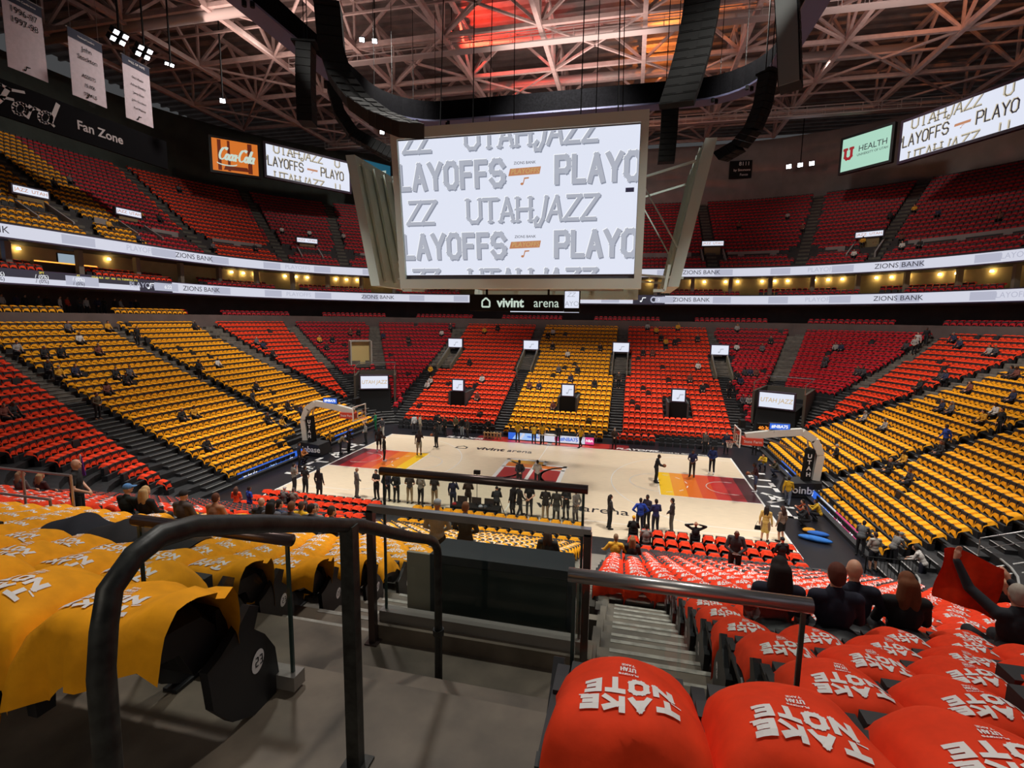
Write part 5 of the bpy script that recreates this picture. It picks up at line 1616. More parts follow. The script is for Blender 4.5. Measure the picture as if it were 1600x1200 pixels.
def figure(name, J, long_sleeve=True, short_legs=False, coat=0.0, hair='short', skirt=False, vox=.015, bag=False):
    """J: joint positions. Returns the meshes of body, top, trousers, hair, shoes"""
    V3 = Vector
    hip, chest, neck, head = V3(J['hip']), V3(J['chest']), V3(J['neck']), V3(J['head'])
    up = (neck - hip).normalized()
    look = J.get('look', (0, 1, 0))
    lk = V3(look).normalized()
    side = lk.cross(V3((0, 0, 1))).normalized()
    hup = side.cross(lk)
    R_ = Matrix((side, lk, hup)).transposed()
    trot = Matrix.Identity(3)
    tx = V3((1, 0, 0)); ty = up.cross(tx) * -1; ty = tx.cross(up) * -1 if False else up.cross(tx)
    trot = Matrix((tx, up.cross(tx), up)).transposed()
    wst = hip.lerp(chest, .45)
    def torso(g):
        return [('e', hip + up * .02, (.165 + g, .115 + g, .12 + g), trot), ('e', wst, (.142 + g, .105 + g, .16 + g), trot), ('e', chest, (.168 + g, .112 + g, .19 + g), trot),
                ('c', V3(J['shl']), V3(J['shr']), .058 + g, .058 + g), ('c', chest + up * .1, neck, .075 + g * .5, .06 + g * .5)]
    arms, arms_up, hands = [], [], []
    for s in 'lr':
        sh, el, wr = V3(J['sh' + s]), V3(J['el' + s]), V3(J['wr' + s])
        arms += [('c', sh, el, .052, .042), ('c', el, wr, .040, .027)]
        arms_up.append((sh, el, wr))
        d = (wr - el).normalized()
        hd = V3(J['hd' + s]) if 'hd' + s in J else d
        hd.normalize()
        w = hd.cross(V3((0, 1, 0)) if abs(hd.y) < .9 else V3((1, 0, 0))).normalized()
        pal = wr + hd * .05
        hands.append(('c', wr, pal + hd * .02, .028, .033))
        for q, ln_ in ((-.030, .062), (-.010, .075), (.010, .070), (.028, .052)):
            b = pal + w * q + hd * .03
            k = b + hd * ln_ * .5
            cu = hd.cross(w) * (.012 if s == 'l' else -.012)
            hands += [('c', b, k, .0115, .0105), ('c', k, k + hd * ln_ * .45 + cu, .0105, .009)]
        hands += [('c', wr + hd * .02 + w * -.02, wr + hd * .055 + w * -.052, .012, .010)]
    legs, feet = [], []
    for s in 'lr':
        h, k, a = V3(J['hp' + s]), V3(J['kn' + s]), V3(J['an' + s])
        legs += [('c', h, k, .086, .058), ('c', k, k.lerp(a, .35), .056, .056), ('c', k.lerp(a, .35), a, .056, .036)]
        t = V3(J['to' + s])
        feet.append([('c', a + V3((0, 0, -.03)), t, .040, .032), ('c', a, a + (a - t).normalized() * .05 + V3((0, 0, -.045)), .038, .034)])
    hd = [('e', head, (.074, .094, .112), R_), ('e', head + lk * .03 - hup * .055, (.055, .062, .055), R_), ('e', head + lk * .095 - hup * .012, (.014, .020, .024), R_),
          ('e', head + side * .074 - hup * .01, (.012, .022, .032), R_), ('e', head - side * .074 - hup * .01, (.012, .022, .032), R_), ('c', neck - up * .02, head - hup * .04, .053, .05),
          ('e', head + lk * .088 - hup * .062, (.024, .012, .010), R_)]
    body = fuse(name + '_body', torso(0) + arms + hands + legs + [q for f in feet for q in f] + hd, vox, [m_skin[0], m_blk, m_print])
    # eyes sit in the face of the same mesh
    mbx = MB()
    mbx.v = [tuple(v.co) for v in body.vertices]; mbx.f = [tuple(p.vertices) for p in body.polygons]; mbx.m = [0] * len(mbx.f)
    n0 = len(mbx.f)
    for s in (-1, 1):
        ell_mesh(mbx, head + lk * .082 + side * s * .032 + hup * .012, (.014, .010, .008), R_, 8, 6)
    for i in range(n0, len(mbx.f)): mbx.m[i] = 1
    body = mbx.mesh(name + '_body', [m_skin[0], m_blk], True)
    g = .016
    top = torso(g)
    for sh, el, wr in arms_up:
        e = sh.lerp(el, 1.0 if long_sleeve else .62)
        top.append(('c', sh, e, .066, .056 if long_sleeve else .062))
        if long_sleeve: top.append(('c', el, el.lerp(wr, .93), .054, .040))
    if coat:
        lo = hip - up * coat if not J.get('seated') else hip
        top += [('e', hip - up * .02, (.19, .14, .16), trot), ('c', hip + V3((.05, 0, 0)), lo + V3((.07, 0, 0)), .12, .125), ('c', hip - V3((.05, 0, 0)), lo - V3((.07, 0, 0)), .12, .125)]
    topm = fuse(name + '_top', top, vox, [m_blk])
    tr = [('e', hip + up * .0, (.172, .122, .115), trot)]
    for s in 'lr':
        h, k, a = V3(J['hp' + s]), V3(J['kn' + s]), V3(J['an' + s])
        if skirt:
            tr.append(('c', h, h.lerp(k, .75), .115, .115))
        elif short_legs:
            tr.append(('c', h, h.lerp(k, .93), .104, .086))
        else:
            tr += [('c', h, k, .100, .073), ('c', k, a + (k - a).normalized() * .05, .072, .056)]
    trm = fuse(name + '_trousers', tr, vox, [m_blk])
    shoes = [fuse(name + '_shoe', [('c', f[0][1], f[0][2], .050, .042), ('c', f[1][1], f[1][2], .048, .044)], vox, [m_blk]) for f in feet]
    hp = []
    if hair != 'bald':
        hp = [('e', head - lk * .014 + hup * .022, (.084, .098, .108), R_), ('e', head - lk * .045 - hup * .02, (.078, .068, .085), R_)]
        if hair == 'long':
            bk = head - lk * .07
            q1, q2 = bk - hup * .17 - lk * .015, bk - hup * .33 - lk * .03
            for s_ in (-1, 1):
                hp += [('c', bk + side * s_ * .025, q1 + side * s_ * .05, .078, .075), ('c', q1 + side * s_ * .05, q2 + side * s_ * .04, .075, .05)]
        if hair == 'cap':
            hp = [('e', head - lk * .005 + hup * .035, (.086, .104, .095), R_), ('e', head + lk * .12 + hup * .045, (.07, .07, .012), R_)]
    hm = None
    if hp:
        hm0 = fuse(name + '_hair', hp, .014, [m_blk], 2)
        # open the face: drop the shell in front of the brow
        mbh = MB(); keep = []
        for p in hm0.polygons:
            c = p.center - head
            if hair != 'cap' and c.dot(lk) > .045 and c.dot(hup) < .055: continue
            if hair == 'cap' and c.dot(lk) < .10 and c.dot(hup) < .005: continue
            keep.append(tuple(p.vertices))
        mbh.v = [tuple(v.co) for v in hm0.vertices]; mbh.f = keep; mbh.m = [0] * len(keep)
        hm = mbh.mesh(name + '_hair', [m_blk], True)
    return dict(body=body, top=topm, trousers=trm, shoes=shoes, hair=hm, hairkind=hair)
def stand(**k):
    J = dict(hip=(0, 0, .95), chest=(0, .0, 1.27), neck=(0, -.005, 1.48), head=(0, .025, 1.64), shl=(-.175, -.01, 1.42), shr=(.175, -.01, 1.42),
             ell=(-.245, -.03, 1.13), elr=(.245, -.03, 1.13), wrl=(-.26, .05, .88), wrr=(.26, .05, .88), hpl=(-.095, 0, .92), hpr=(.095, 0, .92),
             knl=(-.11, .02, .50), knr=(.11, .02, .50), anl=(-.125, -.03, .085), anr=(.125, -.03, .085), tol=(-.15, .13, .042), tor=(.15, .13, .042))
    J.update(k); return J
def sit(**k):
    J = dict(hip=(0, -.02, .52), chest=(0, -.05, .86), neck=(0, -.04, 1.07), head=(0, .0, 1.23), shl=(-.18, -.05, 1.01), shr=(.18, -.05, 1.01),
             ell=(-.25, .02, .76), elr=(.25, .02, .76), wrl=(-.14, .26, .66), wrr=(.14, .26, .66), hpl=(-.095, .02, .52), hpr=(.095, .02, .52),
             knl=(-.13, .44, .52), knr=(.13, .44, .52), anl=(-.13, .42, .09), anr=(.13, .42, .09), tol=(-.14, .57, .042), tor=(.14, .57, .042), seated=True)
    J.update(k); return J
FIG = {}
def fig(key):
    """poses are built the first time they are asked for"""
    if key in FIG: return FIG[key]
    pose, hair, sleeve, legs, coat = key
    J = {'stand': lambda: stand(),
         'front': lambda: stand(ell=(-.27, .02, 1.14), elr=(.27, .02, 1.14), wrl=(-.06, .22, .98), wrr=(.06, .22, .98), hdl=(.8, .2, -.5), hdr=(-.8, .2, -.5)),
         'cross': lambda: stand(ell=(-.26, .04, 1.16), elr=(.26, .04, 1.16), wrl=(.04, .20, 1.20), wrr=(-.04, .22, 1.14), hdl=(1, -.1, .1), hdr=(-1, -.1, .1)),
         'back': lambda: stand(ell=(-.26, -.10, 1.14), elr=(.26, -.10, 1.14), wrl=(-.06, -.17, .98), wrr=(.06, -.17, .98), hdl=(.9, 0, -.3), hdr=(-.9, 0, -.3)),
         'hips': lambda: stand(ell=(-.36, -.07, 1.18), elr=(.36, -.07, 1.18), wrl=(-.19, .05, 1.02), wrr=(.19, .05, 1.02), hdl=(.7, .3, -.5), hdr=(-.7, .3, -.5)),
         'phone': lambda: stand(elr=(.27, .08, 1.18), wrr=(.10, .16, 1.50), hdr=(0, 0, 1), hdl=(0, 0, -1)),
         'wide': lambda: stand(hpl=(-.10, 0, .92), hpr=(.10, 0, .92), knl=(-.17, .03, .5), knr=(.17, .02, .5), anl=(-.22, -.03, .085), anr=(.22, -.03, .085), tol=(-.26, .12, .042), tor=(.26, .12, .042)),
         'walk': lambda: stand(knl=(-.10, .16, .52), anl=(-.10, .22, .10), tol=(-.11, .38, .06), knr=(.10, -.03, .50), anr=(.10, -.22, .13), tor=(.11, -.09, .045), ell=(-.24, -.12, 1.15), wrl=(-.25, -.10, .90), elr=(.24, .05, 1.14), wrr=(.24, .22, .96)),
         'ball': lambda: stand(hip=(0, -.03, .92), chest=(0, .04, 1.23), neck=(0, .08, 1.43), head=(0, .13, 1.58), shl=(-.175, .06, 1.36), shr=(.175, .06, 1.36), ell=(-.27, .14, 1.12), elr=(.27, .14, 1.12), wrl=(-.13, .34, 1.02), wrr=(.13, .34, 1.02), hdl=(.1, 1, -.1), hdr=(-.1, 1, -.1)),
         'down': lambda: stand(chest=(0, .02, 1.27), neck=(0, .05, 1.47), head=(0, .11, 1.60), look=(0, .8, -.6), ell=(-.27, .06, 1.14), elr=(.27, .06, 1.14), wrl=(-.07, .26, 1.05), wrr=(.07, .26, 1.05), hdl=(.6, .6, .1), hdr=(-.6, .6, .1)),
         'lean': lambda: stand(hip=(0, -.06, .93), chest=(0, .10, 1.20), neck=(0, .22, 1.36), head=(0, .30, 1.49), shl=(-.175, .18, 1.31), shr=(.175, .18, 1.31), ell=(-.24, .28, 1.06), elr=(.24, .28, 1.06), wrl=(-.16, .46, .98), wrr=(.16, .46, .98)),
         'sit': lambda: sit(),
         'sitlook': lambda: sit(look=(.55, .83, 0)),
         'sitback': lambda: sit(ell=(-.33, -.02, .80), wrl=(-.40, .18, .70), elr=(.33, -.02, .80), wrr=(.40, .18, .70)),
         'armshead': lambda: sit(ell=(-.45, .0, 1.14), elr=(.45, .0, 1.14), wrl=(-.12, -.10, 1.25), wrr=(.12, -.10, 1.25), hdl=(1, -.1, .1), hdr=(-1, -.1, .1), look=(0, 1, .1)),
         'holdup': lambda: sit(ell=(-.36, .14, 1.18), wrl=(-.46, .24, 1.46), hdl=(.2, .2, 1), elr=(.30, .22, 1.0), wrr=(.18, .42, 1.20), hdr=(-.3, .3, .6)),
         'kneel': lambda: sit(hip=(0, -.05, .40), chest=(0, .08, .72), neck=(0, .14, .93), head=(0, .20, 1.07), shl=(-.18, .11, .87), shr=(.18, .11, .87), hpl=(-.095, 0, .40), hpr=(.095, 0, .40), knl=(-.20, .40, .42), knr=(.20, .34, .40), anl=(-.16, .10, .09), anr=(.16, .12, .09), tol=(-.17, .25, .04), tor=(.17, .27, .04), ell=(-.26, .30, .66), elr=(.26, .30, .66), wrl=(-.08, .46, .74), wrr=(.08, .46, .74)),
         }[pose]()
    FIG[key] = figure('person', J, sleeve, legs == 'short', coat, hair, legs == 'skirt')
    return FIG[key]
PC = {}
def cloth(c):
    if c not in PC: PC[c] = mat('cloth %d %d %d' % c, lin(*c), .85, noise=.08, scale=14)
    return PC[c]
N_PERSON = []
def person(label, loc, rz, pose='stand', top=(30, 30, 34), low=(22, 22, 26), hair='short', hc=(36, 26, 20), skin=0, sleeve=True, legs='long', coat=0.0, scale=1.0, shoe=(20, 20, 20), group=None, tiny=False):
    f = fig((pose, hair, sleeve, legs, coat))
    o = bpy.data.objects.new('person', f['body']); C.objects.link(o)
    o.location = loc; o.rotation_euler = (0, 0, rz); o.scale = (scale,) * 3
    tag(o, label, 'person', group)
    def mt(ob, m):
        ob.material_slots[0].link = 'OBJECT'; ob.material_slots[0].material = m
    mt(o, m_skin[skin])
    for nm, me, m in [('top', f['top'], cloth(top)), ('skirt' if legs == 'skirt' else 'trousers', f['trousers'], cloth(low))] + [('shoe', s, cloth(shoe)) for s in f['shoes']] + ([('cap' if hair == 'cap' else 'hair', f['hair'], cloth(hc))] if f['hair'] else []):
        if tiny and nm == 'shoe': continue
        c = bpy.data.objects.new(nm, me); C.objects.link(c); c.parent = o
        mt(c, m)
    N_PERSON.append(o)
    return o
def seat_at(x, y, free=True):
    c = [s for s in SEATS if not s.get('used')]
    return min(c, key=lambda s: (s['p'][0] - x) ** 2 + (s['p'][1] - y) ** 2)
def seated(label, x, y, pose='sit', keep=False, **k):
    s = seat_at(x, y)
    s['used'] = True
    p = s['p']
    q = Vector((0, .10 if s['k'] >= 0 else .05, 0)); c, n = math.cos(s['rz']), math.sin(s['rz'])
    return person(label, (p[0] - n * q.y, p[1] + c * q.y, p[2]), s['rz'], pose, **k), s

# --- on and around the court
BK, NV, GY = (22, 22, 25), (22, 28, 52), (92, 88, 84)
person('player in black long-sleeve warm-up standing in the west painted lane', (-10.9, -.5, 0), -1.2, 'stand', BK, BK, skin=2, scale=1.1, shoe=(220, 200, 200))
person('player in black jersey and shorts behind the west lane, near its top corner', (-12.6, 1.9, 0), -2.4, 'stand', (20, 20, 22), (20, 20, 22), skin=2, scale=1.1, sleeve=False, legs='short', shoe=(230, 230, 230))
person('player in dark top and grey shorts at the yellow edge of the west lane', (-9.17, 1.81, 0), .3, 'phone', (40, 24, 26), (120, 116, 108), skin=2, scale=1.12, sleeve=False, legs='short')
person('person in black holding a ball beyond the west three-point line', (-8.77, 4.36, 0), 2.6, 'ball', BK, BK, skin=2, scale=1.08)
person('player in black vest holding a ball at the east free-throw line', (8.37, -.08, 0), -1.4, 'ball', BK, BK, skin=2, scale=1.12)
person('player in dark blue printed shirt at the far edge of the east lane', (10.82, 1.87, 0), 2.9, 'front', (30, 34, 70), BK, skin=2, scale=1.08, sleeve=False)
person('player in blue warm-up top with pale sleeves beyond the east lane', (12.26, 3.02, 0), 2.7, 'front', (24, 40, 92), (18, 20, 30), skin=2, scale=1.12, shoe=(230, 225, 225))
person('player in dark red holding a ball on the east baseline', (14.35, -.3, 0), 1.3, 'ball', (58, 18, 22), (70, 80, 110), skin=2, scale=1.1, sleeve=False, legs='short', shoe=(225, 225, 225))
person('man in charcoal suit seen beyond the centre logo, behind the glass rail', (-.1, -3.4, 0), 0.5, 'back', (38, 34, 40), (38, 34, 40), coat=.2)
person('man in white shirt beside the charcoal suit near the centre logo', (1.0, -3.1, 0), 0.3, 'cross', (190, 186, 180), (30, 30, 36))
BALL = []
def ball(label, c):
    t = thing('basketball', label, 'ball', c, 0, 'basketballs')
    mb = MB(); ell_mesh(mb, (0, 0, 0), (.12, .12, .12), None, 16, 12); mb.build('leather', mat('ball leather', (.30, .09, .03), .6, bump=.1, scale=60), t, True)
    mb = MB()
    for R__ in (Matrix.Identity(3), Matrix.Rotation(PI / 2, 3, 'X'), Matrix.Rotation(PI / 2, 3, 'Y')):
        mb.tube([R__ @ Vector((.1195 * math.cos(a), .1195 * math.sin(a), 0)) for a in np.linspace(0, 2 * PI, 25)], .003, 4, caps=False)
    mb.build('seams', m_blk, t)
def held(o, dz=1.03, dy=.44):
    c, s, k = math.cos(o.rotation_euler.z), math.sin(o.rotation_euler.z), o.scale.x
    return (o.location.x - s * dy * k, o.location.y + c * dy * k, dz * k)
P_ = [o for o in N_PERSON if 'ball' in o['label']]
ball('basketball held beyond the west three-point line', held(P_[0])); ball('basketball held at the east free-throw line', held(P_[1])); ball('basketball held on the east baseline', held(P_[2]))
# the row of people along the near sideline, west to east
KH = (150, 128, 96)
for lab, x, y, rz, pose, top, low, kw in (
    ('man in grey T-shirt with dark jeans, westernmost by the near sideline', -12.9, -8.0, -.5, 'phone', (120, 118, 110), (34, 34, 44), dict(sleeve=False)),
    ('man in black short-sleeve top beside the grey T-shirt man', -12.0, -8.2, -.1, 'front', (26, 24, 26), (24, 24, 28), dict(sleeve=False)),
    ('person in black hooded coat standing alone by the near sideline', -10.9, -8.45, 0, 'stand', (28, 24, 28), (26, 22, 26), dict(hair='long', coat=.35, hc=(26, 22, 24))),
    ('man in grey suit facing east, alone by the near sideline', -8.86, -7.81, -.7, 'front', (92, 86, 84), (84, 78, 76), dict(coat=.12, hair='bald', skin=1)),
    ('security man in black polo with white badge, facing the stands', -7.6, -7.79, 2.9, 'cross', (18, 18, 20), (18, 18, 20), dict(sleeve=False)),
    ('man in navy suit jacket next to the security man', -6.9, -7.85, .1, 'back', (32, 34, 48), (30, 32, 44), dict(coat=.15)),
    ('man in black suit beside the navy jacket', -6.3, -7.9, .0, 'back', (24, 26, 28), (22, 22, 24), dict(coat=.15)),
    ('man in charcoal T-shirt and khaki trousers from behind', -5.5, -7.84, .1, 'front', (58, 52, 48), KH, dict(sleeve=False)),
    ('man in light grey shirt and black trousers from behind', -4.85, -7.8, -.2, 'front', (132, 128, 116), (22, 22, 24), {}),
    ('man in black shirt and khaki trousers with folded arms', -4.0, -7.84, .0, 'cross', (40, 36, 36), KH, dict(sleeve=False)),
    ('man in navy suit with a hand raised to his ear', -2.8, -8.1, -.1, 'phone', (34, 38, 62), (32, 36, 58), dict(coat=.15, skin=2)),
    ('man in brown suit standing on the near sideline', -2.0, -7.88, .3, 'cross', (54, 38, 28), (52, 36, 28), dict(coat=.15)),
    ('camera operator in black at the near broadcast desk', -.2, -8.6, .2, 'lean', BK, BK, dict(hair='cap', hc=(20, 20, 20))),
    ('person in long black coat beside the camera operator', .55, -8.0, 1.2, 'stand', (34, 30, 32), BK, dict(coat=.5)),
    ('man in dark suit stepping away, beside the long black coat', .95, -8.1, -.8, 'walk', (30, 28, 32), (26, 26, 30), dict(coat=.2)),
    ('security guard in black with clasped hands facing the stands', 1.43, -7.8, 3.1, 'front', (16, 16, 18), (16, 16, 18), dict(sleeve=False)),
    ('man in black coat and khaki trousers, first of four in a huddle', 2.35, -8.08, .1, 'front', (30, 28, 28), KH, dict(coat=.12)),
    ('man in dark green-grey coat, second of four in a huddle', 2.95, -8.2, .0, 'stand', (48, 48, 44), (30, 30, 30), dict(coat=.3)),
    ('man in black top behind the green-grey coat in a huddle', 3.4, -7.7, 2.8, 'cross', (22, 22, 24), BK, dict(hair='bald', skin=1)),
    ('man in light grey suit, easternmost of a huddle', 3.95, -8.1, .9, 'back', (120, 114, 108), (60, 54, 54), dict(coat=.12)),
    ('woman with long dark hair in charcoal, standing alone', 5.71, -8.4, -1.2, 'front', (58, 54, 54), (26, 26, 28), dict(hair='long')),
    ('man in bright blue track top with hands on hips', 7.2, -8.5, .1, 'hips', (28, 66, 170), (26, 28, 50), {}),
    ('man in dark top facing the bright blue track top', 7.55, -7.9, 2.5, 'cross', (40, 30, 48), (26, 26, 30), dict(skin=2)),
    ('man in navy sweater beside the bright blue track top', 7.95, -8.45, .4, 'cross', (34, 40, 92), (26, 26, 44), {}),
    ('man in dark brown jacket and grey trousers looking west', 8.75, -8.1, 1.3, 'front', (52, 42, 44), (92, 86, 80), {}),
    ('woman in golden jacket with black handbag near the court corner', 13.1, -7.9, -.4, 'stand', (206, 176, 96), (150, 120, 90), dict(hair='long', coat=.42, legs='skirt')),
    ('woman in beige cardigan and black dress near the court corner', 13.85, -7.75, .6, 'stand', (146, 126, 108), (22, 20, 22), dict(hair='long', hc=(60, 34, 24), legs='skirt')),
):
    kw = dict(kw)
    person(lab, (x, y, 0), rz, pose, top, low, scale=1.03, **kw)
# the far side: benches, tables, staff and players
for lab, x, y, rz, pose, top, low, kw in (
    ('man in white shirt by the far west bench', -12.63, 8.6, 1.0, 'stand', (196, 200, 204), (60, 60, 66), dict(skin=1)),
    ('man in cream sweater next to the white shirt at the far bench', -12.0, 8.5, -.8, 'stand', (176, 166, 146), (110, 104, 96), {}),
    ('person in bright green jacket at the far west corner', -16.4, 8.4, 2.2, 'front', (20, 128, 76), (20, 110, 66), {}),
    ('man in dark top and white trousers at the far west corner', -14.6, 6.3, 2.8, 'front', (60, 60, 64), (180, 178, 172), {}),
    ('man in grey sweatshirt on the west baseline', -14.87, 3.89, 2.4, 'front', (140, 138, 132), BK, {}),
    ('photographer in tan shirt on the west baseline', -15.0, .3, -1.0, 'lean', (128, 112, 82), BK, {}),
    ('man in black holding a ball on the west baseline', -14.75, 1.1, -1.4, 'ball', BK, BK, dict(skin=2)),
    ('man in navy shirt on the west baseline', -15.2, 1.8, -1.3, 'stand', (36, 42, 66), BK, {}),
    ('man in dark suit by the far bench', -10.2, 8.8, 2.9, 'cross', BK, (84, 84, 84), {}),
    ('second man in dark suit by the far bench, slightly east', -9.6, 8.5, 2.6, 'stand', (34, 34, 36), BK, {}),
    ('woman in black with long hair by the far bench', -8.0, 8.6, 2.9, 'stand', BK, (150, 160, 166), dict(hair='long')),
    ('woman in olive top by the far bench', -8.7, 8.9, 2.9, 'front', (108, 96, 70), BK, dict(hair='long')),
    ('man in charcoal suit by the far bench', -7.4, 8.3, 2.2, 'stand', (62, 58, 56), (60, 56, 54), {}),
    ('security man in black beside the west far stairs', -5.6, 8.7, PI, 'front', BK, BK, {}),
    ('volunteer in yellow shirt before the scoring table, westernmost', -2.75, 7.95, .1, 'front', (214, 166, 20), (40, 36, 40), dict(sleeve=False)),
    ('volunteer in yellow shirt leaning at the scoring table', -1.3, 7.8, .2, 'lean', (214, 166, 20), (40, 40, 50), dict(sleeve=False)),
    ('volunteer in yellow shirt standing by the middle of the scoring table', -.6, 7.85, .3, 'stand', (210, 160, 24), (36, 36, 44), dict(sleeve=False)),
    ('man in black kneeling height by the scoring table logo', .75, 7.9, .2, 'stand', (36, 38, 40), BK, {}),
    ('volunteer in yellow shirt with black jacket at the east end of the scoring table', 2.68, 7.6, 2.4, 'walk', (212, 164, 22), (34, 32, 34), dict(sleeve=False)),
    ('man in brown jacket beside the east far stairs', 5.4, 8.1, PI, 'front', (66, 52, 48), BK, dict(hc=(150, 140, 130))),
    ('man in charcoal standing among the black chairs at the far east end', 12.6, 8.9, 2.6, 'stand', (78, 70, 66), BK, {}),
    ('man in dark blue by the far east chairs', 14.2, 9.0, 2.9, 'stand', (30, 32, 56), BK, {}),
    ('man in black trousers under the east basket arm', 16.4, 9.4, 2.9, 'stand', BK, BK, {}),
    ('photographer with yellow vest crouching by the east baseline', 16.1, 5.2, 2.6, 'kneel', (200, 158, 30), (60, 70, 90), {}),
    ('man in yellow vest walking along the east apron', 15.6, -2.4, -.4, 'walk', (206, 160, 28), (110, 120, 138), {}),
    ('photographer in black and yellow crouching behind the east baseline', 16.6, 3.6, 1.6, 'kneel', (70, 62, 40), (40, 44, 60), {}),
    ('photographer with orange scarf seated on the east apron', 15.9, -4.6, 1.4, 'kneel', (150, 60, 24), (28, 28, 32), {}),
    ('photographer in yellow vest seated by the white board of the east apron', 16.6, -4.4, 1.2, 'kneel', (206, 164, 30), (26, 26, 32), dict(skin=1)),
    ('man in black suit seated on the east apron', 15.7, -5.5, 1.5, 'kneel', BK, BK, {}),
    ('man in white shirt and dark vest in the east stand gap', 19.2, 4.0, 1.6, 'front', (190, 186, 178), BK, {}),
    ('man in black suit with grey hair in the east stand gap', 19.9, 3.0, 1.5, 'front', BK, BK, dict(hc=(150, 150, 150))),
    ('photographer crouching with orange top on the west apron', -16.3, -2.6, -1.6, 'kneel', (190, 120, 60), BK, {}),
    ('man in navy standing behind the west boards', -15.9, -3.4, -1.2, 'stand', (34, 36, 54), BK, dict(skin=1)),
    ('child in yellow shirt by the west basket base', -16.6, 1.4, -1.0, 'stand', (220, 160, 20), (26, 24, 26), dict(scale=.85)),
):
    kw = dict(kw); sc = kw.pop('scale', 1.0)
    z = .0
    if abs(x) > 18.7: z = row_z(2)
    person(lab, (x, y, z), rz, pose, top, low, scale=sc, **kw)
# --- spectators in the near stands
S_ = seated
S_('man in sky-blue cap and dark green jacket, seen from behind', -4.72, -24.65, 'sitlook', top=(30, 38, 34), hair='cap', hc=(84, 132, 186))
S_('blonde woman next to the sky-blue cap', -4.2, -24.65, 'sit', top=(22, 22, 26), hair='long', hc=(196, 160, 110))
S_('man in dark cap between blonde and auburn heads', -3.4, -24.65, 'sit', top=(80, 70, 66), hair='cap', hc=(30, 28, 30))
S_('man with curly auburn hair in front of the amber shirts', -3.16, -23.78, 'sit', top=(170, 120, 90), hc=(92, 52, 34))
S_('bald man in black and yellow jersey seen from behind', -2.64, -23.2, 'sit', top=(30, 28, 28), hair='bald', sleeve=False)
S_('man in blue shirt turning sideways near the bald jersey man', -2.1, -22.9, 'sitlook', top=(56, 66, 92), hc=(30, 22, 18))
S_('dark-haired woman in grey by the handrail bend', -1.6, -23.78, 'sit', top=(90, 92, 100), hair='long', hc=(26, 22, 22))
S_('auburn-haired person just above the black handrail', -1.08, -23.78, 'sit', top=(70, 66, 70), hc=(110, 70, 46))
S_('dark-haired man beside the auburn-haired person', -.56, -23.78, 'sitlook', top=(34, 34, 38), hc=(36, 26, 22))
S_('man with grey hair half hidden behind the dark-haired man', -1.0, -22.6, 'sitlook', top=(120, 116, 110), hc=(110, 104, 98))
S_('man in black jacket with short hair in profile, near the rail post', .10, -23.78, 'sitlook', top=(24, 24, 26), hc=(60, 48, 40))
S_('person in yellow hooded top among orange shirts', -2.1, -21.6, 'sit', top=(226, 172, 20), hc=(70, 50, 40))
S_('woman with very long dark hair in navy, beside the hooded sweater man', 7.95, -28.15, 'sit', top=(24, 26, 44), hair='long', hc=(30, 18, 16))
S_('man in navy hooded sweater with cropped reddish hair, second of the seated pair', 8.47, -28.15, 'sit', top=(26, 28, 46), hc=(96, 48, 34))
S_('heavy bald man in dark navy jacket, seen from behind', 9.2, -27.28, 'sitback', top=(22, 26, 42), hair='bald', scale=1.06)
S_('woman with wavy auburn hair in black, beside the bald man', 9.75, -27.28, 'sit', top=(20, 20, 22), hair='long', hc=(112, 64, 34))
o_, s_ = S_('white-haired man in charcoal sweater raising an orange shirt', 10.6, -27.28, 'holdup', top=(38, 40, 46), hair='short', hc=(170, 160, 146))
S_('woman with brown hair in black at the near east edge', 15.54, -19.4, 'sitlook', top=(24, 24, 26), hair='long', hc=(170, 130, 100))
S_('fan in yellow jersey with white sleeves beside the lower stairs', 6.18, -17.65, 'sitback', top=(214, 160, 40), hc=(120, 96, 70))
S_('woman with brown hair and black top beside the yellow jersey fan', 6.7, -17.65, 'sit', top=(30, 26, 26), hair='long', hc=(130, 90, 56))
S_('person in yellow cap and black jacket by the front floor row', 6.75, -9.9, 'sit', top=(26, 24, 24), hair='cap', hc=(230, 170, 20))
S_('man in light grey jacket seated by the front floor row', 7.4, -10.65, 'sit', top=(140, 136, 130))
S_('woman with straight dark hair in black, seen through the guard glass', 4.64, -22.0, 'sit', top=(22, 20, 22), hair='long', hc=(52, 30, 24))
S_('man in black leaning back with both hands behind his head', 9.68, -10.0, 'armshead', top=(20, 20, 24), hc=(60, 44, 36), hair='bald', skin=1)
S_('person in grey hooded top among the west floor chairs', -11.54, -10.65, 'sit', top=(110, 108, 104), hair='cap', hc=(196, 190, 186))
S_('second person in grey hooded top among the west floor chairs', -10.9, -10.65, 'sit', top=(128, 124, 112), hc=(90, 84, 80))
S_('woman in grey sweater at the west edge of the orange block', -12.24, -22.0, 'sitlook', top=(90, 86, 84), hair='long', hc=(150, 120, 90))
S_('woman in dark print with blonde hair at the west edge of the orange block', -12.76, -21.15, 'sit', top=(70, 44, 44), hair='long', hc=(170, 140, 100))
person('man in grey shirt and pale cap standing with his back to us, beyond the glass', (2.5, -23.7, row_z(13)), .1, 'front', (140, 138, 132), BK, hair='cap', hc=(150, 152, 158), skin=1)
person('man in black shirt with short auburn hair standing beyond the glass', (3.1, -23.6, row_z(13)), -.1, 'front', (30, 28, 28), BK, hc=(120, 76, 48), scale=.98)
person('heavy man in charcoal jacket standing in the orange rows, looking down at papers', (10.0, -16.45, row_z(5)), 3.0, 'down', (44, 42, 44), BK, hair='bald', skin=2, scale=1.08)
person('person in black with a black beret standing among the near east chairs', (12.7, -12.0, row_z(0)), .1, 'front', (22, 22, 24), BK, hair='cap', hc=(20, 20, 22))
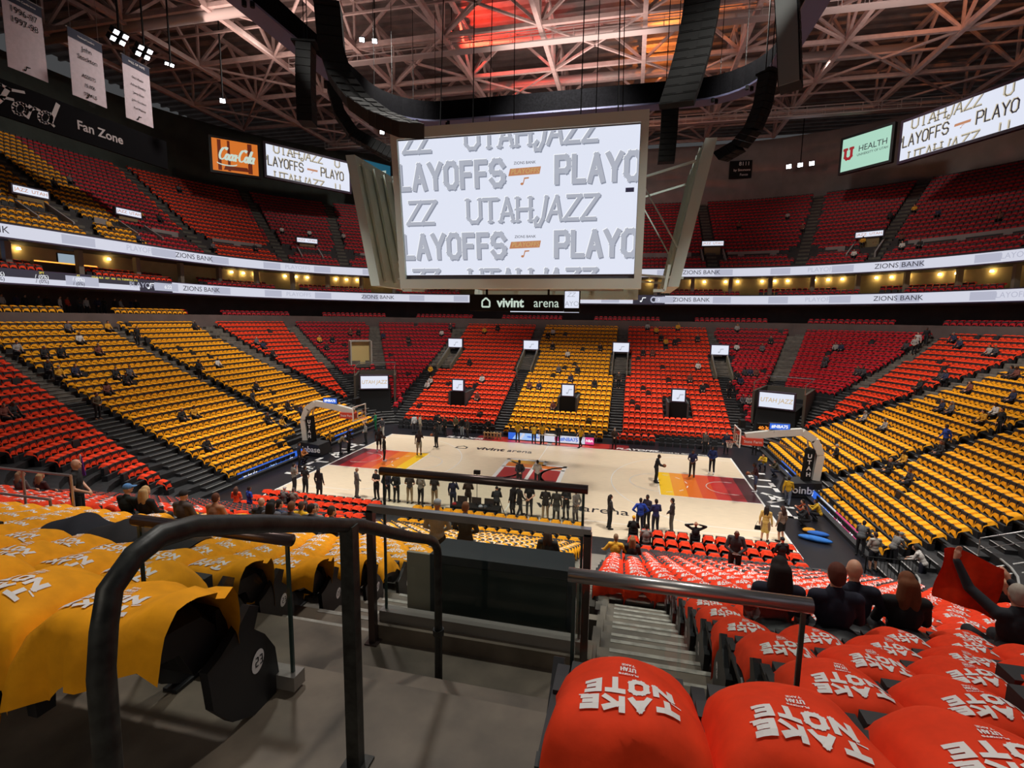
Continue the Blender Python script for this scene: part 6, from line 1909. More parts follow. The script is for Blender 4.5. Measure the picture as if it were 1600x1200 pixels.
person('usher in black polo with white stripes on the west stairs', (-6.1, -24.65, row_z(14) + .0), -.9, 'front', (16, 16, 18), (16, 16, 18), hair='bald', sleeve=False, scale=1.05)
person('woman in cream hooded top and shorts by the black barrier', (16.9, -9.9, 0), .2, 'front', (176, 170, 158), (34, 34, 40), legs='short', hc=(70, 50, 40))
person('man in grey shirt leaning by the corner platforms', (17.0, -8.4, 0), -.6, 'lean', (80, 82, 84), (30, 30, 34))
person('man in white shirt bending behind the black barrier', (18.3, -10.7, 0), .9, 'lean', (190, 184, 176), (44, 46, 60))
person('man in white cap leaning by the corner platforms', (17.9, -9.3, 0), -1.2, 'lean', (110, 108, 104), (34, 34, 40), hair='cap', hc=(120, 120, 116))
person('man in dark grey suit walking among the west floor chairs', (-8.6, -12.9, row_z(0)), -.9, 'walk', (72, 68, 66), (60, 56, 56), coat=.15)
person('person in blue sleeveless jersey standing among the west floor chairs', (-12.4, -12.2, 0.05), -.4, 'front', (22, 66, 160), (26, 40, 90), skin=1, sleeve=False)
person('person in orange shirt standing beside the blue jersey', (-13.0, -12.4, 0.05), .2, 'front', (226, 88, 40), (40, 36, 40), sleeve=False, hair='long', hc=(90, 60, 44))
# --- small figures in the far stands, standing in gangways and on the concourse
FARP = [(-17.55, 31.61), (-18.13, 29.8), (-10.94, 31.65), (-12.5, 30.77), (-11.98, 22.9), (-9.38, 19.4), (-8.86, 15.9), (-15.1, 18.52), (-15.1, 17.65), (-3.38, 30.77), (-3.9, 29.9), (-2.86, 27.27), (-0.78, 25.52), (-1.3, 22.02), (0.78, 22.02), (0.26, 20.27), (2.86, 19.4), (2.86, 27.27), (-0.78, 15.03), (-3.9, 18.52), (-2.86, 18.52), (8.34, 32.52), (9.38, 31.65), (11.98, 32.52), (9.89, 29.9), (10.41, 29.02), (11.46, 29.02), (7.82, 26.4), (8.86, 26.4), (14.05, 29.9), (13.54, 23.77), (12.5, 21.15), (13.54, 19.4), (18.79, 32.37), (18.08, 28.05), (20.63, 27.57), (21.82, 29.05), (17.18, 21.98), (18.05, 22.76), (18.56, 22.67), (19.07, 22.55), (17.35, 21.09), (27.14, 25.35), (27.55, 25.03), (27.37, 18.92), (27.06, 19.33), (25.26, 22.38), (25.62, 23.21), (16.99, 17.6), (17.5, 17.52), (31.83, 21.7), (34.72, 15.15), (34.83, 14.64), (34.76, 20.17), (34.49, 18.67), (30.63, 13.31), (30.7, 12.8), (32.58, 8.93), (32.58, 8.41), (27.32, 6.33), (27.32, 5.29), (27.32, 2.17), (28.2, 2.69), (22.07, -0.69), (21.2, -1.21), (21.2, -3.29), (23.82, -0.69), (23.82, 8.93), (23.82, 5.81), (-34.33, -7.81), (-33.45, -6.77), (-33.45, -5.73), (-35.2, -3.13), (-33.45, -3.13), (-31.7, -7.81), (-30.82, -7.81), (-30.82, -6.77), (-29.95, -4.69), (-29.07, -4.69), (-29.95, -3.65), (-28.2, -6.77), (-23.82, -5.21), (-23.82, -4.17), (-20.32, -6.77), (-29.95, 2.51), (-29.95, 4.59), (-36.95, 9.27), (-36.95, 0.51), (-36.95, -2.61), (-33.25, 13.49), (-32.38, 13.43), (-30.7, 12.8), (-30.39, 20.71), (-28.87, 19.83), (-28.83, 25.09), (-28.04, 25.76), (-29.45, 21.95), (-25.05, 26.72), (-21.73, 27.24), (-21.2, -0.01), (-22.07, 3.55), (-20.32, 0.51), (-21.2, 4.07), (-25.57, 4.07), (-27.16, -12.82), (-27.06, -13.33), (29.95, 4.25), (29.95, 8.41), (28.95, 12.67)]
TOPS = [(30, 28, 30), (24, 24, 30), (150, 146, 142), (60, 56, 60), (40, 44, 70), (200, 196, 190), (110, 60, 50), (206, 150, 40), (34, 34, 36), (90, 86, 90)]
HAIRS = [(36, 26, 20), (80, 54, 36), (24, 20, 18), (150, 116, 76), (120, 112, 104)]
TW = {(30, 28, 30): 'black', (24, 24, 30): 'dark', (150, 146, 142): 'light grey', (60, 56, 60): 'charcoal', (40, 44, 70): 'navy', (200, 196, 190): 'white', (110, 60, 50): 'rust-red', (206, 150, 40): 'yellow', (34, 34, 36): 'near-black', (90, 86, 90): 'grey'}
for i, (x, y) in enumerate(FARP):
    tp = TOPS[int(rng.integers(0, len(TOPS)))]
    hk = ('short', 'long', 'short', 'cap')[int(rng.integers(0, 4))]
    o, s = seated('x', x, y, ('sit', 'sitlook')[i % 2], top=tp, low=(28, 28, 34), hair=hk, hc=HAIRS[int(rng.integers(0, 5))], skin=int(rng.integers(0, 3)), group='spectators in the far stands', tiny=True)
    o['label'] = 'spectator in %s top, %s, %s from block edge, %s row up' % (TW[tp], s['b'].replace(' block', ''), ordinal(s['j']), ordinal(s['k'] + 1))
for i, (x, y, z) in enumerate([(-41.6, 7.96, 17.05), (-46.36, 12.49, 20.41), (-46.17, 14.6, 20.41), (-50.4, 8.49, 23.21), (-43.2, 6.37, 18.17), (-52.3, 23.39, 26.01), (-40.49, 22.68, 18.17), (-41.83, 29.72, 21.53), (-39.47, 32.58, 21.53), (-35.97, 35.81, 21.53), (20.62, 44.81, 23.21), (26.7, 45.13, 24.33), (27.42, 41.51, 22.09), (33.38, 33.77, 19.29), (36.42, 37.48, 22.65), (38.31, 36.99, 23.21), (38.99, 34.21, 22.09), (32.08, 34.69, 19.29), (30.55, 32.82, 17.61), (36.3, 30.1, 18.73), (33.57, 32.61, 18.73), (35.17, 31.22, 18.73), (41.18, 27.87, 20.41), (-48.8, 5.84, 22.09), (-41.63, 17.2, 17.61)]):
    tp = TOPS[int(rng.integers(0, len(TOPS)))]
    s = min(UPSEATS, key=lambda q: (q['p'][0] - x) ** 2 + (q['p'][1] - y) ** 2 + (q['p'][2] - z) ** 2)
    UPSEATS.remove(s)
    c, n = math.cos(s['rz']), math.sin(s['rz'])
    o = person('x', (s['p'][0] - n * .1, s['p'][1] + c * .1, s['p'][2]), s['rz'], 'sit', tp, (28, 28, 34), hair='short', skin=i % 3, group='spectators in the upper deck', tiny=True)
    o['label'] = 'spectator in %s top, upper deck, %s counting round from the west' % (TW[tp], ordinal(i + 1))
for i, yy in enumerate(list(np.arange(-3.5, 9.5, .82))):
    tp = [(34, 36, 34), (26, 26, 28), (190, 186, 182), (176, 172, 170), (196, 70, 50), (40, 40, 66), (60, 60, 62)][int(rng.integers(0, 7))]
    person('standing guest behind the west concourse rail, %s from the south' % ordinal(i + 1), (-43.2 - .3 * (i % 2), float(yy), ZC), -PI / 2 + float(rng.normal(0, .5)), ('stand', 'front', 'cross')[i % 3], tp, (30, 30, 36), skin=i % 3, group='guests on the west concourse', tiny=True)
for i, (kd, t, k, tp) in enumerate((('left', 1.4, 20, BK), ('left', 1.5, 13, BK), ('left', 1.3, 7, (44, 44, 50)), ('far', 5.3, 9, (52, 50, 46)), ('far', -15.7, 9, (220, 160, 30)), ('far', -5.2, 7, BK), ('far', 16.0, 8, BK), ('fr', 32, 20, (150, 146, 140)), ('fr', 32.5, 22, BK), ('fr', 33, 21, (180, 176, 170)), ('left', -9.0, 10, (84, 74, 56)), ('right', .2, 8, (30, 60, 140)), ('right', .3, 11, BK), ('right', .0, 14, BK))):
    x, y = bowl((kd, t), k * PITCH_D - .3)
    person('person standing in an aisle of the %s, %s row up' % ({'left': 'west end', 'far': 'far side', 'fr': 'east corner', 'right': 'east end'}[kd], ordinal(k + 1)), (x, y, row_z(k)), {'left': -PI / 2, 'far': PI, 'fr': 2.4, 'right': PI / 2}[kd], ('stand', 'front', 'walk')[i % 3], tp, BK, skin=i % 3, group='people standing in far aisles', tiny=True)

# ---- build the seats and shirts (people have been seated by now: s['used'])
for s in SEATS:
    if s.get('used'): s['shirt'] = False
def pick(cond, n):
    c = sorted([s for s in SEATS if s['px'] > 0 and cond(s)], key=lambda s: -s['px'])
    return c[:n]
ind_seat = {id(s) for s in pick(lambda s: True, 300)}
ind_shirt = {}
for cn in ('amber', 'orange', 'red'):
    ind_shirt[cn] = {id(s) for s in pick(lambda s: s['shirt'] and s['c'] == cn, 300)}
def where(s):
    if 'floor' in s['b'] or 'courtside' in s['b']:
        return '%s, %s chair from the west, %s' % (s['b'], ordinal(s['j']), 'front row' if s['k'] == -1 and 'court' in s['b'] else ordinal(-(-3 - s['k']) + 1) + ' row')
    far = 'aisle' if s['b'] in ('near amber block', 'near orange block') else 'block edge'
    return '%s, %s from %s, %s row up' % (s['b'], ordinal(s['j']), far, ordinal(s['k'] + 1))
first_seat = None
bright = None
for s in SEATS:
    if id(s) in ind_seat:
        t = thing('arena_seat', 'black seat, ' + where(s), 'seat', s['p'], s['rz'], 'seats of the ' + s['b'])
        for nm in ('backrest', 'seat_pan', 'armrest', 'leg'):
            o = bpy.data.objects.new(nm, SP[nm]); C.objects.link(o); o.parent = t
        if s['end']:
            o = bpy.data.objects.new('end_panel', SP['end_panel', s['end']]); C.objects.link(o); o.parent = t
            b = bpy.data.objects.new('number_badge', SP['badge', s['end']]); C.objects.link(b); b.parent = o; b['label'] = 'white oval badge with the row number'
            if s['px'] > 60:
                e = bpy.data.objects.new('seat_number', SP['digits', s['end']]); C.objects.link(e); e.parent = o
    if s['shirt'] and id(s) in ind_shirt[s['c']]:
        i = int(rng.integers(0, 4))
        key, pk = (s['c'], i, 0), (i, 0)
        if s['v'] == 'hole': key, pk = (s['c'], i, 'hole'), None
        elif s['end'] == 1 and s['k'] in (16, 18, 19, 20, 22): key, pk = (s['c'], 0, s['end']), (0, s['end'])
        sh = bpy.data.objects.new(s['c'] + '_shirt', SHM[key]); C.objects.link(sh)
        sh.scale = (1 if s['b'].startswith('near') else .97, 1, 1); sh.location = s['p']; sh.rotation_euler = (0, 0, s['rz'] + float(rng.normal(0, .03)))
        tag(sh, '%s T-shirt, %s' % (s['c'] if s['c'] != 'red' else 'dark red', where(s)), 'T-shirt', '%s shirts of the %s' % (s['c'], s['b']))
        if pk and s['b'].startswith('near'):
            q = bpy.data.objects.new('printed_lettering', PRM[pk]); C.objects.link(q); q.parent = sh; q['label'] = 'white upside-down TAKE NOTE print'
# mass versions
us_ = (-1, -.6, .6, 1); ss_ = [0.0, _cl[2], _cl[3], _cl[6], _cl[8]]
TS = np.array([shirt_pt(u, q, .5) for u in us_ for q in ss_]) * np.array([.97, 1, 1])
TF_ = [(i * 5 + j, (i + 1) * 5 + j, (i + 1) * 5 + j + 1, i * 5 + j + 1) for i in range(3) for j in range(4)]
mbs = MB(); mbs.box(-.22, .22, .0, .16, .34, .72); mbs.box(-.24, .24, .02, .30, .0, .30)
TB_ = np.array(mbs.v); TBF = [f for f in BOXF] + [tuple(i + 8 for i in f) for f in BOXF]
MASS = {'amber': 1, 'orange': 2, 'red': 3}
def mass(name, items, tv, tf, mats, mi, label, cat):
    V, F, M_ = [], [], []
    n = 0
    for s in items:
        c, q = math.cos(s['rz']), math.sin(s['rz'])
        p = np.empty_like(tv)
        p[:, 0] = tv[:, 0] * c - tv[:, 1] * q + s['p'][0]
        p[:, 1] = tv[:, 0] * q + tv[:, 1] * c + s['p'][1]
        p[:, 2] = tv[:, 2] + s['p'][2]
        V.append(p)
        F += [tuple(i + n for i in f) for f in tf]
        M_ += [mi(s)] * len(tf)
        n += len(tv)
    me = bpy.data.meshes.new(name)
    me.from_pydata(np.concatenate(V).tolist(), [], F)
    for m in mats: me.materials.append(m)
    me.polygons.foreach_set('material_index', M_)
    o = bpy.data.objects.new(name, me); C.objects.link(o)
    return tag(o, label, cat, None, 'stuff')
rest = [s for s in SEATS if id(s) not in ind_seat] + UPSEATS
mass('arena_seats', rest, TB_, TBF, [m_seatd], lambda s: 0, 'all the remaining black seats filling the lower and upper stands', 'seats')
for cn, mt, wd in (('amber', m_amber, 'amber'), ('orange', m_orange, 'orange'), ('red', m_red, 'dark red')):
    mass(cn + '_shirts', [s for s in SEATS + UPSEATS if s['shirt'] and s['c'] == cn and id(s) not in ind_shirt[cn]], TS, TF_, [mt], lambda s: 0,
         'all the remaining %s T-shirts covering seats in distant stands' % wd, 'T-shirts')

# ---------------------------------------------------------------- baskets
for sgn, wd in ((1, 'east'), (-1, 'west')):
    X = lambda x: sgn * x
    t = thing('basketball_hoop', 'portable basketball hoop at the %s end with white arm and glass backboard' % wd, 'basketball hoop', (X(16.6), 0, 0))
    o = Vector(t.location)
    def L_(x, y, z): return (X(x) - o.x, y, z)
    m_arm = mat('white enamel', (.62, .60, .54), .4)
    mb = MB()
    mb.add([L_(16.0, -.75, .05), L_(18.0, -.75, .05), L_(18.0, .75, .05), L_(16.0, .75, .05), L_(16.2, -.7, .85), L_(17.9, -.7, 1.0), L_(17.9, .7, 1.0), L_(16.2, .7, .85)], BOXF)
    b = mb.build('base', mat('padded black base', (.012, .012, .013), .5), t)
    text('coinbase', .62, m_print, (X(17.1), -.80, .5), (1, 0, 0), (0, 0, 1), t, 'base_lettering', bold=.01)
    mb = MB(); mb.beam(L_(17.2, 0, .8), L_(17.35, 0, 2.9), .5, .42, up=(1, 0, 0)); mb.build('post_pad', m_blk, t)
    for k, ch in enumerate('UTAH'):
        text(ch, .36, m_print, (X(17.26 + .0), -.26, 2.5 - k * .38), (1, 0, 0), (0, 0, 1), t, 'pad_lettering', bold=.01)
    mb = MB()
    pts = [L_(17.75, 0, 1.0), L_(17.9, 0, 2.6), L_(17.5, 0, 3.5), L_(16.8, 0, 3.95), L_(15.2, 0, 3.75), L_(13.6, 0, 3.45)]
    for a, q in zip(pts, pts[1:]): mb.beam(a, q, .42, .36, up=(0, 1, 0))
    mb.build('arm', m_arm, t)
    mb = MB(); mb.beam(L_(16.9, 0, 2.6), L_(15.0, 0, 3.3), .1); mb.tube([L_(17.6, .3, 1), L_(17.2, .3, 3.6)], .05, 8); mb.build('strut', m_steel, t)
    mb = MB(); mb.box(*sorted((L_(13.11, 0, 0)[0], L_(13.16, 0, 0)[0])), -.9, .9, 2.9, 3.97)
    gp = mb.build('backboard', m_glass, t)
    mb = MB()
    for (y0, z0, y1, z1) in ((-.9, 2.92, .9, 2.92), (-.9, 3.95, .9, 3.95), (-.88, 2.9, -.88, 3.97), (.88, 2.9, .88, 3.97)):
        mb.beam(L_(13.13, y0, z0), L_(13.13, y1, z1), .07, .07)
    for (y0, z0, y1, z1) in ((-.3, 3.1, .3, 3.1), (-.3, 3.55, .3, 3.55), (-.3, 3.1, -.3, 3.55), (.3, 3.1, .3, 3.55)):
        mb.beam(L_(13.1, y0, z0), L_(13.1, y1, z1), .05, .05)
    mb.build('backboard_frame', m_white, gp)
    mb = MB(); mb.tube([L_(12.73 + .23 * math.cos(a), .23 * math.sin(a), 3.05) for a in np.linspace(0, 2 * PI, 25)], .012, 6, caps=False); mb.beam(L_(12.97, 0, 3.05), L_(13.12, 0, 3.05), .12, .03); mb.build('rim', mat('rim orange', (.7, .12, .03), .4), t)
    mb = MB()
    for k in range(12):
        a0, a1 = 2 * PI * k / 12, 2 * PI * (k + .5) / 12
        for dr in (1, -1):
            mb.tube([L_(12.73 + r * math.cos(a0 + dr * q), r * math.sin(a0 + dr * q), z) for r, q, z in ((.225, 0, 3.04), (.17, .26, 2.85), (.13, .52, 2.65))], .005, 4)
    mb.build('net', m_white, t)
    mb = MB(); mb.box(*sorted((L_(13.4, 0, 0)[0], L_(14.6, 0, 0)[0])), -.3, .3, 2.95, 3.4); mb.build('arm_pad', mat('red advert pad', (.62, .06, .03), .5), t)
    text('State Farm', .24, m_print, (X(14.0), -.31, 3.18), (1, 0, 0), (0, 0, 1), t, 'pad_lettering')
    mb = MB(); mb.box(*sorted((L_(14.9, 0, 0)[0], L_(16.1, 0, 0)[0])), -.1, .1, 3.98, 4.42); h = mb.build('arm_sign', m_bezk, t)
    mb = MB(); mb.quad((min(L_(14.93, 0, 0)[0], L_(16.07, 0, 0)[0]), -.105, 4.01), (max(L_(14.93, 0, 0)[0], L_(16.07, 0, 0)[0]), -.105, 4.01), (max(L_(14.93, 0, 0)[0], L_(16.07, 0, 0)[0]), -.105, 4.39), (min(L_(14.93, 0, 0)[0], L_(16.07, 0, 0)[0]), -.105, 4.39)); mb.build('lit_face', e_blue, h)
    text('#NBA75', .26, e_hi, (X(15.5), -.115, 4.2), (1, 0, 0), (0, 0, 1), t, 'sign_lettering', bold=.008)
    mb = MB(); mb.box(*sorted((L_(13.2, 0, 0)[0], L_(13.5, 0, 0)[0])), -.35, .35, 4.05, 4.5)
    mb.build('shot_clock', m_blk, t)

# ---------------------------------------------------------------- lit boards on the floor
def led_board(label, p0, p1, h, cols, words, lean=.12):
    """free-standing board, looking to the court"""
    fr, L, x, n = frame_of(p0, p1, 0)
    t = thing('led_board', label, 'advertising board', (p0[0], p0[1], 0))
    o = Vector((p0[0], p0[1], 0))
    f = lambda u, v, w=0.0: tuple(Vector(fr(u, v, w - lean * v)) - o)
    mb = MB(); mb.add([f(0, 0, -.25), f(L, 0, -.25), f(L, h, -.12), f(0, h, -.12), f(0, 0, 0), f(L, 0, 0), f(L, h, 0), f(0, h, 0)], BOXF); mb.build('housing', m_bezk, t)
    u = 0
    for frac, m in cols:
        mb = MB(); mb.quad(f(u * L + .01, .06, .006), f((u + frac) * L, .06, .006), f((u + frac) * L, h - .05, .006), f(u * L + .01, h - .05, .006)); mb.build('lit_face', m, t)
        u += frac
    upv = Vector(f(0, 1, 0)) - Vector(f(0, 0, 0))
    for u, wd, m, sz in words:
        text(wd, sz, m, Vector(f(u * L, h * .5, .012)) + o, x, upv, t, 'board_lettering', bold=.01)
    return t, f, L
t, f, L = led_board('lit scoring table front with blue, white and red panels before the far seats', (-3.75, 8.62), (3.7, 8.62), .72, [(.10, e_blue), (.10, e_white), (.12, e_lblue), (.48, e_white), (.10, e_white), (.10, e_mag)], [(.72, '#NBA75', e_blue, .42), (.30, 'NBA FINALS', e_blue, .2), (.95, 'NBA', e_hi, .3)], 0)
mb = MB()
for u in (.05, .16, .24): mb.quad(f(u * L, .1, .01), f(u * L + .55, .1, .01), f(u * L + .95, .66, .01), f(u * L + .4, .66, .01))
mb.build('lit_stripe', e_lblue, t)
mb = MB(); mb.add([f(.58 * L + .22 * math.cos(a), .36 + .22 * math.sin(a), .011) for a in np.linspace(0, 2 * PI, 17)[:-1]], [tuple(range(16))]); mb.build('red_mark', e_mag, t)
mb = MB(); mb.box(0, 7.45, .1, .85, .70, .76); mb.build('table_top', m_blk, t)
led_board('lit board on the east apron, blue then white then magenta', (17.35, .2), (17.35, -7.3), .62, [(.28, e_blue), (.30, e_white), (.42, e_mag)], [(.12, '75', e_hi, .3), (.43, 'NBA75', e_blue, .34), (.68, 'NBA', e_hi, .34), (.88, '75', e_hi, .4)], .25)
led_board('short blue lit board beyond the east basket', (17.35, 6.0), (17.35, 2.6), .62, [(1, e_blue)], [(.5, 'NBA', e_hi, .34)], .25)
led_board('long blue lit board on the west apron, magenta at its far end', (-17.35, -7.4), (-17.35, 1.4), .62, [(.74, e_blue), (.26, e_mag)], [(.12, '#NBA75', e_hi, .34), (.36, 'NBA', e_lblue, .36), (.58, '75', e_hi, .36), (.86, 'MLS', e_hi, .3)], .25)
led_board('short blue lit board beyond the west basket', (-17.35, 3.4), (-17.35, 6.2), .62, [(1, e_blue)], [(.5, '75', e_hi, .4)], .25)

# ---------------------------------------------------------------- loose things at courtside
t = thing('broadcast_desk', 'black broadcast desk with screens and gear on the near sideline', 'desk', (-1.0, -9.0, 0))
mb = MB(); mb.box(-1.5, 1.1, -.35, .35, .68, .74); mb.box(-1.5, 1.1, -.38, -.34, 0, .74); mb.box(-1.5, -1.45, -.35, .35, 0, .7); mb.box(1.05, 1.1, -.35, .35, 0, .7); mb.build('table', m_blk, t)
for i, x in enumerate((-1.0, -.2, .5)):
    q = thing('monitor', 'small black monitor on the broadcast desk, %s from the west' % ordinal(i + 1), 'monitor', (-1.0 + x, -8.9, .74), 0, 'broadcast monitors')
    mb = MB(); mb.box(-.26, .26, -.02, .02, .10, .42); mb.build('case', mat('monitor back', (.03, .035, .045), .4), q)
    mb = MB(); mb.box(-.1, .1, -.08, .08, 0, .012); mb.box(-.02, .02, -.02, .02, 0, .12); mb.build('stand', m_blk, q)
for i, (x, c) in enumerate(((-1.35, (150, 30, 30)), (-.65, (170, 170, 172)), (.1, (160, 162, 166)), (.35, (60, 64, 70)))):
    mb = MB(); mb.lathe([(0, .12), (.08, .11), (.12, .05), (.12, 0), (0, 0)], n=10)
    q = mb.build('headset_case', cloth(c), None, True); q.location = (-1.0 + x, -9.15, .74)
    tag(q, '%s rounded gear case on the broadcast desk' % ('red', 'pale grey', 'silver', 'dark grey')[i], 'case', 'gear on the broadcast desk')
t = thing('light_stand', 'thin black light stand rising beside the broadcast desk', 'light stand', (-1.35, -8.35, 0))
mb = MB(); mb.tube([(0, 0, .2), (0, 0, 2.3)], .018, 8); mb.build('pole', m_blk, t)
for k in range(3):
    a = k * 2.1; mb = MB(); mb.tube([(0, 0, .6), (.4 * math.cos(a), .4 * math.sin(a), 0)], .014, 6); mb.build('leg', m_blk, t)
mb = MB(); mb.box(-.17, .17, -.08, .08, 2.25, 2.45); mb.build('lamp_head', m_blk, t)
t = thing('camera_tripod', 'black television camera on tripod by the near sideline', 'camera', (-.25, -8.1, 0))
for k in range(3):
    a = k * 2.1 + .4; mb = MB(); mb.tube([(0, 0, 1.15), (.38 * math.cos(a), .38 * math.sin(a), 0)], .02, 6); mb.build('leg', m_blk, t)
mb = MB(); mb.box(-.1, .1, -.3, .2, 1.16, 1.42); mb.tube([(0, .2, 1.3), (0, .42, 1.3)], .07, 12); mb.build('camera_body', m_blk, t)
t = thing('ball_rack', 'pale wooden slatted rack beside the scoring table', 'rack', (-5.15, 8.45, 0))
for k in range(6): 
    mb = MB(); mb.box(-.75 + k * .29, -.67 + k * .29, -.1, .1, .0, .62); mb.build('slat', mat('pale wood', (.62, .42, .20), .6), t)
mb = MB(); mb.box(-.8, .85, -.06, .06, .18, .24); mb.box(-.8, .85, -.06, .06, .5, .56); mb.build('crossbar', mat('pale wood', (.62, .42, .20), .6), t)
t = thing('push_cart', 'small white-topped cart standing before the scoring table', 'cart', (-.05, 7.95, 0))
mb = MB(); mb.box(-.7, .7, -.25, .25, .80, .86); mb.build('cart_top', m_white, t)
for sx in (-.62, .62):
    for sy in (-.2, .2):
        mb = MB(); mb.tube([(sx, sy, 0), (sx * .9, sy, .8)], .022, 6); mb.build('leg', m_blk, t)
for i, (x, y, c, w) in enumerate(((15.55, -7.2, (40, 110, 190), 'big blue bag lying on the east apron'), (15.9, -6.5, (34, 96, 180), 'smaller blue bag behind the big blue one'), (15.6, -6.1, (206, 140, 24), 'folded yellow jacket on the east apron'))):
    mb = MB(); ell_mesh(mb, (0, 0, 0), ((.75, .24, .13), (.5, .2, .12), (.32, .22, .1))[i], Matrix.Rotation((-.35, -.2, .3)[i], 3, 'Z'), 14, 8); q = mb.build('bag' if i < 2 else 'jacket', cloth(c), None, True); q.location = (x, y, .11)
    tag(q, w, 'bag' if i < 2 else 'jacket')
t = thing('handbag', 'small black handbag hanging from the golden-jacket woman', 'handbag', (12.72, -8.05, .62))
mb = MB(); mb.add([(-.14, -.05, 0), (.14, -.05, 0), (.14, .05, 0), (-.14, .05, 0), (-.11, -.03, .2), (.11, -.03, .2), (.11, .03, .2), (-.11, .03, .2)], BOXF); mb.build('bag', m_blk, t)
mb = MB(); mb.tube([(-.1, 0, .19), (.0, .05, .42), (.1, 0, .19)], .01, 6); mb.build('strap', m_blk, t)
# shirt held up by the white-haired man: a hanging sheet with folds
hx, hy, hz = o_.location
mb = MB()
mb.grid(lambda u, v: (-.52 + .62 * u + .03 * math.sin(5 * v), .34 + .07 * math.sin(7 * u + 2 * v), 1.52 - .16 * u - .62 * v + .04 * math.sin(4 * u)), np.linspace(0, 1, 14), np.linspace(0, 1, 12))
mb.grid(lambda u, v: (-.52 + .62 * u + .03 * math.sin(5 * v), .36 + .07 * math.sin(7 * u + 2 * v), 1.52 - .16 * u - .62 * v + .04 * math.sin(4 * u)), np.linspace(0, 1, 14), np.linspace(0, 1, 12))
q = mb.build('held_shirt', m_orange, None, True); q.location = (hx, hy, hz)
tag(q, 'orange T-shirt held up in the raised hands of the white-haired man', 'T-shirt')
# paper and pennant
mb = MB(); mb.box(-.12, .12, -.09, .09, 0, .006); q = mb.build('paper_sheet', m_print); q.location = (9.97, -16.78, row_z(5) + 1.12); q.rotation_euler = (.4, 0, 3.0); tag(q, 'white paper held by the heavy man in charcoal', 'paper')
t = thing('pennant', 'white and purple pennant on a stick beside the usher', 'flag', (-6.55, -24.2, row_z(14) + 1.05))
mb = MB(); mb.tube([(0, 0, -.1), (.02, 0, .75)], .014, 6); mb.build('stick', m_white, t)
mb = MB(); mb.prism([(-.12, .22), (.02, .22), (.04, .72)], lambda a, b, d: (a, d, b), .015); mb.build('pennant_cloth', mat('pale violet cloth', (.62, .55, .78), .7), t)
mb = MB(); mb.prism([(.02, .20), (.13, .24), (.045, .72)], lambda a, b, d: (a, d, b), .015); mb.build('pennant_cloth', mat('violet cloth', (.12, .02, .30), .7), t)
# dark coats left over the near amber seats
for i, (x, k, c, w) in enumerate(((.2, 19, (24, 26, 36), 'navy coat thrown over the amber seats'), (.85, 19, (30, 28, 30), 'black coat over a seat back beside the navy coat'), (1.5, 19, (26, 26, 28), 'black coat lying over the next seat back'), (11.4, 19, (24, 26, 44), 'navy coat over an orange-shirted seat'), (12.6, 19, (26, 24, 28), 'black coat on the seat back farther east'))):
    mb = MB(); mb.grid(lambda u, v: (-.36 + .72 * u, -.30 + .5 * v + .03 * math.sin(6 * u), .93 - .1 * abs(2 * u - 1) ** 2 - .08 * (2 * v - 1) ** 2 + .02 * math.sin(9 * u + 5 * v)), np.linspace(0, 1, 12), np.linspace(0, 1, 10))
    mb.grid(lambda u, v: (-.36 + .72 * u, -.30 + .5 * v + .03 * math.sin(6 * u), .915 - .1 * abs(2 * u - 1) ** 2 - .08 * (2 * v - 1) ** 2 + .02 * math.sin(9 * u + 5 * v)), np.linspace(0, 1, 12), np.linspace(0, 1, 10))
    q = mb.build('coat', cloth(c), None, True); q.location = (x, Y(k), row_z(k)); tag(q, w, 'coat', 'coats left on the near seats')

# ---------------------------------------------------------------- railings and platforms of the near corners
def railing(label, pts, h, mid=1, m=None, bars=False, name='railing'):
    t = thing(name, label, 'railing', pts[0])
    o = Vector(pts[0]); m = m or m_steel
    mb = MB()
    P2 = [Vector(p) - o for p in pts]
    mb.tube([p + Vector((0, 0, h)) for p in P2], .028, 8)
    for q in range(mid): mb.tube([p + Vector((0, 0, h * (q + 1) / (mid + 1))) for p in P2], .018, 6)
    mb.build('rail', m, t)
    for p in P2:
        mb = MB(); mb.tube([p, p + Vector((0, 0, h))], .026, 8); mb.build('post', m, t)
    if bars:
        mb = MB()
        for a, b in zip(P2, P2[1:]):
            n = int((b - a).length / .13)
            for i in range(1, n): mb.tube([a.lerp(b, i / n) + Vector((0, 0, .08)), a.lerp(b, i / n) + Vector((0, 0, h))], .009, 5)
        mb.build('bar', m, t)
    return t
railing('black barrier with upright bars at the near east court corner', [(16.2, -10.9, 0), (17.4, -10.9, 0), (18.6, -10.6, 0)], 1.05, 0, m_blk, True, 'barrier')
railing('second black barrier with upright bars beneath the corner platforms', [(18.9, -11.9, 0), (20.3, -12.6, 0), (21.6, -13.4, 0)], 1.05, 0, m_blk, True, 'barrier')
railing('sloping steel railing on the bare corner platforms', [(20.2, -10.6, row_z(3)), (21.4, -11.2, row_z(5)), (22.6, -11.8, row_z(7))], .9, 1)
railing('long black guard rail before the near orange rows', [(9.6, -13.5, row_z(1)), (11.4, -13.5, row_z(1)), (13.6, -13.5, row_z(1))], .85, 2, m_blk, False, 'guard_rail')
railing('pinkish metal railing of the west stair opening, farther one', [(-8.0, -25.3, row_z(15)), (-6.7, -25.3, row_z(15)), (-5.3, -25.3, row_z(15))], 1.35, 0, mat('warm steel rail', (.48, .40, .38), .35, .7))
railing('pinkish metal railing of the west stair opening, nearer one', [(-8.0, -25.9, row_z(15)), (-6.7, -25.9, row_z(15)), (-5.05, -25.9, row_z(15))], 1.05, 0, mat('warm steel rail', (.48, .40, .38), .35, .7))
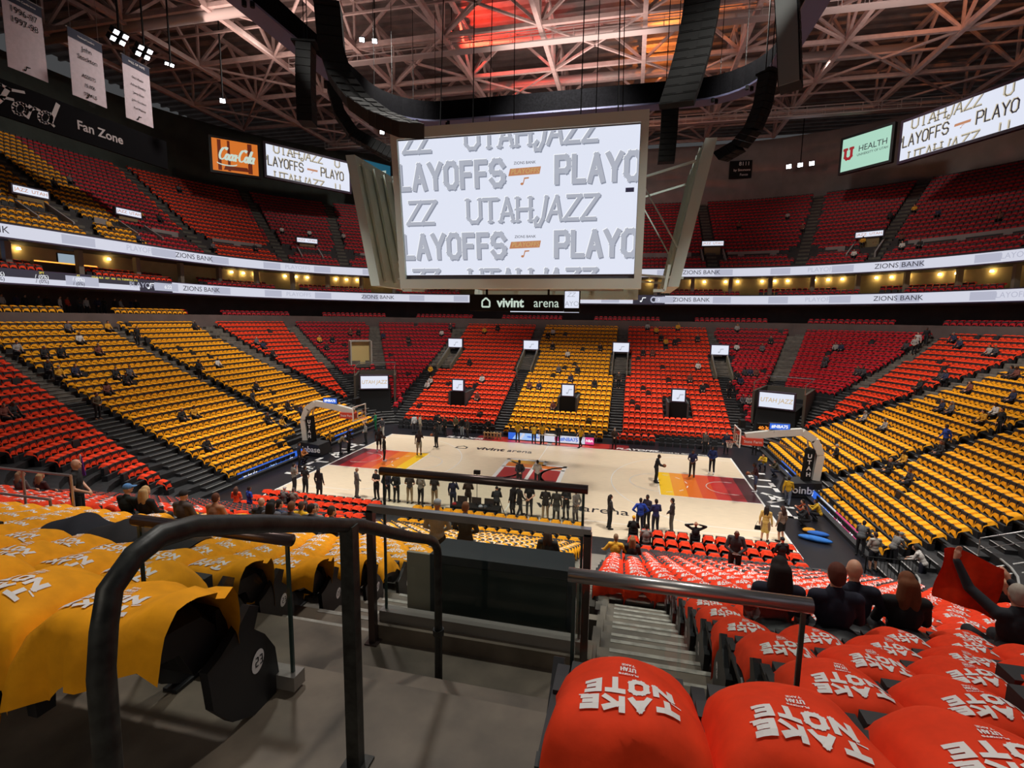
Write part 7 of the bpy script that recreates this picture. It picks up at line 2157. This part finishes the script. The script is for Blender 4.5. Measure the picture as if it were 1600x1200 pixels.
for i, (kd, t_) in enumerate((('nr', 20), ('nr', 40))):
    mb = MB()
    for k in range(1, 11):
        d = k * PITCH_D - TF
        r = R0 + d
        for a0, a1 in zip(np.linspace(4, 34, 4) + i * 30, np.linspace(4, 34, 4)[1:] + i * 30):
            p, q = bowl(('nr', a0), d), bowl(('nr', a1), d)
            mb.beam((*p, row_z(k) + .01), (*q, row_z(k) + .01), .07, .05)
    struct(mb.build('trim_platform_edge', m_nose))
for i, (a, k0, k1) in enumerate(((12, 2, 6), (26, 4, 9))):
    t = thing('folded_steps', 'steel frame of folded stairs lying on the bare corner platforms, %s' % ('lower one' if i == 0 else 'upper one'), 'frame', (*bowl(('nr', a), k0 * PITCH_D), row_z(k0)))
    o = Vector(t.location)
    p0, p1 = Vector((*bowl(('nr', a - 4), k0 * PITCH_D), row_z(k0) + .1)), Vector((*bowl(('nr', a - 4), k1 * PITCH_D), row_z(k1) + .1))
    q0, q1 = Vector((*bowl(('nr', a + 5), k0 * PITCH_D), row_z(k0) + .1)), Vector((*bowl(('nr', a + 5), k1 * PITCH_D), row_z(k1) + .1))
    mb = MB(); mb.beam(p0 - o, p1 - o, .08, .12); mb.beam(q0 - o, q1 - o, .08, .12); mb.build('side_rail', m_nose, t)
    for s in range(6):
        mb = MB(); mb.beam(p0.lerp(p1, s / 5) - o, q0.lerp(q1, s / 5) - o, .16, .04); mb.build('step', m_nose, t)
# the television camera platform at the near west edge
t = thing('television_camera', 'black television camera on a platform at the west edge of the near stand', 'camera', (-15.5, -24.0, row_z(13)))
mb = MB(); mb.box(-.6, .6, -.18, .18, 1.35, 1.75); mb.box(.6, .95, -.12, .12, 1.42, 1.68); mb.build('camera_body', m_blk, t)
for k in range(3):
    a = k * 2.1; mb = MB(); mb.tube([(0, 0, 1.3), (.45 * math.cos(a), .45 * math.sin(a), 0)], .03, 6); mb.build('leg', m_blk, t)
# shot clock cabinet near the east corner
t = thing('shot_clock', 'small cabinet with orange digits beside the east corner tunnel', 'clock', (17.3, 10.9, 0))
mb = MB(); mb.box(-.5, .5, -.2, .2, 1.6, 2.3); mb.build('case', m_blk, t)
mb = MB(); mb.box(-.03, .03, -.03, .03, 0, 1.6); mb.box(-.35, .35, -.25, .25, 0, .04); mb.build('stand', m_blk, t)
text('40:30', .4, mat('clock digits', (1, .25, .02), emit=2), (17.3, 10.68, 1.95), (1, 0, 0), (0, 0, 1), t, 'digits')

# ---------------------------------------------------------------- lettering: turn every text curve into a plain mesh
bpy.context.view_layer.update()
_dg = bpy.context.evaluated_depsgraph_get()
_new = []
for o in list(S.objects):
    if o.type == 'FONT':
        me = bpy.data.meshes.new_from_object(o.evaluated_get(_dg))
        _new.append((o, me))
for o, me in _new:
    n = bpy.data.objects.new('tmp', me)
    C.objects.link(n)
    n.parent = o.parent
    n.matrix_parent_inverse = o.matrix_parent_inverse.copy()
    n.matrix_basis = o.matrix_basis.copy()
    for k in o.keys():
        if k in ('label', 'kind', 'category', 'group'): n[k] = o[k]
    nm = o.name
    bpy.data.objects.remove(o)
    n.name = nm
